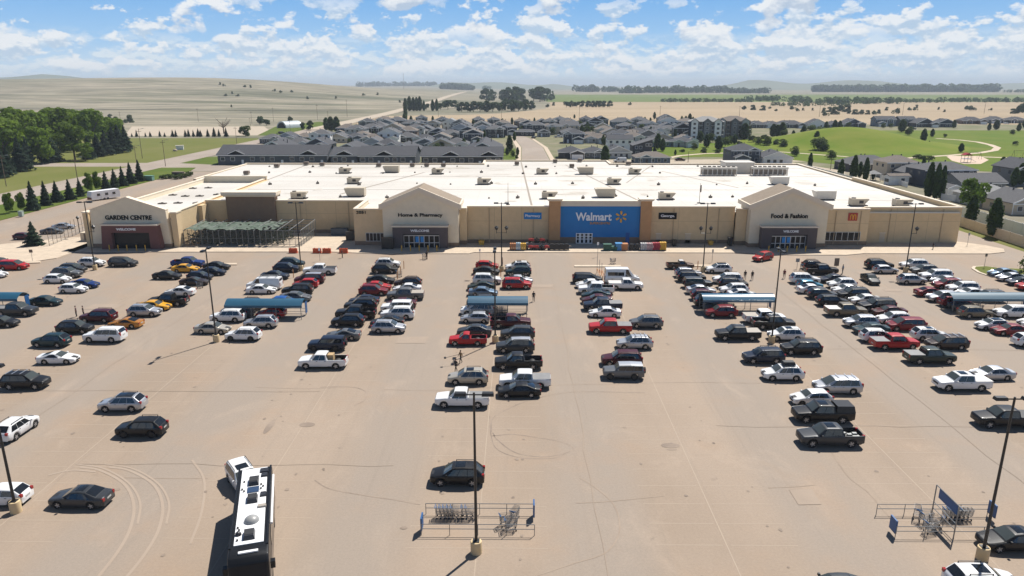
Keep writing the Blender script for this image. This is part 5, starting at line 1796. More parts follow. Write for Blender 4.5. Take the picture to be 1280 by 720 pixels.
# far belts that read as one mass each
def belt(px0, px1, py, hpx, n, label, seed, dens=14, dy=20):
    rnd = random.Random(seed)
    b = MB()
    Y = gp((px0 + px1) / 2, py).y
    xa, xb = gx(px0, Y), gx(px1, Y)
    h = hpx * CAM_H / (py - HOR_Y)
    for i in range(n):
        x = xa + (xb - xa) * (i + rnd.uniform(-.4, 1.4)) / n
        y = Y + rnd.uniform(-dy, dy)
        hh = h * rnd.uniform(.6, 1.05)
        z0 = max(terr(x, y), 0)
        for q in range(dens):
            d = rdir(rnd)
            p = Vector((x + d.x * hh * .55, y + d.y * hh * .5, z0 + hh * .5 + d.z * hh * .48))
            leaf(b, p, (d + rdir(rnd) * .6).normalized(), hh * rnd.uniform(.12, .24), rnd)
    return tag(b.build('tree_belt', L_DARK), label, 'trees', kind='stuff')
belt(720, 748, 114.8, 9, 16, 'hazy clump of trees on the horizon above the blue wall', 1, 40)
belt(752, 770, 114.8, 7, 10, 'smaller hazy clump right of the first horizon clump', 2, 40)
belt(776, 802, 116.5, 9, 14, 'dark hazy clump of trees at the green field edge', 3, 40)
belt(806, 908, 116, 9, 50, 'long hazy belt of trees behind the green field', 4, 36)
belt(910, 960, 116.5, 7, 30, 'low hazy belt of trees ending the green field', 5, 36)
belt(828, 940, 127.5, 5, 70, 'low dark hedge line along the tan field', 6, 30)
belt(940, 1000, 126, 7, 40, 'scrubby grey-green hedge beyond the tan field', 7, 30, 60)
belt(1000, 1115, 129, 8, 80, 'thick scrub belt beyond the park field', 8, 30, 60)
belt(960, 1060, 132, 5, 50, 'ragged scrub patch on the right tan field', 9, 26, 50)
belt(1118, 1175, 128, 5, 30, 'low scrub line right of the thick belt', 10, 30, 40)
belt(1175, 1290, 127.5, 6, 60, 'low scrub line at the far right field edge', 11, 30, 40)
belt(1017, 1062, 115, 9, 40, 'long dark shelterbelt on the right horizon, left piece', 12, 40)
belt(1064, 1130, 115, 9.5, 60, 'long dark shelterbelt on the right horizon, middle piece', 13, 40)
belt(1125, 1248, 115, 10, 110, 'long dark shelterbelt on the right horizon, right piece', 14, 40)
belt(1255, 1300, 115.5, 4, 24, 'low pale belt at the far right of the horizon', 15, 30)
belt(447, 490, 111, 6, 30, 'hazy trees on the hill crest left of the mast', 16, 36)
belt(492, 545, 111, 6, 36, 'hazy trees around the farm on the hill crest', 17, 36)
belt(552, 592, 114, 8, 34, 'hazy farm trees right of the gravel road', 18, 36)
belt(604, 612, 113, 5, 8, 'single hazy tree clump near the horizon', 19, 30)
def crest(px0, px1, Y, hm, n, label, seed):
    rnd = random.Random(seed)
    b = MB()
    xa, xb = gx(px0, Y, 40), gx(px1, Y, 40)
    for i in range(n):
        x, y = xa + (xb - xa) * rnd.random(), Y + rnd.uniform(-30, 30)
        hh = hm * rnd.uniform(.5, 1.1)
        for q in range(26):
            d = rdir(rnd)
            leaf(b, Vector((x + d.x * hh * .8, y + d.y * hh * .7, terr(x, y) + hh * .5 + d.z * hh * .5)), (d + rdir(rnd) * .6).normalized(), hh * .2, rnd)
    tag(b.build('tree_belt', L_DARK), label, 'trees', kind='stuff')
crest(145, 175, 2300, 7, 14, 'tiny trees on the far left hill top', 31)
crest(180, 270, 2300, 5, 26, 'thin line of tiny trees along the left hill top', 32)
# ================================================================== LOT FURNITURE
M_POLE = mat('black_pole_paint', (0.012, 0.012, 0.013), 0.45)
M_LBASE = mat('yellowed_concrete', (0.62, 0.46, 0.24), 0.85, scale=2.0, col2=(0.55, 0.43, 0.27))
M_LENS = mat('lamp_lens', (0.75, 0.75, 0.73), 0.3)
M_CORRB = mat('corral_blue', (0.012, 0.085, 0.24), 0.5, 0.06, 2)
M_CANB = mat('canopy_blue', (0.012, 0.085, 0.15), 0.5, 0.06, 1)
M_CART = mat('cart_wire', (0.20, 0.205, 0.215), 0.4, metal=0.6)
M_CARTB = mat('cart_blue_plastic', (0.02, 0.09, 0.22), 0.5)
M_RUB = mat('rubber', (0.015, 0.015, 0.016), 0.8)
M_YBOL = mat('yellow_bollard', (0.62, 0.36, 0.04), 0.6)
M_ORB = mat('orange_barrier', (0.62, 0.09, 0.02), 0.55, 0.08, 2)
M_WOOD = mat('weathered_pole_wood', (0.17, 0.125, 0.09), 0.9, 0.15, 3)
M_PLATE = mat('sign_back', (0.30, 0.30, 0.29), 0.5)

def lamp(X, Y, lantern, label, turn=0.0):
    r = empty('street_lamp', (X, Y, 0), turn)
    b = MB()
    n = 20
    prof = [(.42, 0), (.42, .92), (.40, .98), (.36, 1.0)]
    vs = [(q * math.cos(6.2832 * i / n), q * math.sin(6.2832 * i / n), z) for q, z in prof for i in range(n)]
    fs = [(j * n + i, j * n + (i + 1) % n, (j + 1) * n + (i + 1) % n, (j + 1) * n + i) for j in range(3) for i in range(n)] + [tuple(range(3 * n, 4 * n))]
    b.add(vs, fs).build('base', M_LBASE, r, 40)
    MB().box(-.24, .24, -.24, .24, 1.0, 1.05).build('base_plate', M_POLE, r)
    MB().tube((0, 0, 1.0), (0, 0, 12.7), .115, .075, 8).build('pole', M_POLE, r)
    MB().tube((-.9, 0, 12.55), (.9, 0, 12.55), .05, n=6).build('arm', M_POLE, r)
    for s in (-1, 1):
        h = MB().taper(s * .95 - .42, s * .95 + .42, -.22, .22, 12.5, 12.72, .05, .04).build('lamp_head', M_POLE, r)
        MB().box(s * .95 - .34, s * .95 + .34, -.16, .16, 12.47, 12.495).build('lens', M_LENS, h)
    if lantern:
        for s in ((-1, 1) if lantern == 2 else (1,)):
            a = MB().tube((0, 0, 7.2), (s * .9, 0, 7.2), .04, n=5)
            a.tube((s * .9, 0, 7.1), (s * .9, 0, 7.7), .05, n=5)
            a.build('bracket', M_POLE, r)
            l = MB()
            l.tube((s * .9, 0, 7.75), (s * .9, 0, 8.15), .2, .36, 8)
            l.tube((s * .9, 0, 8.15), (s * .9, 0, 8.5), .40, .05, 8)
            l.build('lantern', M_POLE, r)
    return tag(r, label, 'street lamp', 'tall black twin-head lamp posts in the car park')
lamp(-78.3, 128.6, 1, 'tall black lamp post beside the white crossover in front of the garden centre')
lamp(-40.0, 128.4, 0, 'tall black lamp post beside the white pickup near the orange barriers')
lamp(-3.0, 128.3, 2, 'tall black lamp post with twin lanterns left of the blue sign wall')
lamp(33.9, 128.2, 2, 'tall black lamp post with twin lanterns right of the blue sign wall')
lamp(70.9, 128.2, 1, 'tall black lamp post with one lantern in front of the plain right wall')
lamp(-40.2, 90.2, 0, turn=math.pi / 2, label='tall black lamp post between the beige sedan and white crossover casting a long shadow')
lamp(-3.0, 90.3, 0, turn=math.pi / 2, label='tall black lamp post beside the red single cab pickup')
lamp(33.7, 90.4, 0, turn=math.pi / 2, label='tall black lamp post beside the white crossover and black pickup')
lamp(-3.0, 45.5, 0, 'tall black lamp post standing beside the central foreground cart corral')
lamp(33.6, 45.1, 0, 'tall black lamp post beside the cart corral with the goal-post sign')
c = gp(20.5, 640)
lamp(c.x, c.y, 0, 'tall black lamp post at the left edge of the foreground')

# ---- shopping carts
def cart_proto():
    r = empty('shopping_cart')
    w = MB()
    # basket: tapering wire box
    def ring(z, f):
        return [(-.42 + .02 * f, -.24 - .04 * f, z), (.44 + .06 * f, -.20 - .02 * f, z), (.44 + .06 * f, .20 + .02 * f, z), (-.42 + .02 * f, .24 + .04 * f, z)]
    rings = [ring(.42 + .14 * i, i / 4) for i in range(5)]
    for q in rings:
        for i in range(4):
            w.tube(q[i], q[(i + 1) % 4], .011, n=4)
    for i in range(4):
        for k in range(9):
            t = k / 9
            a = Vector(rings[0][i]).lerp(Vector(rings[0][(i + 1) % 4]), t)
            b2 = Vector(rings[4][i]).lerp(Vector(rings[4][(i + 1) % 4]), t)
            w.tube(a, b2, .008, n=4)
    for k in range(7):
        y = -.2 + .4 * k / 6
        w.tube((-.42, y, .42), (.44, y, .42), .008, n=4)
    w.build('basket', M_CART, r)
    f = MB()
    for s in (-1, 1):
        f.tube((-.40, s * .24, .14), (.42, s * .20, .14), .018, n=5)
        f.tube((-.40, s * .24, .14), (-.44, s * .27, 1.0), .018, n=5)
        f.tube((-.1, s * .23, .14), (.40, s * .2, .44), .018, n=5)
    f.build('frame', M_CART, r)
    h = MB().tube((-.50, -.29, 1.02), (-.50, .29, 1.02), .03, n=6)
    h.box(-.44, -.36, -.12, .12, .88, .95)
    h.build('handle', M_CARTB, r)
    for sx in (-.36, .38):
        for sy in (-.21, .21):
            MB().tube((sx, sy - .02, .065), (sx, sy + .02, .065), .065, n=8).build('wheel', M_RUB, r)
    return r
CART = cart_proto()
cart_used = [False]
def cart(x, y, rz, label, group, scale=1.0):
    o = copy_tree(CART) if cart_used[0] else CART
    cart_used[0] = True
    o.location, o.rotation_euler = (x, y, 0.005), (0, 0, rz)
    o.scale = (scale,) * 3
    return tag(o, label, 'shopping cart', group)

# ---- open cart corrals in the foreground
def corral(x0, x1, y0, y1, goal, label):
    r = empty('cart_corral', ((x0 + x1) / 2, (y0 + y1) / 2, 0))
    hx, hy = (x1 - x0) / 2, (y1 - y0) / 2
    for s in (-1, 1):
        b = MB()
        for z in (.95, .55):
            b.tube((-hx, s * hy, z), (hx, s * hy, z), .03, n=6)
        for i in range(5):
            x = -hx + 2 * hx * i / 4
            b.tube((x, s * hy, 0), (x, s * hy, .96), .03, n=6)
        b.build('rail', M_STEEL, r)
    for sx, sy in ((-1, -1), (1, 1)):
        p = MB().box(sx * hx - .06, sx * hx + .06, sy * hy - .3 * 0 - .9 * (sy > 0), sy * hy + .9 * (sy < 0), .35, 1.4).build('sign_panel', M_CORRB, r)
        MB().box(sx * hx - .07, sx * hx + .07, sy * hy - .92 * (sy > 0), sy * hy + .92 * (sy < 0), .31, .348).build('sign_foot', M_STEEL, p)
    if goal:
        b = MB()
        for s in (-1, 1):
            b.tube((0, s * hy, 0), (0, s * hy, 2.7), .05, n=6)
        b.tube((0, -hy, 1.2), (0, hy, 1.2), .03, n=6)
        b.tube((0, -hy, .7), (0, hy, .7), .03, n=6)
        b.tube((0, -hy, 2.7), (0, hy, 2.7), .04, n=6)
        b.build('goal_frame', M_STEEL, r)
        MB().box(-.04, .04, -hy + .15, hy - .5, 1.9, 2.66).build('sign_board', M_CORRB, r)
    return tag(r, label, 'cart corral', 'open cart corrals in the foreground')
corral(-7.3, 1.3, 47.6, 50.4, False, 'open steel cart corral with blue end signs beside the central foreground lamp post')
corral(28.6, 37.4, 47.6, 50.6, True, 'open steel cart corral with raised blue sign board beside the right foreground lamp post')
k = 0
for i in range(7):
    cart(-6.0 + .3 * i + (.55 if i > 4 else 0) + (.7 if i > 6 else 0), 49.9, 0, 'grey wire shopping cart nested in the row inside the central corral', 'carts nested in the central corral')
for x, y, a, l in ((-.2, 49.7, 1.2, 'grey cart standing crosswise right of the pole in the central corral'), (-.9, 48.9, .3, 'grey cart turned askew in front of the crosswise cart'), (-.5, 48.3, .1, 'front cart of the loose three in the central corral')):
    cart(x, y, a, l, 'loose carts in the central corral')
for x, y, a, l in ((31.6, 50.2, 1.1, 'tilted cart at the far rail of the right corral'), (31.9, 49.5, .2, 'cart left of the goal frame in the right corral'), (32.4, 49.0, 2.9, 'cart beside the goal frame in the right corral'), (31.6, 48.3, .2, 'nearest loose cart in the right corral')):
    cart(x, y, a, l, 'loose carts in the right corral')
for i in range(5):
    cart(34.0 + .32 * i, 50.0, 0, 'grey wire shopping cart nested behind the goal frame of the right corral', 'carts nested in the right corral')

# ---- roofed cart shelters
def shelter(x0, x1, y, label, ncart, wm_=M_CANB):
    r = empty('cart_shelter', ((x0 + x1) / 2, y, 0))
    hx, hy = (x1 - x0) / 2, 1.35
    n = 8
    prof = [(-hy + (2 * hy) * i / n, 2.15 + .62 * math.sin(math.pi * i / n)) for i in range(n + 1)]
    vs = [(-hx, yy, zz) for yy, zz in prof] + [(hx, yy, zz) for yy, zz in prof]
    m = n + 1
    top = MB().add(vs, [(i, i + m, i + m + 1, i + 1) for i in range(n)])
    top.add([(x, yy, zz - .05) for x, yy, zz in vs], [(i, i + 1, i + m + 1, i + m) for i in range(n)])
    for x in (-hx, hx):
        top.add([(x, yy, zz) for yy, zz in prof] + [(x, yy, zz - .05) for yy, zz in prof], [(i, i + 1, i + 1 + m, i + m) for i in range(n)])
    top.box(-hx - .02, hx + .02, -hy - .05, -hy, 1.80, 2.16)
    top.box(-hx - .02, hx + .02, hy, hy + .05, 1.80, 2.16)
    top.build('canopy', wm_, r, 40)
    for i in range(4):
        x = -hx + .2 + (2 * hx - .4) * i / 3
        for s in (-1, 1):
            MB().tube((x, s * hy * .95, 0), (x, s * hy * .95, 2.2), .05, n=6).build('post', M_STEEL, r)
    b = MB()
    for s in (-1, 1):
        for z in (.4, .9):
            b.tube((-hx, s * hy * .95, z), (hx, s * hy * .95, z), .03, n=5)
    b.build('rail', M_STEEL, r)
    MB().box(hx - .06, hx, hy - 1.0, hy - .1, .4, 2.1).build('sign_panel', M_CORRB, r)
    tag(r, label, 'cart shelter', 'blue roofed cart shelters')
    for row in (-.55, .55):
        for i in range(ncart):
            cart(r.location.x - hx + 1 + i * .34 + (.6 if i % 5 == 4 else 0), y + row, 0, f'wire shopping cart nested under {label.split(",")[0].replace("blue ", "").replace(" cart shelter", " shelter")}', 'carts under ' + label.split(',')[0])
shelter(-87.5, -75.0, 104.0, 'leftmost blue cart shelter, at the left edge', 8)
shelter(-42.7, -31.4, 101.0, 'second blue cart shelter, beside the bright blue hatchback', 8)
shelter(-7.4, 1.5, 102.5, 'middle blue cart shelter, left of the open centre aisle', 14)
shelter(27.6, 38.4, 104.3, 'fourth blue cart shelter, with glinting roof', 12, mat('canopy_blue_glossy', (0.04, 0.12, 0.19), 0.18))
shelter(65.2, 77.6, 105.2, 'rightmost blue cart shelter, beside the grey-brown crossover', 10, mat('canopy_grey_blue', (0.05, 0.12, 0.17), 0.5))

# ---- bollards, barriers, islands, small signs
BOL = None
bol_items = []
def bollard(x, y, desc, place, m=M_YBOL):
    global BOL
    if BOL is None:
        BOL = MB().tube((0, 0, 0), (0, 0, 1.2), .11, n=10).ball((0, 0, 1.2), .11, .11, .06, 10, 3, half=True).mesh('bollard', M_YBOL, 40)
    o = inst('bollard', BOL, None, (x, y, 0.12))
    tag(o, None, 'bollard', 'yellow bollards in front of the entrances')
    bol_items.append((o, desc, place, x))
for px in (136, 147, 158, 170, 181):
    bollard(gx(px, 143.6), 144.0, 'yellow steel bollard', 'before the garden centre doors')
for px in (502, 513, 524, 535, 546):
    bollard(gx(px, 144), 144.2, 'yellow steel bollard', 'before the home and pharmacy doors')
for px in (961, 973, 984, 996, 1007):
    bollard(gx(px, 144), 144.2, 'yellow steel bollard', 'before the food and fashion doors')
assign_labels(bol_items)
for i, (px, l) in enumerate(((367, 'leftmost orange water barrier in front of the garden enclosure'), (397, 'second orange water barrier, touching the next'), (409, 'third orange water barrier, touching the second'), (430, 'rightmost orange water barrier with a person beside it'))):
    p = gp(px, 316)
    r = empty('traffic_barrier', (p.x, 142.8, 0))
    MB().prism([(-.3, 0), (.3, 0), (.3, .25), (.14, .55), (.12, 1.0), (-.12, 1.0), (-.14, .55), (-.3, .25)], -.85, .85, M=Matrix.Rotation(math.pi / 2, 4, 'Z')).build('body', M_ORB, r)
    for s in (-.45, .45):
        MB().tube((s, 0, 1.0), (s, 0, 1.08), .08, n=8).build('cap', M_POLE, r)
    tag(r, l, 'barrier', 'orange water filled barriers')
def post_sign(px, py, h, label, board=(.3, .4), m=M_PLATE, name='sign_post', two=False, cat='sign'):
    p = gp(px, py)
    r = empty(name, (p.x, p.y, 0))
    MB().tube((0, 0, 0), (0, 0, h), .035, n=6).build('post', M_STEEL, r)
    MB().box(-board[0], board[0], -.05, -.035, h - 2 * board[1], h).build('board', m, r)
    return tag(r, label, cat)
post_sign(41, 327, 2.4, 'small dark sign on a post at the left pavement island', (.35, .3), M_DARKU)
post_sign(400, 326, 2.6, 'thin sign post beside the white pickup near the orange barriers', (.18, .3), M_HTRIM)
post_sign(600, 333, 3.4, 'thin tall sign post in front of the beige wall left of the twin lantern lamp', (.15, .25), M_HTRIM)
post_sign(747, 321, 3.0, 'thin sign post on the kerb in front of the blue wall', (.2, .3), M_HTRIM)
post_sign(890, 328, 2.6, 'thin sign post left of the white crossover and right lantern lamp', (.15, .3), M_PLATE)
post_sign(1271 - 41, 335, 2.8, 'small sign on a post standing on the oval grass island', (.22, .3), M_DARKU)
post_sign(1209, 307, 2.8, 'small sign post at the right corner of the pavement', (.2, .3), M_PLATE)
post_sign(996, 336, 2.0, 'short grey notice board near the brown crossover', (.35, .35), M_PLATE)
post_sign(1022 + 23, 335, 1.9, 'dark upright sign board beside the black pickup near the entrance', (.45, .75), M_DARKU, 'sign_board')
for px, py, l in ((505, 336, 'orange slim marker post right of the black crossover by the entrance'), (501, 343, 'second orange slim marker post nearer the camera'), (497, 349, 'third orange slim marker post beside the loose cart'), (872, 336, 'orange slim marker post beside the right lantern lamp'), (367, 347, 'orange slim marker post under the left lamp'), (626, 347, 'orange slim marker post below the twin lantern lamp')):
    p = gp(px, py)
    o = MB().tube((0, 0, 0), (0, 0, 1.5), .07, n=6).build('marker_post', mat('orange_post', (.50, .20, .05), .6))
    o.location = p
    tag(o, l, 'marker post')
# cart return island in front of the blue wall with orange hoops
kerb_box('kerb_island', [gp(718, 334), gp(776, 334), gp(776, 332.3), gp(718, 332.3)], 0, M_CURB, .16)
kerb_box('kerb_island', [gp(8, 331), gp(50, 329), gp(51, 327), gp(8, 328.6)], 0, M_CONC, .16)
kerb_box('kerb_island', [gp(253, 331.5), gp(296, 331.5), gp(296, 329.5), gp(253, 329.5)], 0, M_CONC, .14)
kerb_box('kerb_island', [gp(868, 333.5), gp(890, 333.5), gp(890, 331.5), gp(868, 331.5)], 0, M_CONC, .14)
for i, (px, py, l) in enumerate(((748, 346, 'left rusty hoop rail beside the white passenger van'), (751, 347, 'middle rusty hoop rail beside the white passenger van'), (754, 348, 'right rusty hoop rail beside the white passenger van'))):
    p = gp(px, py)
    r = empty('hoop_rail', (p.x, p.y, 0))
    b = MB()
    b.tube((0, -2.5, 0), (0, -2.5, .9), .06, n=6); b.tube((0, -2.5, .9), (0, 2.5, .9), .06, n=6); b.tube((0, 2.5, .9), (0, 2.5, 0), .06, n=6)
    b.build('rail', mat('orange_post', (.50, .20, .05), .6), r)
    MB().tube((0, 2.5, .9), (0, 2.5, 3.2 - i * .5), .04, n=5).build('post', M_STEEL, r)
    tag(r, l, 'hoop rail', 'hoop rails at the kerb island')
for px, py, a, l in ((766, 330, .4, 'stray shopping cart standing beyond the kerb island'), (250, 360, .3, 'stray shopping cart beside the dark maroon coupe'), (857 - 2, 326 - 4, .2, 'shopping cart pushed by the person before the left entrance'), (499, 346, .1, 'stray shopping cart beside the marker posts'), (1002, 337, 1.2, 'stray shopping cart near the notice board')):
    p = gp(px, py)
    if px == 855:
        p = gp(531, 324)
    cart(p.x, p.y, a, l, 'stray carts', 1.1)
# oval grass island right
c0 = gp(1226, 338)
pts = [gp(1216, 333.5), gp(1214, 336), gp(1222, 341), gp(1240, 347), (c0.x + 12, gp(0, 349).y, 0), (c0.x + 22, gp(0, 346).y, 0), (c0.x + 20, gp(0, 338).y, 0), gp(1244, 335), gp(1228, 333)]
kerb_box('kerb_island', pts, 0, M_CURB, .13)
cc = sum((Vector((p[0], p[1], 0)) for p in pts), Vector()) / len(pts)
sheet('island_grass', [cc + (Vector((p[0], p[1], 0)) - cc) * .93 for p in pts], .14, M_GRASS2)
# ---- goods in front of the blue wall
M_RED = mat('red_enamel', (0.34, 0.018, 0.02), 0.35)
M_TEAL = mat('green_plastic', (0.02, 0.09, 0.06), 0.5)
M_TUB = mat('blue_plastic', (0.05, 0.24, 0.50), 0.5)
M_TERR = mat('terracotta_plastic', (0.42, 0.17, 0.06), 0.6)
def mower(x, y, z, label, rz=0):
    r = empty('riding_mower', (x, y, z), rz)
    MB().prism([(-.2, .45), (.85, .42), (.88, .8), (.3, .95), (-.2, .9)], -.28, .28).build('bonnet', M_RED, r)
    MB().prism([(-.85, .42), (-.21, .42), (-.21, .62), (-.85, .66)], -.35, .35).build('deck', M_RED, r)
    MB().prism([(-.7, .7), (-.25, .7), (-.25, .82), (-.62, .84), (-.78, 1.2), (-.88, 1.18)], -.25, .25).build('seat', M_RUB, r)
    MB().tube((-.02, 0, .92), (-.14, 0, 1.2), .03, n=5).tube((-.16, -.2, 1.2), (-.16, .2, 1.2), .03, n=5).build('steering_wheel', M_RUB, r)
    for sx, rr in ((-.6, .32), (.6, .24)):
        for s in (-1, 1):
            MB().tube((sx, s * .32, rr), (sx, s * .52, rr), rr, n=12).build('wheel', M_RUB, r)
    return tag(r, label, 'riding mower', 'red riding mowers before the store')
YG = 145.6
for i, (px, z, l) in enumerate(((662, .12, 'red riding mower, leftmost of the lower row'), (672, .12, 'red riding mower in the middle of the lower row'), (682, .12, 'red riding mower at the right of the lower row'), (666, 1.35, 'red riding mower raised on the pallet, left'), (676, 1.35, 'red riding mower raised on the pallet, right'))):
    mower(gx(px, YG), YG + (0 if z < 1 else 1.2), z, l, math.pi if i % 2 else 0)
x = gx(671, YG)
r = empty('display_platform', (x, YG + 1.2, .12))
MB().box(-2.2, 2.2, -.5, .5, 1.1, 1.22).build('top', M_STEEL, r)
for s in (-2, 2):
    MB().box(s - .08, s + .08, -.4, .4, 0, 1.1).build('leg', M_STEEL, r)
tag(r, 'steel platform carrying two red riding mowers', 'platform')
def bin_(px, m, w, h, label, name='storage_tub', cat='tub', yy=YG):
    x = gx(px, yy)
    r = empty(name, (x, yy, .12))
    MB().taper(-w / 2, w / 2, -.6, .6, 0, h, -.08, -.06).build('tub', m, r)
    MB().box(-w / 2 - .12, w / 2 + .12, -.7, .7, h, h + .1).build('lid', m, r)
    return tag(r, label, cat)
def pallet_load(px, m, w, h, label, name, cat, rows=3, yy=YG):
    x = gx(px, yy)
    r = empty(name, (x, yy, .12))
    p = MB()
    for i in range(5):
        p.box(-w / 2, w / 2, -.55 + i * .25, -.4 + i * .25, .1, .14)
    for i in (-1, 0, 1):
        p.box(i * w * .45 - .05, i * w * .45 + .05, -.55, .6, 0, .1)
    p.build('pallet', M_WOOD, r)
    b = MB()
    rn = random.Random(px)
    for j in range(rows):
        for i in range(3):
            b.taper(-w / 2 + w * i / 3 + .02, -w / 2 + w * (i + 1) / 3 - .02, -.55 + rn.uniform(-.05, .05), .55, .145 + (h - .14) * j / rows, .14 + (h - .14) * (j + 1) / rows - .01, .03, .05)
    b.build('bags', m, r)
    return tag(r, label, cat)
pallet_load(641, M_TERR, 1.3, 1.4, 'pallet of orange-brown bags, leftmost of the goods before the store', 'pallet_of_bags', 'pallet')
pallet_load(648, mat('pale_blue_bags', (.35, .45, .52), .6), 1.0, 1.5, 'pallet of pale blue bags next to the yellow pallet', 'pallet_of_bags', 'pallet')
pallet_load(654, M_YBOL, 1.2, 1.4, 'pallet of yellow bags left of the red mowers', 'pallet_of_bags', 'pallet')
pallet_load(828, M_YBOL, 1.4, 1.7, 'pallet of yellow bags at the right end of the goods', 'pallet_of_bags', 'pallet')
pallet_load(820, mat('red_bags', (.38, .03, .05), .6), 1.7, 1.6, 'pallet of red bags beside the right yellow pallet', 'pallet_of_bags', 'pallet')
pallet_load(812, mat('pink_white_bags', (.5, .33, .33), .6, .5, 4), 1.5, 1.5, 'pallet of red and white bags left of the red pallet', 'pallet_of_bags', 'pallet')
pallet_load(804, mat('white_bags', (.5, .5, .5), .6, .5, 4), 1.3, 1.5, 'pallet of white and dark bags left of the red and white pallet', 'pallet_of_bags', 'pallet')
bin_(759, M_TEAL, 1.5, 1.2, 'dark green lidded tub, leftmost of the bins right of the doors')
bin_(767, M_TEAL, 1.2, .7, 'low dark green tub beside the taller green one')
bin_(773, M_TUB, 1.2, 1.4, 'bright blue lidded tub before the blue wall')
bin_(780, M_TERR, 1.2, 1.3, 'orange-brown lidded tub right of the blue tub')
def grill(px, label):
    x = gx(px, YG)
    r = empty('barbecue_grill', (x, YG, .12))
    MB().box(-.5, .5, -.3, .3, .15, .85).build('cabinet', M_POLE, r)
    MB().prism([(-.55, .86), (.55, .86), (.5, 1.15), (.3, 1.3), (-.3, 1.3), (-.5, 1.15)], -.3, .3).build('lid', M_POLE, r)
    for s in (-1, 1):
        MB().box(s * .75 - .2, s * .75 + .2, -.25, .25, .82, .87).build('side_shelf', M_DARKU, r)
        MB().tube((s * .4, -.28, .08), (s * .4, .28, .08), .08, n=8).build('wheel', M_RUB, r)
    return tag(r, label, 'barbecue', 'black barbecues before the store')
for px, l in ((690, 'black barbecue right beside the red mowers'), (696, 'second black barbecue from the red mowers'), (702, 'third black barbecue from the red mowers'), (708, 'black barbecue nearest the double doors'), (789, 'black barbecue right of the orange-brown tub'), (796, 'black barbecue beside the pallet of white bags')):
    grill(px, l)
bin_(842.5, M_POLE, .8, 1.1, 'small black litter bin against the beige wall right of the goods', 'litter_bin', 'litter bin', 150.0)
bin_(425, mat('navy_plastic', (.02, .045, .08), .5), 3.6, 1.5, 'wide dark blue container against the recessed beige wall', 'container', 'container', 160.5)
bin_(438, M_POLE, 1.6, 1.8, 'black cart stack by the side of the street number block', 'container', 'container', 155)
bin_(485, M_POLE, 2.4, 2.2, 'black vending cage left of the home and pharmacy doorway', 'vending_cage', 'cage', 146.6)
bin_(912, M_POLE, .6, 1.7, 'narrow dark panel box at the step left of the right entrance', 'panel_box', 'panel', 150.2)
bin_(888, M_YBOL, .7, .7, 'small yellow box at the foot of the beige wall', 'storage_tub', 'tub', 151)
bin_(602, M_YBOL, 1.0, .8, 'small yellow-brown box at the foot of the beige wall left', 'storage_tub', 'tub', 150.8)
# ---- left entry: gate posts and fence by the garden centre
r = empty('post_fence', tuple(gp(60, 305)))
a0 = gp(62, 308); a1 = gp(108, 288)
for i in range(11):
    q = Vector(a0).lerp(Vector(a1), i / 10) - Vector(a0)
    MB().tube(q, q + Vector((0, 0, 3.6)), .05, n=5).build('post', M_WOOD, r)
b = MB()
q = Vector(a1) - Vector(a0)
for z in (.15, 1.0, 1.9):
    b.tube((0, 0, z), q + Vector((0, 0, z)), .04, n=5)
b.build('rail', M_STEEL, r)
r.location = a0
tag(r, 'slim tall post fence left of the garden centre gable', 'fence')
p = gp(97, 306)
r = empty('utility_cage', (p.x + 1, p.y + 4, .12))
MB().box(-2.0, 2.0, -1, 1, 0, 1.9).build('enclosure', M_BLOCK, r)
MB().box(-1.2, .9, -1.05, -1.0, .2, 1.7).build('gate', M_DARKU, r)
tag(r, 'small beige walled enclosure against the left side of the garden centre', 'enclosure')
def side_lamp(px, py, h, label):
    p = gp(px, py)
    r = empty('lantern_post', (p.x, p.y, 0))
    MB().tube((0, 0, 0), (0, 0, h), .07, .05, 6).build('pole', M_POLE, r)
    b = MB().tube((0, 0, h), (0, 0, h + .4), .2, .36, 8)
    b.tube((0, 0, h + .4), (0, 0, h + .75), .4, .05, 8)
    b.build('lantern', M_POLE, r)
    tag(r, label, 'lantern post')
side_lamp(101, 297, 4.2, 'short black lantern post beside the slim post fence')
p = gp(27, 271)
r = empty('utility_box', (p.x, p.y, .15))
MB().box(-.5, .5, -.4, .4, 0, 1.3).build('cabinet', mat('pale_green_box', (.35, .42, .36), .6), r)
MB().box(-.55, .55, -.45, .45, 1.3, 1.38).build('lid', mat('pale_green_box', (.35, .42, .36), .6), r)
tag(r, 'pale green utility box on the berm under the round trees', 'utility box')
p = gp(187, 226)
r = empty('utility_box', (p.x, p.y, .15))
MB().box(-1.4, 1.4, -.9, .9, 0, 1.6).build('cabinet', mat('green_box', (.12, .25, .19), .6), r)
MB().box(-1.5, 1.5, -1, 1, 1.6, 1.7).build('lid', mat('green_box', (.12, .25, .19), .6), r)
tag(r, 'green transformer box at the end of the grass berm', 'utility box')
p = gp(223, 220)
r = empty('waste_container', (p.x, p.y, 0))
MB().prism([(-1.8, .2), (1.8, .2), (2.0, 1.5), (-2.0, 1.5)], -1, 1).build('tub', M_POLE, r)
MB().box(-2.0, 2.0, -1.05, 1.05, 1.5, 1.6).build('lid', M_DARKU, r)
tag(r, 'dark waste container behind the shrubs at the berm end', 'container')
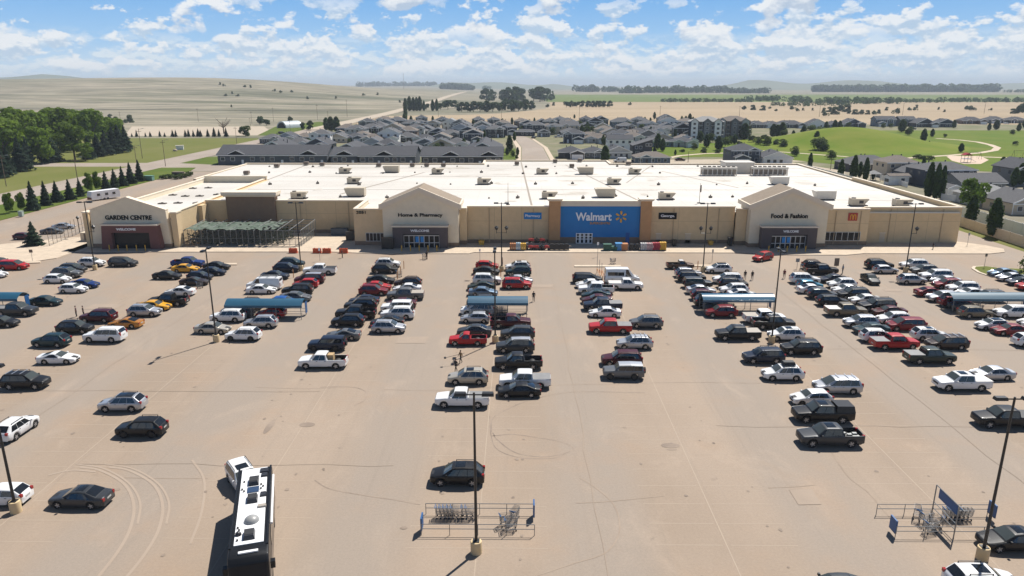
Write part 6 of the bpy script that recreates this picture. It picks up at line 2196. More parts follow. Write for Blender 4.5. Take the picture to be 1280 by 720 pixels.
# ---- utility poles
up_items = []
def upole(px, py, hpx, desc, place, lamp_arm=False, cross=True):
    p = gp(px, py)
    p.z = max(0, terr(p.x, p.y) + .06) if p.y > 600 else 0
    h = hpx * CAM_H / (py - HOR_Y)
    r = empty('utility_pole', (p.x, p.y, p.z))
    rr = max(.13, p.y * .00022)
    MB().tube((0, 0, 0), (0, 0, h), rr, rr * .7, 6).build('pole', M_WOOD, r)
    if cross:
        MB().box(-1.1, 1.1, -.08, .08, h * .9, h * .9 + .16).build('crossarm', M_WOOD, r)
    if lamp_arm:
        a = MB().tube((0, 0, h * .97), (2.0, 0, h * 1.0), .06, n=5).build('arm', M_STEEL, r)
        MB().box(1.7, 2.5, -.15, .15, h - .05, h + .1).build('lamp_head', M_STEEL, a)
    tag(r, None, 'utility pole', 'thin poles along the left roads and fields')
    up_items.append((r, desc, place, px))
for px, py, h in ((8, 233, 40), (100, 243, 48), (172, 213, 32), (207, 208, 34), (178, 198, 38)):
    upole(px, py, h, 'slim brown utility pole', 'along the left road', True)
for px, py, h in ((151, 153, 14), (248, 152, 17), (315, 155, 16), (296, 180, 22), (342, 152, 18), (397, 150, 20), (434, 146, 22), (363, 165, 22), (313, 157, 10), (410, 147, 8)):
    upole(px, py, h, 'slim utility pole', 'by the far left road and prairie')
for px, py, h in ((505, 116, 20),):
    upole(px, py, h, 'very tall thin radio mast', 'on the crest beyond the gravel road', False, False)
for px, py, h in ((724, 148, 16), (825, 144, 12), (924, 146, 14), (1024, 146, 16), (1128, 144, 16), (1230, 142, 16), (627, 148, 14), (548, 146, 8)):
    upole(px, py, h, 'thin wooden utility pole', 'in the line along the stubble field')
for px, py, h in ((860, 203, 14), (1038, 212, 14)):
    upole(px, py, h, 'thin lamp pole', 'beside the lane behind the store', True, False)
assign_labels(up_items)
# ---- playground on the sand
p = gp(1207, 203)
r = empty('play_structure', (p.x, p.y, 0.03))
b = MB()
for sx in (-1.5, 1.5):
    for sy in (-1.2, 1.2):
        b.tube((sx, sy, 0), (sx, sy, 3.2), .08, n=6)
b.build('frame', M_POLE, r)
MB().box(-1.5, 1.5, -1.2, 1.2, 1.5, 1.6).build('platform', M_TUB, r)
MB().prism([(-1.8, 3.2), (1.8, 3.2), (0, 4.2)], -1.5, 1.5).build('roof', M_RED, r)
MB().prism([(1.5, 1.6), (4.5, .2), (4.5, .3), (1.5, 1.7)], -.4, .4).build('slide', M_HTRIM, r)
tag(r, 'small play structure with slide and red roof on the sand patch', 'play structure')
def swing(px, py, label):
    p = gp(px, py)
    r = empty('swing_set', (p.x, p.y, .03))
    b = MB()
    for s in (-2.5, 2.5):
        b.tube((s, -1.2, 0), (s, 0, 3), .06, n=5)
        b.tube((s, 1.2, 0), (s, 0, 3), .06, n=5)
    b.tube((-2.5, 0, 3), (2.5, 0, 3), .06, n=5)
    b.build('frame', M_POLE, r)
    for x in (-1, 1):
        s = MB().box(x - .25, x + .25, -.12, .12, .5, .55).build('seat', M_RUB, r)
        MB().tube((x - .2, 0, .55), (x - .2, 0, 3), .02, n=4).tube((x + .2, 0, .55), (x + .2, 0, 3), .02, n=4).build('chain', M_STEEL, s)
    tag(r, label, 'swing set')
swing(1218, 199, 'swing set on the sand patch beside the play structure')
swing(1273, 196, 'swing set near the path at the right edge of the park')
# ================================================================== VEHICLES
PAINT = {
 'white': ((0.72, 0.72, 0.71), 0), 'silver': ((0.42, 0.43, 0.45), .55), 'grey': ((0.13, 0.135, 0.14), .4), 'dark grey': ((0.045, 0.048, 0.052), .3),
 'black': ((0.008, 0.008, 0.009), 0), 'navy': ((0.009, 0.016, 0.035), .15), 'dark teal': ((0.012, 0.035, 0.042), .2), 'red': ((0.38, 0.010, 0.012), 0),
 'dark red': ((0.16, 0.008, 0.014), .1), 'maroon': ((0.06, 0.008, 0.013), .1), 'bright blue': ((0.012, 0.085, 0.30), .2), 'blue': ((0.008, 0.030, 0.14), .2),
 'yellow': ((0.66, 0.33, 0.015), 0), 'orange': ((0.42, 0.17, 0.02), .1), 'beige': ((0.40, 0.37, 0.31), .3), 'brown': ((0.085, 0.055, 0.040), .3),
 'taupe': ((0.155, 0.135, 0.10), .3), 'dark green': ((0.022, 0.032, 0.025), .2), 'teal blue': ((0.035, 0.20, 0.30), .2), 'blue-grey': ((0.13, 0.19, 0.26), .4), 'dark brown': ((0.030, 0.018, 0.014), .2)}
def paint(c):
    col, me = PAINT[c]
    return mat('paint_' + c.replace(' ', '_').replace('-', '_'), col, 0.42 if me else 0.45, metal=me, coat=0.8 if sum(col) > .5 else 0.30, spec=0.25)
M_CTRIM = mat('black_car_plastic', (0.022, 0.022, 0.023), 0.6)
M_CGLASS = mat('car_glass', (0.010, 0.012, 0.014), 0.05, spec=0.8)
M_WSG = mat('windshield_glass', (0.055, 0.064, 0.060), 0.06, spec=0.8)  # grey-green sky reflection put into the base colour, lighter than the other car glass
M_TYREM = mat('tyre', (0.018, 0.018, 0.018), 0.85)
M_RIM = mat('alloy_rim', (0.42, 0.42, 0.43), 0.35, metal=0.6)
M_RIMD = mat('dark_rim', (0.02, 0.02, 0.02), 0.4)
M_HEAD = mat('headlight_lens', (0.55, 0.57, 0.60), 0.12)
M_TAIL = mat('taillight_lens', (0.28, 0.012, 0.010), 0.2)
M_PLT = mat('licence_plate', (0.45, 0.45, 0.43), 0.5)
M_TONN = mat('grey_bed_cover', (0.20, 0.20, 0.20), 0.6, 0.1, 2)
M_TONB = mat('black_bed_cover', (0.02, 0.02, 0.022), 0.55)
M_TONT = mat('tan_bed_cover', (0.36, 0.32, 0.27), 0.6)
M_TONW = mat('white_bed_cover', (0.60, 0.58, 0.55), 0.5)

def interp(pts, x):
    if x <= pts[0][0]:
        return pts[0][1]
    for (a, va), (b, vb) in zip(pts, pts[1:]):
        if x <= b:
            return va + (vb - va) * (x - a) / (b - a)
    return pts[-1][1]

class Car:
    """L W H, wheel radius r, wheelbase wb, front overhang fo, ground clearance gc,
       prof: list of (distance from nose, height) for the top outline, belt height, greenhouse width ratio"""
    def __init__(s, L, W, H, r, wb, fo, gc, zn, xc, zc, xr0, xr1, xd, zd, zt, belt, tum=.76, clad=0.0, bed=None, boxy=0.0, pill=None):
        s.__dict__.update(locals())
        s.w = W / 2
        if bed:   # bed rail height
            s.prof = [(0, zn - .16), (.10, zn - .02), (.3, zn), (xc, zc), (xr0, H - .05), (xr0 + .25, H), (xr1 - .3, H), (xr1, H - .05), (xr1 + .14, bed), (L, bed)]
        else:
            s.prof = [(0, zn - .16), (.10, zn - .03), (.3, zn), (xc, zc), (xr0, H - .05), ((xr0 + xr1) / 2, H), (xr1, H - .04), (xd, zd), (max(xd + .02, L - .10), zt), (L, zt - .14)]
        bx = boxy
        s.plan = [(0, .70 + .22 * bx), (.05, .79 + .16 * bx), (.16, .88 + .09 * bx), (.42, .955 + .03 * bx), (.95, 1.0), (L - .7, 1.0), (L - .22, .955 + .035 * bx), (L - .06, .90 + .08 * bx), (L, .83 + .14 * bx)]
        s.wx = (fo, fo + wb)
    def top(s, x):
        return interp(s.prof, x)
    def bottom(s, x):
        z = s.gc + (.10 if x < .25 or x > s.L - .25 else 0)
        for c in s.wx:
            d = abs(x - c)
            R_ = s.r * 1.16
            if d < R_:
                z = max(z, s.r + math.sqrt(R_ * R_ - d * d) * .98)
        return z
    def belt_at(s, x):
        return min(s.belt, s.top(x) - .035)
    def sec(s, x, bedsec=False):
        w = s.w * interp(s.plan, x)
        t, bl, z0 = s.top(x), s.belt_at(x), s.bottom(x)
        z0 = min(z0, bl - .06)
        if bedsec:
            rail = s.bed
            fl = max(s.r * 2 * .8, .62)
            return [(0, z0), (w * .93, z0), (w * .985, z0 + .10), (w, z0 * .45 + rail * .55), (w * .99, rail - .08), (w * .975, rail - .02), (w * .955, rail), (w - .10, rail), (w - .11, fl), (w * .3, fl), (0, fl)]
        k = max(0.0, min(1.0, (t - bl - .04) / max(.1, s.H - s.belt - .04)))
        wt = w * (.90 + (s.tum - .90) * k)
        cr = .035 + .025 * k
        e = min(.07, (bl - z0) * .3)
        return [(0, z0), (w * .93, z0), (w * .985, z0 + e), (w, z0 * .45 + bl * .55), (w * .988, bl - e), (w * .955, bl), (wt, t - cr * 1.5), (wt * .955, t - cr * .7), (wt * .80, t - cr * .15), (wt * .4, t + .008), (0, t + .014)]
    def stations(s):
        xs_ = set()
        n = int(s.L / .16)
        for i in range(n + 1):
            xs_.add(round(s.L * i / n, 3))
        for p in s.prof:
            xs_.add(round(p[0], 3))
        for c in s.wx:
            for i in range(-6, 7):
                xs_.add(round(c + s.r * 1.16 * math.sin(i * math.pi / 12), 3))
        return sorted(x for x in xs_ if 0 <= x <= s.L)
    def body(s):
        rows = []
        for x in s.stations():
            if s.bed and x > s.xr1 + .145:
                if not rows or not rows[-1][2]:
                    rows.append((x, s.sec(x), False))
                    x += .015
                if x > s.L - .09:
                    if rows[-1][2]:
                        rows.append((s.L - .09, s.sec(s.L - .09, True), True))
                        rows.append((s.L - .08, s.sec(s.L - .08), False))
                    rows.append((max(x, s.L - .07), s.sec(max(x, s.L - .07)), False)) if x > s.L - .07 else None
                else:
                    rows.append((x, s.sec(x, True), True))
            else:
                rows.append((x, s.sec(x), False))
        b = MB()
        ring = []
        for x, sc, _ in rows:
            pts = [(s.L / 2 - x, y, z) for y, z in sc] + [(s.L / 2 - x, -y, z) for y, z in reversed(sc[1:-1])]
            ring.append(pts)
        n = len(ring[0])
        vs = [p for q in ring for p in q]
        fs = []
        for j in range(len(ring) - 1):
            for i in range(n):
                fs.append((j * n + i, j * n + (i + 1) % n, (j + 1) * n + (i + 1) % n, (j + 1) * n + i))
        fs.append(tuple(reversed(range(n))))
        fs.append(tuple(range((len(ring) - 1) * n, len(ring) * n)))
        b.add(vs, fs)
        for k, f in enumerate(b.f):
            c = [sum(b.v[i][a] for i in f) / len(f) for a in range(3)]
            if (len(f) == 4 and (min(abs(b.v[i][1]) for i in f) < .01 and c[2] < s.belt - .1 and not (s.bed and c[2] > .6 and abs(c[1]) < s.w - .09))) or c[2] < s.clad:
                b.m[k] = 1
            if s.bed and len(f) == 4 and abs(c[1]) < s.w - .06 and c[0] < s.L / 2 - s.xr1 - .2 and c[0] > -s.L / 2 + .12 and .5 < c[2] < s.bed - .02:
                b.m[k] = 1
        return b
    def side_y(s, x, z):
        sc = s.sec(x)
        (y0, z0), (y1, z1) = sc[5], sc[6]
        t = (z - z0) / max(1e-4, z1 - z0)
        return y0 + (y1 - y0) * t
    def top_z(s, x, y):
        sc = s.sec(x)[6:]
        y = abs(y)
        for (ya, za), (yb, zb) in zip(sc, sc[1:]):
            if y >= yb:
                return zb + (za - zb) * (y - yb) / max(1e-4, ya - yb)
        return sc[-1][1]
    def top_patch(s, x0, x1, f=.90, off=.014, nx=5, ny=6):
        b = MB()
        vs = []
        for i in range(nx + 1):
            x = x0 + (x1 - x0) * i / nx
            wt = s.sec(x)[6][0] * f
            dx = .02
            sl = (s.top(x + dx) - s.top(x - dx)) / (2 * dx)
            nl = math.sqrt(1 + sl * sl)
            for j in range(ny + 1):
                y = -wt + 2 * wt * j / ny
                vs.append((s.L / 2 - x + sl / nl * off, y, s.top_z(x, y) + off / nl))
        b.add(vs, [(i * (ny + 1) + j, (i + 1) * (ny + 1) + j, (i + 1) * (ny + 1) + j + 1, i * (ny + 1) + j + 1) for i in range(nx) for j in range(ny)])
        return b
    def side_patch(s, sg, xa0, xa1, xb0, xb1, off=.012, nx=6, nz=3):
        """side window: bottom edge xa0..xb0, top edge xa1..xb1 measured from the nose"""
        b = MB()
        vs = []
        for i in range(nx + 1):
            t = i / nx
            for j in range(nz + 1):
                u = j / nz
                x = (xa0 + (xb0 - xa0) * t) * (1 - u) + (xa1 + (xb1 - xa1) * t) * u
                sc = s.sec(x)
                zb, zt = s.belt + .015, min(s.H - .095, sc[6][1] - .01)
                z = zb + (zt - zb) * u
                vs.append((s.L / 2 - x, sg * (s.side_y(x, z) + off), z))
        fs = [(i * (nz + 1) + j, i * (nz + 1) + j + 1, (i + 1) * (nz + 1) + j + 1, (i + 1) * (nz + 1) + j) for i in range(nx) for j in range(nz)]
        if sg < 0:
            fs = [f[::-1] for f in fs]
        b.add(vs, fs)
        return b

def wheel_meshes(r, dark=False):
    t = MB()
    n = 18
    prof = [(r * .62, -.10), (r * .96, -.11), (r, -.08), (r, .08), (r * .96, .11), (r * .62, .10)]
    vs = [(q * math.cos(6.2832 * i / n), y, q * math.sin(6.2832 * i / n)) for q, y in prof for i in range(n)]
    fs = [(j * n + i, (j + 1) * n + i, (j + 1) * n + (i + 1) % n, j * n + (i + 1) % n) for j in range(5) for i in range(n)]
    t.add(vs, fs)
    q = MB()
    q.tube((0, .02, 0), (0, .05, 0), r * .64, n=n, mi=1)
    for k in range(5):
        a = k * 6.2832 / 5
        M = Matrix.Rotation(a, 4, 'Y')
        q.box(.02, r * .63, .05, .085, -r * .13, r * .13, 0, M)
    q.tube((0, .05, 0), (0, .095, 0), r * .16, n=8)
    return t.mesh('tyre', M_TYREM, 40), q.mesh('rim', [M_RIMD if dark else M_RIM, M_RIMD])

WHEELS = {}
def add_wheels(c, root, dark=False, rr=None):
    r = rr or c.r
    key = (round(r, 2), dark)
    if key not in WHEELS:
        WHEELS[key] = wheel_meshes(r, dark)
    tm, rmh = WHEELS[key]
    for x in c.wx:
        for sg in (-1, 1):
            e = inst('wheel', tm, root, (c.L / 2 - x, sg * (c.w - .13), r), (0, 0, 0 if sg > 0 else math.pi))
            inst('rim', rmh, e)

def make_vehicle(c, name, opts):
    """prototype on its own root; body paint is set per copy through the object slot"""
    r = empty(name)
    bm_ = c.body().mesh('body', [paint('white'), M_CTRIM], 48)
    body = inst('body', bm_, r)
    c.top_patch(c.xc + .10, c.xr0 - .02, .93).build('windshield', M_WSG, r, 60)
    if c.bed:
        c.top_patch(c.xr1 + .02, c.xr1 + .10, .82, .012, 2).build('rear_window', M_CGLASS, r, 60)
    elif opts.get('rear', True):
        zlim = c.belt + .05
        xe = c.xd - .03
        c.top_patch(c.xr1 + .03, xe, .84, .014, 4).build('rear_window', M_CGLASS, r, 60)
    nwin = opts.get('win', 2)
    rw0, rw1 = opts.get('tail', (c.xr1 + .25, c.xr1 - .05))
    f0, f1 = c.xc + .42 * (c.xr0 - c.xc), c.xr0 + .10
    for sg in (-1, 1):
        for k in range(nwin):
            a, b2 = k / nwin, (k + 1) / nwin
            g = .022
            c.side_patch(sg, f0 + (rw0 - f0) * a + g, f1 + (rw1 - f1) * a + g, f0 + (rw0 - f0) * b2 - g, f1 + (rw1 - f1) * b2 - g).build('side_window', M_CGLASS, r, 60)
        # lights
        wl = c.w * interp(c.plan, .15)
        zl = c.zn - .17
        hx = c.L / 2 - .16
        MB().taper(hx - .16, hx + .10, sg * (c.w * .80 - .18) - .18, sg * (c.w * .80 - .18) + .18, zl - .07, zl + .08, .03, .03).build('headlight', M_HEAD, r)
        tz = opts.get('tz', min(c.zt, c.belt) - .22)
        th_ = opts.get('th', .12)
        wt = c.w * interp(c.plan, c.L - .06)
        MB().box(-c.L / 2 - .012, -c.L / 2 + .20, sg * (c.w * .865 - .12) - .12, sg * (c.w * .865 - .12) + .12, tz - th_, tz + th_).build('taillight', M_TAIL, r)
        mx = c.L / 2 - c.xc - .35
        mo = MB().taper(mx - .09, mx + .09, sg * (c.w + .09) - .10, sg * (c.w + .09) + .10, c.belt + .0, c.belt + .16, .03, .02).mesh('mirror', [paint('white')])
        inst('mirror', mo, r)
        for k in range(2 if opts.get('win', 2) > 1 else 1):
            hxx = c.L / 2 - (c.xc + .95 + k * 1.0)
            MB().box(hxx - .09, hxx + .09, sg * (c.w * .99) - .02, sg * (c.w * .99) + .02, c.belt - .13, c.belt - .09).build('door_handle', M_CTRIM, r)
    gr = MB().box(c.L / 2 - .06, c.L / 2 + .012, -c.w * .48, c.w * .48, c.zn - .42, c.zn - .22).build('grille', M_CTRIM, r)
    MB().box(-c.L / 2 - .02, -c.L / 2 + .02, -.26, .26, opts.get('pz', .62), opts.get('pz', .62) + .14).build('licence_plate', M_PLT, r)
    if opts.get('rails'):
        for sg in (-1, 1):
            x0, x1 = c.L / 2 - c.xr0 - .25, c.L / 2 - c.xr1 + .2
            y = sg * c.w * c.tum * .93
            b = MB().box(x1, x0, y - .025, y + .025, c.H + .03, c.H + .07)
            for q in (x1, x0 - .06):
                b.box(q, q + .06, y - .02, y + .02, c.H - .06, c.H + .03)
            b.build('roof_rail', M_CTRIM, r)
    if opts.get('spare'):
        MB().tube((-c.L / 2 - .22, 0, .95), (-c.L / 2 - .02, 0, .95), .38, n=14).build('spare_wheel', M_TYREM, r)
    add_wheels(c, r, opts.get('dark', False))
    return r

S = Car
SPECS = {
 # L W H r wb fo gc zn xc zc xr0 xr1 xd zd zt belt
 'sedan': (S(4.75, 1.84, 1.46, .33, 2.75, .92, .20, .76, 1.22, .96, 2.02, 3.25, 4.10, 1.08, 1.02, .93, .76), 'sedan', dict(win=2, tail=(3.72, 3.18), tz=.84, pz=.66)),
 'coupe': (S(4.65, 1.84, 1.36, .34, 2.65, .95, .18, .72, 1.38, .93, 2.25, 2.95, 4.05, 1.02, .98, .90, .74), 'coupe', dict(win=1, tail=(3.75, 3.05), tz=.80)),
 'hatchback': (S(4.25, 1.79, 1.50, .32, 2.60, .84, .20, .80, 1.08, 1.00, 1.82, 3.55, 4.12, 1.05, 1.00, .95, .77), 'hatchback', dict(win=2, tail=(3.75, 3.48), tz=.95)),
 'crossover': (S(4.65, 1.88, 1.70, .37, 2.72, .92, .26, .93, 1.12, 1.10, 1.92, 3.95, 4.50, 1.16, 1.10, 1.06, .78, .44), 'crossover', dict(win=3, tail=(4.15, 3.85), tz=1.05, rails=True, pz=.78)),
 'suv': (S(4.95, 1.96, 1.80, .39, 2.87, .95, .27, 1.00, 1.22, 1.16, 1.98, 4.40, 4.85, 1.20, 1.15, 1.12, .80, .40), 'suv', dict(win=3, tail=(4.55, 4.30), tz=1.12, rails=True, pz=.85)),
 'large suv': (S(5.25, 2.03, 1.90, .41, 3.0, 1.0, .30, 1.08, 1.38, 1.24, 2.10, 4.92, 5.20, 1.28, 1.22, 1.20, .82, .42, None, .4), 'large_suv', dict(win=3, tail=(4.88, 4.80), tz=1.22, th=.22, rails=True, pz=.9)),
 'boxy suv': (S(4.70, 1.90, 1.82, .40, 2.80, .78, .32, 1.10, 1.30, 1.20, 1.78, 4.50, 4.66, 1.25, 1.22, 1.20, .86, .52, None, .75), 'boxy_suv', dict(win=3, tail=(4.42, 4.40), tz=1.1, th=.14, spare=True, dark=True, pz=.7)),
 'minivan': (S(5.10, 1.98, 1.76, .36, 3.03, .98, .21, .92, .92, 1.06, 2.00, 4.60, 5.00, 1.18, 1.10, 1.05, .80), 'minivan', dict(win=3, tail=(4.72, 4.52), tz=1.08, th=.2, pz=.8)),
 'crew pickup': (S(5.85, 2.02, 1.92, .41, 3.65, .98, .34, 1.12, 1.42, 1.26, 2.12, 3.75, 0, 0, 1.15, 1.20, .80, .50, 1.24, .5), 'pickup', dict(win=2, tail=(3.72, 3.68), tz=1.05, th=.2, pz=.68)),
 'extended cab pickup': (S(5.75, 2.0, 1.88, .40, 3.60, .98, .33, 1.10, 1.42, 1.24, 2.10, 3.42, 0, 0, 1.12, 1.18, .80, .48, 1.20, .5), 'pickup', dict(win=2, tail=(3.38, 3.34), tz=1.02, th=.2, pz=.68)),
 'single cab pickup': (S(5.0, 1.78, 1.66, .36, 2.95, .82, .28, .98, 1.30, 1.10, 1.95, 2.72, 0, 0, 1.0, 1.06, .80, .40, 1.04, .4), 'pickup', dict(win=1, tail=(2.68, 2.64), tz=.9, th=.16, pz=.6)),
 'cargo van': (S(5.7, 2.02, 2.10, .38, 3.43, .85, .25, 1.10, .95, 1.25, 1.75, 5.55, 5.66, 1.30, 1.22, 1.20, .90, .0, None, .7), 'cargo_van', dict(win=1, tail=(2.35, 2.30), tz=1.0, th=.25, pz=.7)),
 'high roof van': (S(6.0, 2.06, 2.68, .36, 3.75, .95, .24, 1.10, .90, 1.30, 1.95, 5.85, 5.96, 1.35, 1.28, 1.30, .86, .0, None, .7), 'passenger_van', dict(win=1, tail=(2.55, 2.45), tz=1.1, th=.25, pz=.7)),
}
PROTOS = {}
used_proto = set()
def vehicle(kind_, color, X, Y, head, label=None, extra=()):
    c, name, opts = SPECS[kind_]
    if kind_ not in PROTOS:
        PROTOS[kind_] = make_vehicle(c, name, opts)
        o = PROTOS[kind_]
        PROTOS[kind_ + '_copy'] = copy_tree(o)     # pristine set kept only until the end
    o = PROTOS[kind_] if kind_ not in used_proto else copy_tree(PROTOS[kind_ + '_copy'])
    used_proto.add(kind_)
    o.location = (X, Y, 0.004)
    o.rotation_euler = (0, 0, head)
    two = next((e[4:] for e in extra if e.startswith('roof')), None)
    for ch in o.children:
        if ch.name.split('.')[0] in ('body', 'mirror'):
            s = ch.material_slots[0]
            s.link = 'OBJECT'
            s.material = paint(color)
    for e in extra:
        L2 = c.L / 2
        if e == 'sunroof':
            c.top_patch(c.xr0 + .25, min(c.xr0 + 1.1, c.xr1 - .3), .62, .012, 3).build('sunroof', M_CGLASS, o)
        elif e == 'panorama':
            c.top_patch(c.xr0 + .10, c.xr1 - .25, .84, .012, 4).build('sunroof', M_CGLASS, o)
        elif e == 'greyroof':
            c.top_patch(c.xr0 + .02, c.xr1, .97, .012, 4).build('roof_panel', paint('silver'), o)
        elif e == 'whiteroof':
            c.top_patch(c.xr0 + .02, c.xr1, .97, .012, 4).build('roof_panel', paint('white'), o)
        elif e == 'blackroof':
            c.top_patch(c.xr0 + .02, c.xr1, .97, .012, 4).build('roof_panel', paint('black'), o)
        elif e == 'bars':
            b = MB()
            for x in (c.xr0 + .5, (c.xr0 + c.xr1) / 2 + .2, c.xr1 - .3):
                b.box(L2 - x - .04, L2 - x + .04, -c.w * .74, c.w * .74, c.H + .07, c.H + .11)
            b.build('roof_bars', paint('silver'), o)
        elif e == 'roofbox':
            MB().taper(L2 - c.xr1 + .3, L2 - c.xr0 - .2, -.45, .45, c.H + .10, c.H + .48, .15, .1).build('roof_box', M_CTRIM, o)
        elif e in ('grey cover', 'black cover', 'tan cover', 'white cover'):
            m_ = {'grey cover': M_TONN, 'black cover': M_TONB, 'tan cover': M_TONT, 'white cover': M_TONW}[e]
            MB().box(-L2 + .02, L2 - c.xr1 - .17, -c.w + .07, c.w - .07, c.bed + .005, c.bed + .035).build('bed_cover', m_, o)
        elif e == 'canopy':
            MB().taper(-L2 + .02, L2 - c.xr1 - .16, -c.w + .05, c.w - .05, c.bed + .005, c.H - .04, .12, .16).build('bed_canopy', paint(color), o)
        elif e == 'box':
            b = MB().box(-1.35, -.65, -.45, .45, .85, 1.68)
            bo = b.build('cardboard_crate', mat('tan_crate', (.44, .30, .15), .7), None)
            bo.matrix_world = Matrix.Translation(o.location) @ Matrix.Rotation(head, 4, 'Z')
            tag(bo, 'tan crate standing in the open bed of the white pickup', 'crate')
        elif e == 'junk':
            b = MB()
            rn = random.Random(3)
            for q in range(7):
                x, y = -L2 + .5 + rn.random() * 1.4, rn.uniform(-.6, .6)
                b.box(x - .2, x + .2, y - .15, y + .15, .83, .95 + rn.random() * .3)
            bo = b.build('cargo_pile', M_STEEL)
            bo.matrix_world = Matrix.Translation(o.location) @ Matrix.Rotation(head, 4, 'Z')
            tag(bo, 'low pile of grey cargo in the open bed of the dark grey pickup', 'cargo', kind='stuff')
        elif e == 'ladder':
            b = MB()
            for x in (L2 - 2.3, L2 - 3.6, L2 - 5.0):
                b.box(x - .04, x + .04, -.85, .85, c.H + .12, c.H + .17)
            for y in (-.6, .6):
                b.box(L2 - 5.3, L2 - 2.0, y - .04, y + .04, c.H + .17, c.H + .22)
            b.build('roof_rack', M_STEEL, o)
        elif e == 'vanwin':
            for sg in (-1, 1):
                zb, zt = 1.45, 2.1
                vs = [(L2 - x, sg * (c.side_y(x, z) + .012), z) for x, z in ((2.75, zb), (5.55, zb), (5.55, zt), (2.75, zt))]
                MB().add(vs, [(0, 1, 2, 3) if sg < 0 else (3, 2, 1, 0)]).build('side_window', M_CGLASS, o)
        elif e == 'darkrim':
            key = (round(c.r, 2), True)
            if key not in WHEELS:
                WHEELS[key] = wheel_meshes(c.r, True)
            for ch in o.children:
                if ch.name.split('.')[0] == 'wheel':
                    ch.children[0].data = WHEELS[key][1]
    tag(o, label, {'crew pickup': 'pickup truck', 'extended cab pickup': 'pickup truck', 'single cab pickup': 'pickup truck', 'cargo van': 'van', 'high roof van': 'van', 'minivan': 'minivan'}.get(kind_, 'car'), 'vehicles parked in rows on the lot')
    return o

K = {'s': 'sedan', 'c': 'coupe', 'h': 'hatchback', 'x': 'crossover', 'u': 'suv', 'U': 'large suv', 'j': 'boxy suv', 'm': 'minivan', 'P': 'crew pickup', 'e': 'extended cab pickup', 'p': 'single cab pickup', 'v': 'cargo van', 'V': 'high roof van'}
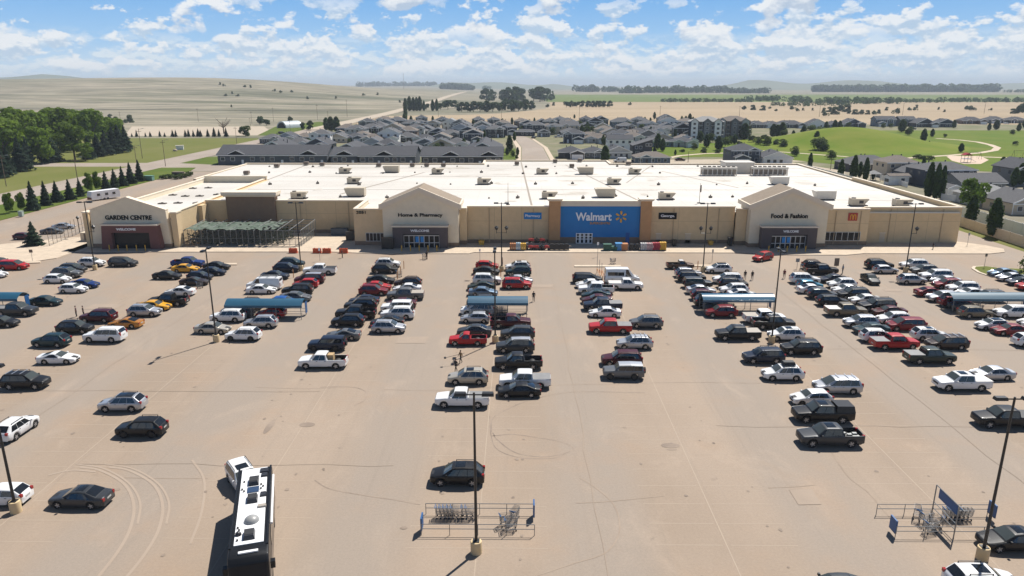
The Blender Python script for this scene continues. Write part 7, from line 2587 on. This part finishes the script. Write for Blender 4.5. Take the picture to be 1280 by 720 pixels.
# kind, colour, facing, picture x of the middle, picture y of the near tyres, extras
CARS = '''s black R 0 333
m red R 17 338
s white R -9 348
x white R 115 334
m dark_grey R 154 334
x dark_grey R 91 342
u grey R 84 348 sunroof
h white R 72 354.5
s blue R 105 361
h white R 92 367
s dark_teal R 57 383
P dark_grey R 20 396 grey_cover
s black R 1 410
u maroon L 123 404
x black R 94 418
c orange L 157 411
U white L 131 429
x dark_teal L 64 435
c white R 73 456
u black R 32 488 bars
x silver L 153 516 panorama
x black L 177 548 darkrim
s dark_grey L 101 637 sunroof
P blue R 235 335
s yellow R 232 341
s black R 271 338
s navy R 265 345
h navy R 250 351
s black R 209 350
c dark_brown R 243 357.5
s white L 225 370.5
P black L 210 384
s yellow R 194 388.5
x silver R 181 396.5
u white L 285 403.5
s dark_grey R 297 397
s beige R 266 418
x white L 304 427 darkrim
x silver L 326 411
h red L 339 398.5
h bright_blue R 356 384
s grey R 370 377.5
u black L 372 369.5
h red L 382 360.5
m maroon L 387 355 greyroof
P white L 400 344 black_cover
x dark_teal R 365 334.5
x navy R 358 341
s navy R 344 350
v white L 331 363 ladder
s white R 327 368
x black L 309 388
x white R 485 335
x black R 481 342.5
s black R 476 355.5
s red R 471 364
x dark_red R 467 370
s navy L 455 382
u black L 451 389
P black L 445 399.5
x black L 435 409
x dark_brown L 510 360
s white L 509 366.5
P grey L 507 376 tan_cover
s maroon L 501 386
j white L 496 392
u white L 497 400
s black L 484 409.5
x silver R 486 417.5
c grey L 429 426
j navy L 409 440
e white L 404 462 box
h red R 609 337
s black R 608 344
u white R 609 356
s dark_green L 602 364
s blue-grey R 604 371
x dark_grey L 602 384
m white L 597 394.5
h silver L 594 404.5
s dark_grey L 593 421
p red L 585 433
x beige L 585 482 sunroof
e white L 578 511 grey_cover
e maroon R 638 411
x dark_grey L 647 425
u dark_grey L 644 442 greyroof
e black L 648 463
P white L 656 487 grey_cover
s black L 649 498
x white L 647 339 sunroof
x dark_teal L 648 345.5
s silver R 649 355.5
u red R 646 362
x black L 572 609 sunroof
m black R 734 355
s white L 737 361
P white L 745 368.5
s dark_teal L 745 375
s maroon L 746 381
P navy L 753 389.5 grey_cover
s white L 756 397.5
V white R 777 355 vanwin
e white R 782 363 white_cover
P red L 766 418 grey_cover
x grey L 804 411
x silver L 793 437.5 bars
u maroon L 777 459
j grey L 779 475.5 greyroof
p brown R 850 337 whiteroof
x silver R 860 347.5
u black R 864 353
j dark_grey R 872 361
s silver R 876 368.5
x maroon R 882 376.5
u black R 888 385
x dark_red L 901 397.5
x white L 898 342 panorama
u white L 909 355.5
u black R 916 361.5
x white L 917 368.5
s white R 928 374
P white R 955 405.5 tan_cover
P black R 966 412.5
x white L 982 427 sunroof
P black L 922 426.5 tan_cover
u navy L 954 455.5
u black L 1001 444.5
x white L 978 477 roofbox
x dark_brown R 1019 337.5
P black R 1026 344
u white R 1006 355.5
h teal_blue R 1012 362
s white R 1015 367.5
x dark_grey R 1028 374.5
x black R 1040 383.5
P taupe R 1057 396.5 white_cover
s navy L 1041 354.5
x white L 1052 361.5
s white L 1058 368
u black L 1066 375
s white L 1081 381
U black L 1096 390.5
s maroon L 1111 396
x white L 1117 406.5
m dark_red L 1132 414.5
x silver L 1076 410.5
s dark_teal L 1089 419
x white R 1098 429
P red R 1118 438 grey_cover
P dark_green R 1162 456 grey_cover
x white R 1162 427 sunroof
m dark_brown L 1183 438 bars
u black R 1099 337
h silver R 1107 342.5
u white L 1142 337
x grey L 1155 343.5
U white L 1169 351.5
x silver R 1140 356
s silver L 1182 356.5
x dark_red L 1184 362
u white L 1203 367
s dark_red R 1163 371.5
s white L 1213 372.5
x silver L 1178 378.5
x dark_red R 1193 384.5
u dark_grey L 1236 378.5
x taupe R 1219 398.5
u white L 1265 398.5
h white L 1240 413.5 panorama
s dark_red L 1263 420
s white L 1295 410
x white R 1290 435
s blue-grey L 1253 346.5
s silver L 1264 352.5
s navy L 1277 358
x red L 1289 364
m silver L 1046 493.5 greyroof bars
h white L 1014 508 whiteroof darkrim
P black L 1028 530 canopy sunroof
P dark_grey L 1037 560 junk sunroof
P white L 1202 490 white_cover sunroof
s silver L 1240 476.5
P black L 1256 536.5 black_cover
s black L 1266 692 sunroof
x white R 1228 748 sunroof
s dark_grey L 1046 757'''
cars = []
jr = random.Random(21)
for ln in CARS.splitlines():
    q = ln.split()
    kd, col, fac = K[q[0]], q[1].replace('_', ' '), q[2]
    px, py = float(q[3]), float(q[4])
    c = SPECS[kd][0]
    Y = gp(px, py).y + c.W / 2 * .92
    X = gx(px, Y, .7)
    cars.append(dict(k=kd, col=col, f=fac, X=X, Y=Y, px=px, py=py, ex=[e.replace('_', ' ') for e in q[5:]], c=c))
# keep neighbours in a file from touching
for _ in range(60):
    for i, a in enumerate(cars):
        for b in cars[i + 1:]:
            if abs(a['X'] - b['X']) < (a['c'].L + b['c'].L) / 2 + .12 and abs(a['Y'] - b['Y']) < 6:
                need = (a['c'].W + b['c'].W) / 2 + .42
                d = b['Y'] - a['Y']
                if abs(d) < need:
                    ox = (a['c'].L + b['c'].L) / 2 + .12 - abs(a['X'] - b['X'])
                    if ox < 1.2:      # noses nearly touching across the row line
                        s = .5 * ox * (1 if b['X'] > a['X'] else -1)
                        a['X'] -= s * .5
                        b['X'] += s * .5
                    else:
                        s = .25 * (need - abs(d)) * (1 if d > 0 else -1)
                        a['Y'] -= s
                        b['Y'] += s
COLW = lambda d: f"{d['col']} {d['k']}"
def row_of(d):
    return round((d['X'] + 3) / 18.6)
ROWN = {-5: 'leftmost row', -4: 'row by the leftmost shelter', -3: 'third row from left', -2: 'row by the second shelter', -1: 'fifth row from left', 0: 'row by the middle shelter', 1: 'row with the passenger van', 2: 'row by the fourth shelter', 3: 'third row from right', 4: 'row by the rightmost shelter', 5: 'rightmost row', 6: 'rightmost row'}
def side_of(d):
    return 'left' if d['X'] + 3 - 18.6 * row_of(d) < 0 else 'right'
EXT = {'bars': 'with roof bars', 'panorama': 'with black glass roof', 'roofbox': 'with black roof box', 'grey cover': 'with grey bed cover', 'black cover': 'with black bed cover', 'tan cover': 'with tan bed cover', 'white cover': 'with white bed cover', 'canopy': 'with bed canopy', 'box': 'with a tan crate in its bed', 'junk': 'with cargo in its bed', 'greyroof': 'with pale roof', 'whiteroof': 'with white roof', 'ladder': 'with roof rack', 'vanwin': 'with long dark windows'}
def shortn(d):
    return f"{d['col']} {d['k'].replace('extended cab ', '').replace('single cab ', '').replace('crew ', '')}"
groups = {}
for d in cars:
    groups.setdefault((row_of(d), side_of(d)), []).append(d)
for g in groups.values():
    g.sort(key=lambda d: -d['Y'])
labels = {}
for (rw, sd_), g in groups.items():
    for i, d in enumerate(g):
        far = shortn(g[i - 1]) if i else None
        near = shortn(g[i + 1]) if i + 1 < len(g) else None
        e = next((EXT[x] for x in d['ex'] if x in EXT), '')
        base = shortn(d) + (' ' + e if e else '')
        if far and near:
            t = f"{base} between {far} and {near}, {sd_} file, {ROWN[rw]}"
        elif near:
            t = f"{base} nearest the store, beyond {near}, {sd_} file, {ROWN[rw]}"
        elif far:
            t = f"{base} nearest the camera, before {far}, {sd_} file, {ROWN[rw]}"
        else:
            t = f"{base} alone in {sd_} file, {ROWN[rw]}"
        w = t.split()
        if len(w) > 16 and e:
            t = t.replace(' ' + e, '', 1)
        if len(t.split()) > 16:
            t = t.replace(f', {sd_} file', '')
        if len(t.split()) > 16:
            t = f"{base}, {ORD[i + 1]} from the store, {sd_} file, {ROWN[rw]}"
        if t in labels:
            t = f"{shortn(d)}, {ORD[i + 1]} from the store, {sd_} file, {ROWN[rw]}"
        labels[t] = 1
        d['label'] = t
for d in cars:
    vehicle(d['k'], d['col'], d['X'], d['Y'], (0 if d['f'] == 'R' else math.pi) + R(jr.uniform(-2.2, 2.2)), d['label'], d['ex'])
# vehicles standing or driving at an angle
def angled(kind_, color, pa, pb, label, extra=(), half=True):
    """pa rear tyre, pb front tyre of the near side in the picture"""
    c = SPECS[kind_][0]
    a, b = gp(*pa), gp(*pb)
    d = (b - a).normalized()
    n = Vector((-d.y, d.x, 0))
    if n.y < 0:
        n = -n
    m_ = (a + b) / 2 + n * (c.w - .1)
    return vehicle(kind_, color, m_.x, m_.y, math.atan2(d.y, d.x), label, extra)
angled('crossover', 'white', (20, 551), (45, 534), 'white crossover parked aslant at the left edge beside the foreground lamp post')
angled('hatchback', 'white', (14, 634), (-22, 634), 'white hatchback cut by the left edge behind the foreground lamp post')
angled('crossover', 'red', (965, 325), (950, 328), 'red crossover driving across before the food and fashion entrance')
angled('sedan', 'black', (1087, 349), (1100, 357), 'black sedan driving aslant between two rows left of the lamp with one lantern')
angled('suv', 'white', (286, 602), (299, 621), 'white suv partly hidden behind the far end of the motorhome', ('sunroof',))
vehicle('sedan', 'grey', gp(66, 292).x, gp(66, 292).y, R(15), 'grey sedan parked beyond the slim post fence, left of the garden centre')
vehicle('sedan', 'silver', gp(80, 286).x, gp(80, 286).y, R(15), 'silver sedan parked behind the grey one beyond the slim post fence')
vehicle('hatchback', 'maroon', gp(31, 299).x, gp(31, 299).y, R(5), 'maroon hatchback half hidden behind the bushy tree left of the garden centre')
for kd, col, px, py, hd, l in (('suv', 'dark grey', 352, 167.5, 60, 'dark car on the far road left of the row houses'), ('crew pickup', 'white', 698, 172, 5, 'white pickup on the drive beside the street houses'), ('sedan', 'black', 667, 173, 70, 'black sedan parked at the kerb of the residential street'), ('cargo van', 'white', 775, 203, 180, 'white van on the gravel lane behind the store'), ('suv', 'black', 796, 203, 180, 'black suv beside the blue bungalow behind the store'), ('sedan', 'maroon', 850, 201, 0, 'dark maroon sedan on the lane before the park'), ('suv', 'black', 862, 181, 0, 'black suv on the drive of the white gabled garage house'), ('sedan', 'white', 1258, 155, 0, 'white sedan on the drive across the park'), ('crew pickup', 'grey', 1140, 162, 0, 'grey pickup parked on the far road across the park')):
    p = gp(px, py)
    vehicle(kd, col, p.x, p.y, R(hd), l)
for k_ in list(PROTOS):
    if k_.endswith('_copy'):
        o = PROTOS[k_]
        for ch in list(o.children):
            for g2 in list(ch.children):
                bpy.data.objects.remove(g2)
            bpy.data.objects.remove(ch)
        bpy.data.objects.remove(o)

# ------------------------------------------------------------------ motorhome
fl, fr = gp(298, 585.5, 3.55), gp(340, 581, 3.55)
near = (gp(283, 706, 3.55) + gp(334, 706, 3.55)) / 2
far_c = (fl + fr) / 2
dv = (near - far_c)
dv.z = 0
dv.normalize()
Lm, Wm, Hm = 12.2, 2.55, 3.55
mc = far_c + dv * (Lm / 2)
mh = empty('motorhome', (mc.x, mc.y, 0.005), math.atan2(dv.y, dv.x))
M_MHB = mat('black_coach_paint', (0.008, 0.009, 0.011), 0.45, coat=.25, spec=.2)
M_MHS = mat('bronze_coach_stripe', (0.16, 0.13, 0.11), 0.3, metal=.4, coat=.6)
M_MHR = mat('white_coach_roof', (0.78, 0.78, 0.78), 0.45, 0.04, 1)
M_MHG = mat('smoked_dome', (0.03, 0.03, 0.034), 0.35)
h2 = Lm / 2
prof = [(-h2, .5), (-h2, 3.3), (-h2 + .12, 3.5), (h2 - 1.3, 3.5), (h2 - .55, 3.38), (h2 - .18, 3.05), (h2, 1.9), (h2 + .05, .9), (h2, .5)]
_b = MB().prism(prof, -Wm / 2, Wm / 2).build('body', M_MHB, mh, 40)
_m = _b.modifiers.new('round', 'BEVEL')
_m.width, _m.segments = .16, 3
MB().box(-h2 - .02, h2 + .03, -Wm / 2 - .012, Wm / 2 + .012, 1.1, 1.5).build('side_stripe', M_MHS, mh)
MB().box(-h2 + .30, h2 - 1.7, -Wm / 2 + .33, Wm / 2 - .33, 3.5, 3.55).build('roof', M_MHR, mh)
for s in (-1, 1):
    MB().box(-h2 + .1, h2 - 1.4, s * (Wm / 2 - .09) - .07, s * (Wm / 2 - .09) + .07, 3.5, 3.58).build('gutter', M_MHB, mh)
    MB().box(-h2 + 1, h2 - 3.6, s * Wm / 2 - .02 + s * .005, s * Wm / 2 + .02 + s * .005, 1.9, 2.7).build('side_window', M_CGLASS, mh)
    aw = MB().tube((-h2 + 1.2, s * (Wm / 2 + .09), 3.25), (h2 - 4.2, s * (Wm / 2 + .09), 3.25), .09, n=8)
    if s > 0:
        aw.build('awning', M_MHR, mh, 40)
    MB().box(h2 - .9, h2 - .5, s * (Wm / 2 + .2) - .15, s * (Wm / 2 + .2) + .15, 2.2, 2.7).build('mirror', M_MHB, mh)
MB().add([(h2 + .002, -1.1, 1.95), (h2 + .002, 1.1, 1.95), (h2 - .165, 1.1, 3.0), (h2 - .165, -1.1, 3.0)], [(0, 1, 2, 3)]).build('windshield', M_GLASS, mh)
MB().box(h2 - 1.0, h2 - .78, -.62, .62, 3.44, 3.53).build('light_bar', M_MHR, mh)
for x, nm in ((-h2 + 2.5, 0), (-h2 + 5.0, 0), (h2 - 2.6, 0)):
    u = MB().taper(x - .52, x + .52, -.38, .38, 3.55, 3.85, .10, .06).build('roof_air_conditioner', M_MHG, mh)
    MB().box(x - .3, x + .3, -.3, .3, 3.85, 3.87).build('lid', M_CTRIM, u)
MB().box(-h2 + 1.55, -h2 + 1.95, -.35, .35, 3.56, 3.59).build('hatch', M_MHG, mh)
MB().box(-h2 + 3.2, -h2 + 4.0, -.42, .42, 3.58, 3.61).build('solar_panel', mat('solar_cell', (.05, .09, .17), .2, metal=.3), mh)
for x, y, sx, sy in ((-h2 + .9, .72, .3, .33), (-h2 + 1.6, .75, .28, .25), (-h2 + 4.5, .74, .3, .22), (-h2 + 6.1, .7, .2, .3)):
    MB().taper(x - sx, x + sx, y - sy, y + sy, 3.55, 3.68, .04, .04).build('roof_vent', M_MHG if x < -h2 + 5.5 else M_TONT, mh)
d_ = MB()
d_.ball((h2 - 4.4, .08, 3.56), .52, .52, .38, 14, 5, half=True)
d_.build('satellite_dome', mat('grey_dome', (.30, .30, .29), .4), mh, 60)
MB().ball((h2 - 2.9, -.72, 3.56), .22, .22, .25, 10, 4, half=True).build('antenna_dome', M_MHG, mh, 60)
for x, y in ((-h2 + 3.4, -.8), (-h2 + 3.7, -.65), (-h2 + 3.0, .55), (-h2 + 3.3, .7), (-h2 + 3.6, .55), (h2 - 3.4, -.7), (h2 - 2.2, -.75), (h2 - 3.7, -.8), (-h2 + 2.3, -.7)):
    MB().tube((x, y, 3.55), (x, y, 3.66), .07, n=7).build('vent_pipe', M_CTRIM, mh)
for x in (-h2 + 3.3, h2 - 2.6):
    for s in (-1, 1):
        MB().tube((x, s * (Wm / 2 - .28), .5), (x, s * (Wm / 2 - .01), .5), .5, n=18).build('wheel', M_TYREM, mh)
for s in (-1, 1):
    MB().box(h2 - .05, h2 + .07, s * .95 - .2, s * .95 + .2, .95, 1.2).build('headlight', M_HEAD, mh)
tag(mh, 'long black motorhome with white roof of vents and domes at the bottom left', 'motorhome')
# ------------------------------------------------------------------ travel trailer behind the berm
p = gp(128, 250)
tt = empty('travel_trailer', (p.x, p.y + 1.2, 0), R(58))
prof = [(-4.2, .45), (-4.4, 1.6), (-4.0, 2.8), (4.0, 2.85), (4.3, 1.9), (4.2, .45)]
MB().prism(prof, -1.2, 1.2).build('body', M_MHR, tt, 25)
for x in (-2.2, .2, 2.4):
    MB().box(x - .45, x + .45, -1.23, -1.2, 1.4, 2.1).build('window', M_CGLASS, tt)
MB().box(-1.3, -.6, -1.22, -1.2, .6, 2.4).build('door', M_HTRIM, tt)
MB().box(-4.42, -4.3, -1.1, 1.1, .5, 1.1).build('front_panel', paint('dark red'), tt)
for x in (-.6, .4):
    for s in (-1, 1):
        MB().tube((x, s * 1.0, .36), (x, s * 1.22, .36), .36, n=12).build('wheel', M_TYREM, tt)
MB().tube((-4.2, -.5, .5), (-5.4, 0, .5), .05, n=5).tube((-4.2, .5, .5), (-5.4, 0, .5), .05, n=5).build('drawbar', M_CTRIM, tt)
tag(tt, 'white travel trailer with dark red end panel on the drive behind the garden centre', 'trailer')
# ================================================================== PEOPLE
def person(px, py, shirt, pants, head_deg, label, pose='stand', hair=(0.03, 0.02, 0.015), h=1.72, load=None):
    p = gp(px, py)
    k = h / 1.75
    st = .24 if pose == 'walk' else .02
    ar = .18 if pose == 'walk' else .03
    fwd_arm = .42 if pose == 'push' else 0
    V = {'pelvis': ((0, 0, .95), .125), 'waist': ((0, 0, 1.10), .118), 'chest': ((0.01, 0, 1.32), .15), 'neck': ((0.01, 0, 1.49), .055), 'head': ((.02, 0, 1.60), .085), 'crown': ((.01, 0, 1.70), .07)}
    E = [('pelvis', 'waist'), ('waist', 'chest'), ('chest', 'neck'), ('neck', 'head'), ('head', 'crown')]
    for s, n in ((1, 'l'), (-1, 'r')):
        V['hip' + n] = ((0, s * .10, .90), .10)
        V['knee' + n] = ((s * st * .55 + .03, s * .10, .50), .062)
        V['ankle' + n] = ((s * st - .02, s * .10, .09), .045)
        V['toe' + n] = ((s * st + .14, s * .11, .045), .04)
        V['sho' + n] = ((0, s * .19, 1.42), .062)
        V['elb' + n] = ((-s * ar * .6 - .02 + fwd_arm * .3, s * .25, 1.14), .045)
        V['wri' + n] = ((-s * ar + .06 + fwd_arm, s * .25 - s * fwd_arm * .1, .90 + fwd_arm * .35), .034)
        V['han' + n] = ((-s * ar + .09 + fwd_arm * 1.15, s * .25 - s * fwd_arm * .1, .81 + fwd_arm * .5), .036)
        E += [('pelvis', 'hip' + n), ('hip' + n, 'knee' + n), ('knee' + n, 'ankle' + n), ('ankle' + n, 'toe' + n), ('chest', 'sho' + n), ('sho' + n, 'elb' + n), ('elb' + n, 'wri' + n), ('wri' + n, 'han' + n)]
    names = list(V)
    me = bpy.data.meshes.new('body')
    me.from_pydata([tuple(c * k for c in V[n][0]) for n in names], [(names.index(a), names.index(b)) for a, b in E], [])
    o = bpy.data.objects.new('body', me)
    scene.collection.objects.link(o)
    sk = o.modifiers.new('skin', 'SKIN')
    for i, n in enumerate(names):
        q = me.skin_vertices[0].data[i]
        q.radius = (V[n][1] * k, V[n][1] * k * (1.0 if n not in ('chest', 'waist', 'pelvis') else 1.25))
        q.use_root = (n == 'pelvis')
    sub = o.modifiers.new('sub', 'SUBSURF')
    sub.levels = sub.render_levels = 2
    bm2 = bpy.data.meshes.new_from_object(o.evaluated_get(bpy.context.evaluated_depsgraph_get()))
    bpy.data.objects.remove(o)
    skin = mat('skin', (0.42, 0.25, 0.17), 0.6)
    sm_ = mat('shirt_%02d%02d%02d' % tuple(int(c * 99) for c in shirt), shirt, 0.85)
    pm_ = mat('trousers_%02d%02d%02d' % tuple(int(c * 99) for c in pants), pants, 0.85)
    for m_ in (skin, sm_, pm_, mat('shoes', (.02, .02, .02), .7)):
        bm2.materials.append(m_)
    for f in bm2.polygons:
        z = f.center.z / k
        y = abs(f.center.y)
        f.material_index = 3 if z < .09 else 0 if z > 1.47 else (0 if (y > .2 and z < 1.12) else 1) if z > .97 or y > .19 else 2
        f.use_smooth = True
    r = empty('person', (p.x, p.y, 0.13 if p.y > 143.5 else .006), R(head_deg))
    bm2.name = 'body'
    inst('body', bm2, r)
    MB().ball((.0, 0, 1.655 * k), .098 * k, .092 * k, .10 * k, 10, 6).build('hair', mat('hair_%02d' % int(hair[0] * 99), hair, .8), r, 60)
    tag(r, label, 'person')
    return r
BK_ = (.02, .02, .022)
person(96, 396, (.16, .10, .10), BK_, 200, 'person in dark top standing behind the maroon suv, left of the pair', 'stand')
person(105, 396, (.10, .07, .06), BK_, 20, 'person in dark brown top standing behind the maroon suv, right of the pair', 'stand')
person(576, 454, (.20, .12, .05), BK_, 215, 'person in brown jacket carrying a long pole below the red single cab pickup', 'walk')
person(570, 465, BK_, BK_, 220, 'person in black standing just behind the beige crossover', 'walk')
person(667, 377, BK_, (.03, .03, .035), 90, 'person in black walking right of the middle cart shelter', 'walk')
person(931, 349.5, (.04, .03, .03), (.16, .14, .12), 80, 'person in black top and tan trousers, left of the walking pair', 'walk')
person(940, 350, BK_, BK_, 80, 'person in black, right of the walking pair', 'walk')
person(980, 348, (.14, .03, .03), (.10, .08, .07), 260, 'person in dark red top walking near the right entrance rows', 'walk')
person(1053, 342, (.25, .32, .38), (.06, .08, .13), 180, 'person in pale blue top beside the dark sign board', 'stand')
person(533.5, 324.5, BK_, (.05, .02, .02), 120, 'person in black pushing a cart before the left entrance', 'push')
person(428, 322.5, (.03, .025, .02), BK_, 0, 'person in dark clothes standing beside the rightmost orange barrier', 'stand')
person(1166, 312, BK_, BK_, 180, 'lone person in black on the pavement by the plain right wall', 'stand', h=1.5)
person(968, 307, (.05, .05, .06), BK_, 90, 'person in dark clothes at the food and fashion doors', 'walk')
person(628, 333, (.25, .12, .05), BK_, 0, 'person in orange-brown top standing by the twin lantern lamp', 'stand')
a = gp(576, 454)
o = MB().tube((-1.9, -.25, 1.0), (.5, .1, 1.25), .025, n=6)
o.box(-2.1, -1.85, -.4, -.1, .93, 1.08)
o = o.build('broom', M_POLE)
o.location = (a.x, a.y, 0)
o.rotation_euler = (0, 0, R(15))
tag(o, 'long handled dark broom held by the person in the brown jacket', 'broom')

# ================================================================== HAZE
hz = MB().box(-15500, 15500, -290, 21500, -2.0, 125.0).build('haze', mat('haze_air', (1, 1, 1)))
m = bpy.data.materials['haze_air']
nt = m.node_tree
nt.nodes.clear()
out = nt.nodes.new('ShaderNodeOutputMaterial')
pv = nt.nodes.new('ShaderNodeVolumePrincipled')
pv.inputs['Color'].default_value = (0.80, 0.90, 1.0, 1)
pv.inputs['Density'].default_value = 0.00012
pv.inputs['Anisotropy'].default_value = 0.0
nt.links.new(pv.outputs[0], out.inputs['Volume'])
tag(hz, 'pale blue summer haze over the far fields', 'haze', kind='stuff')
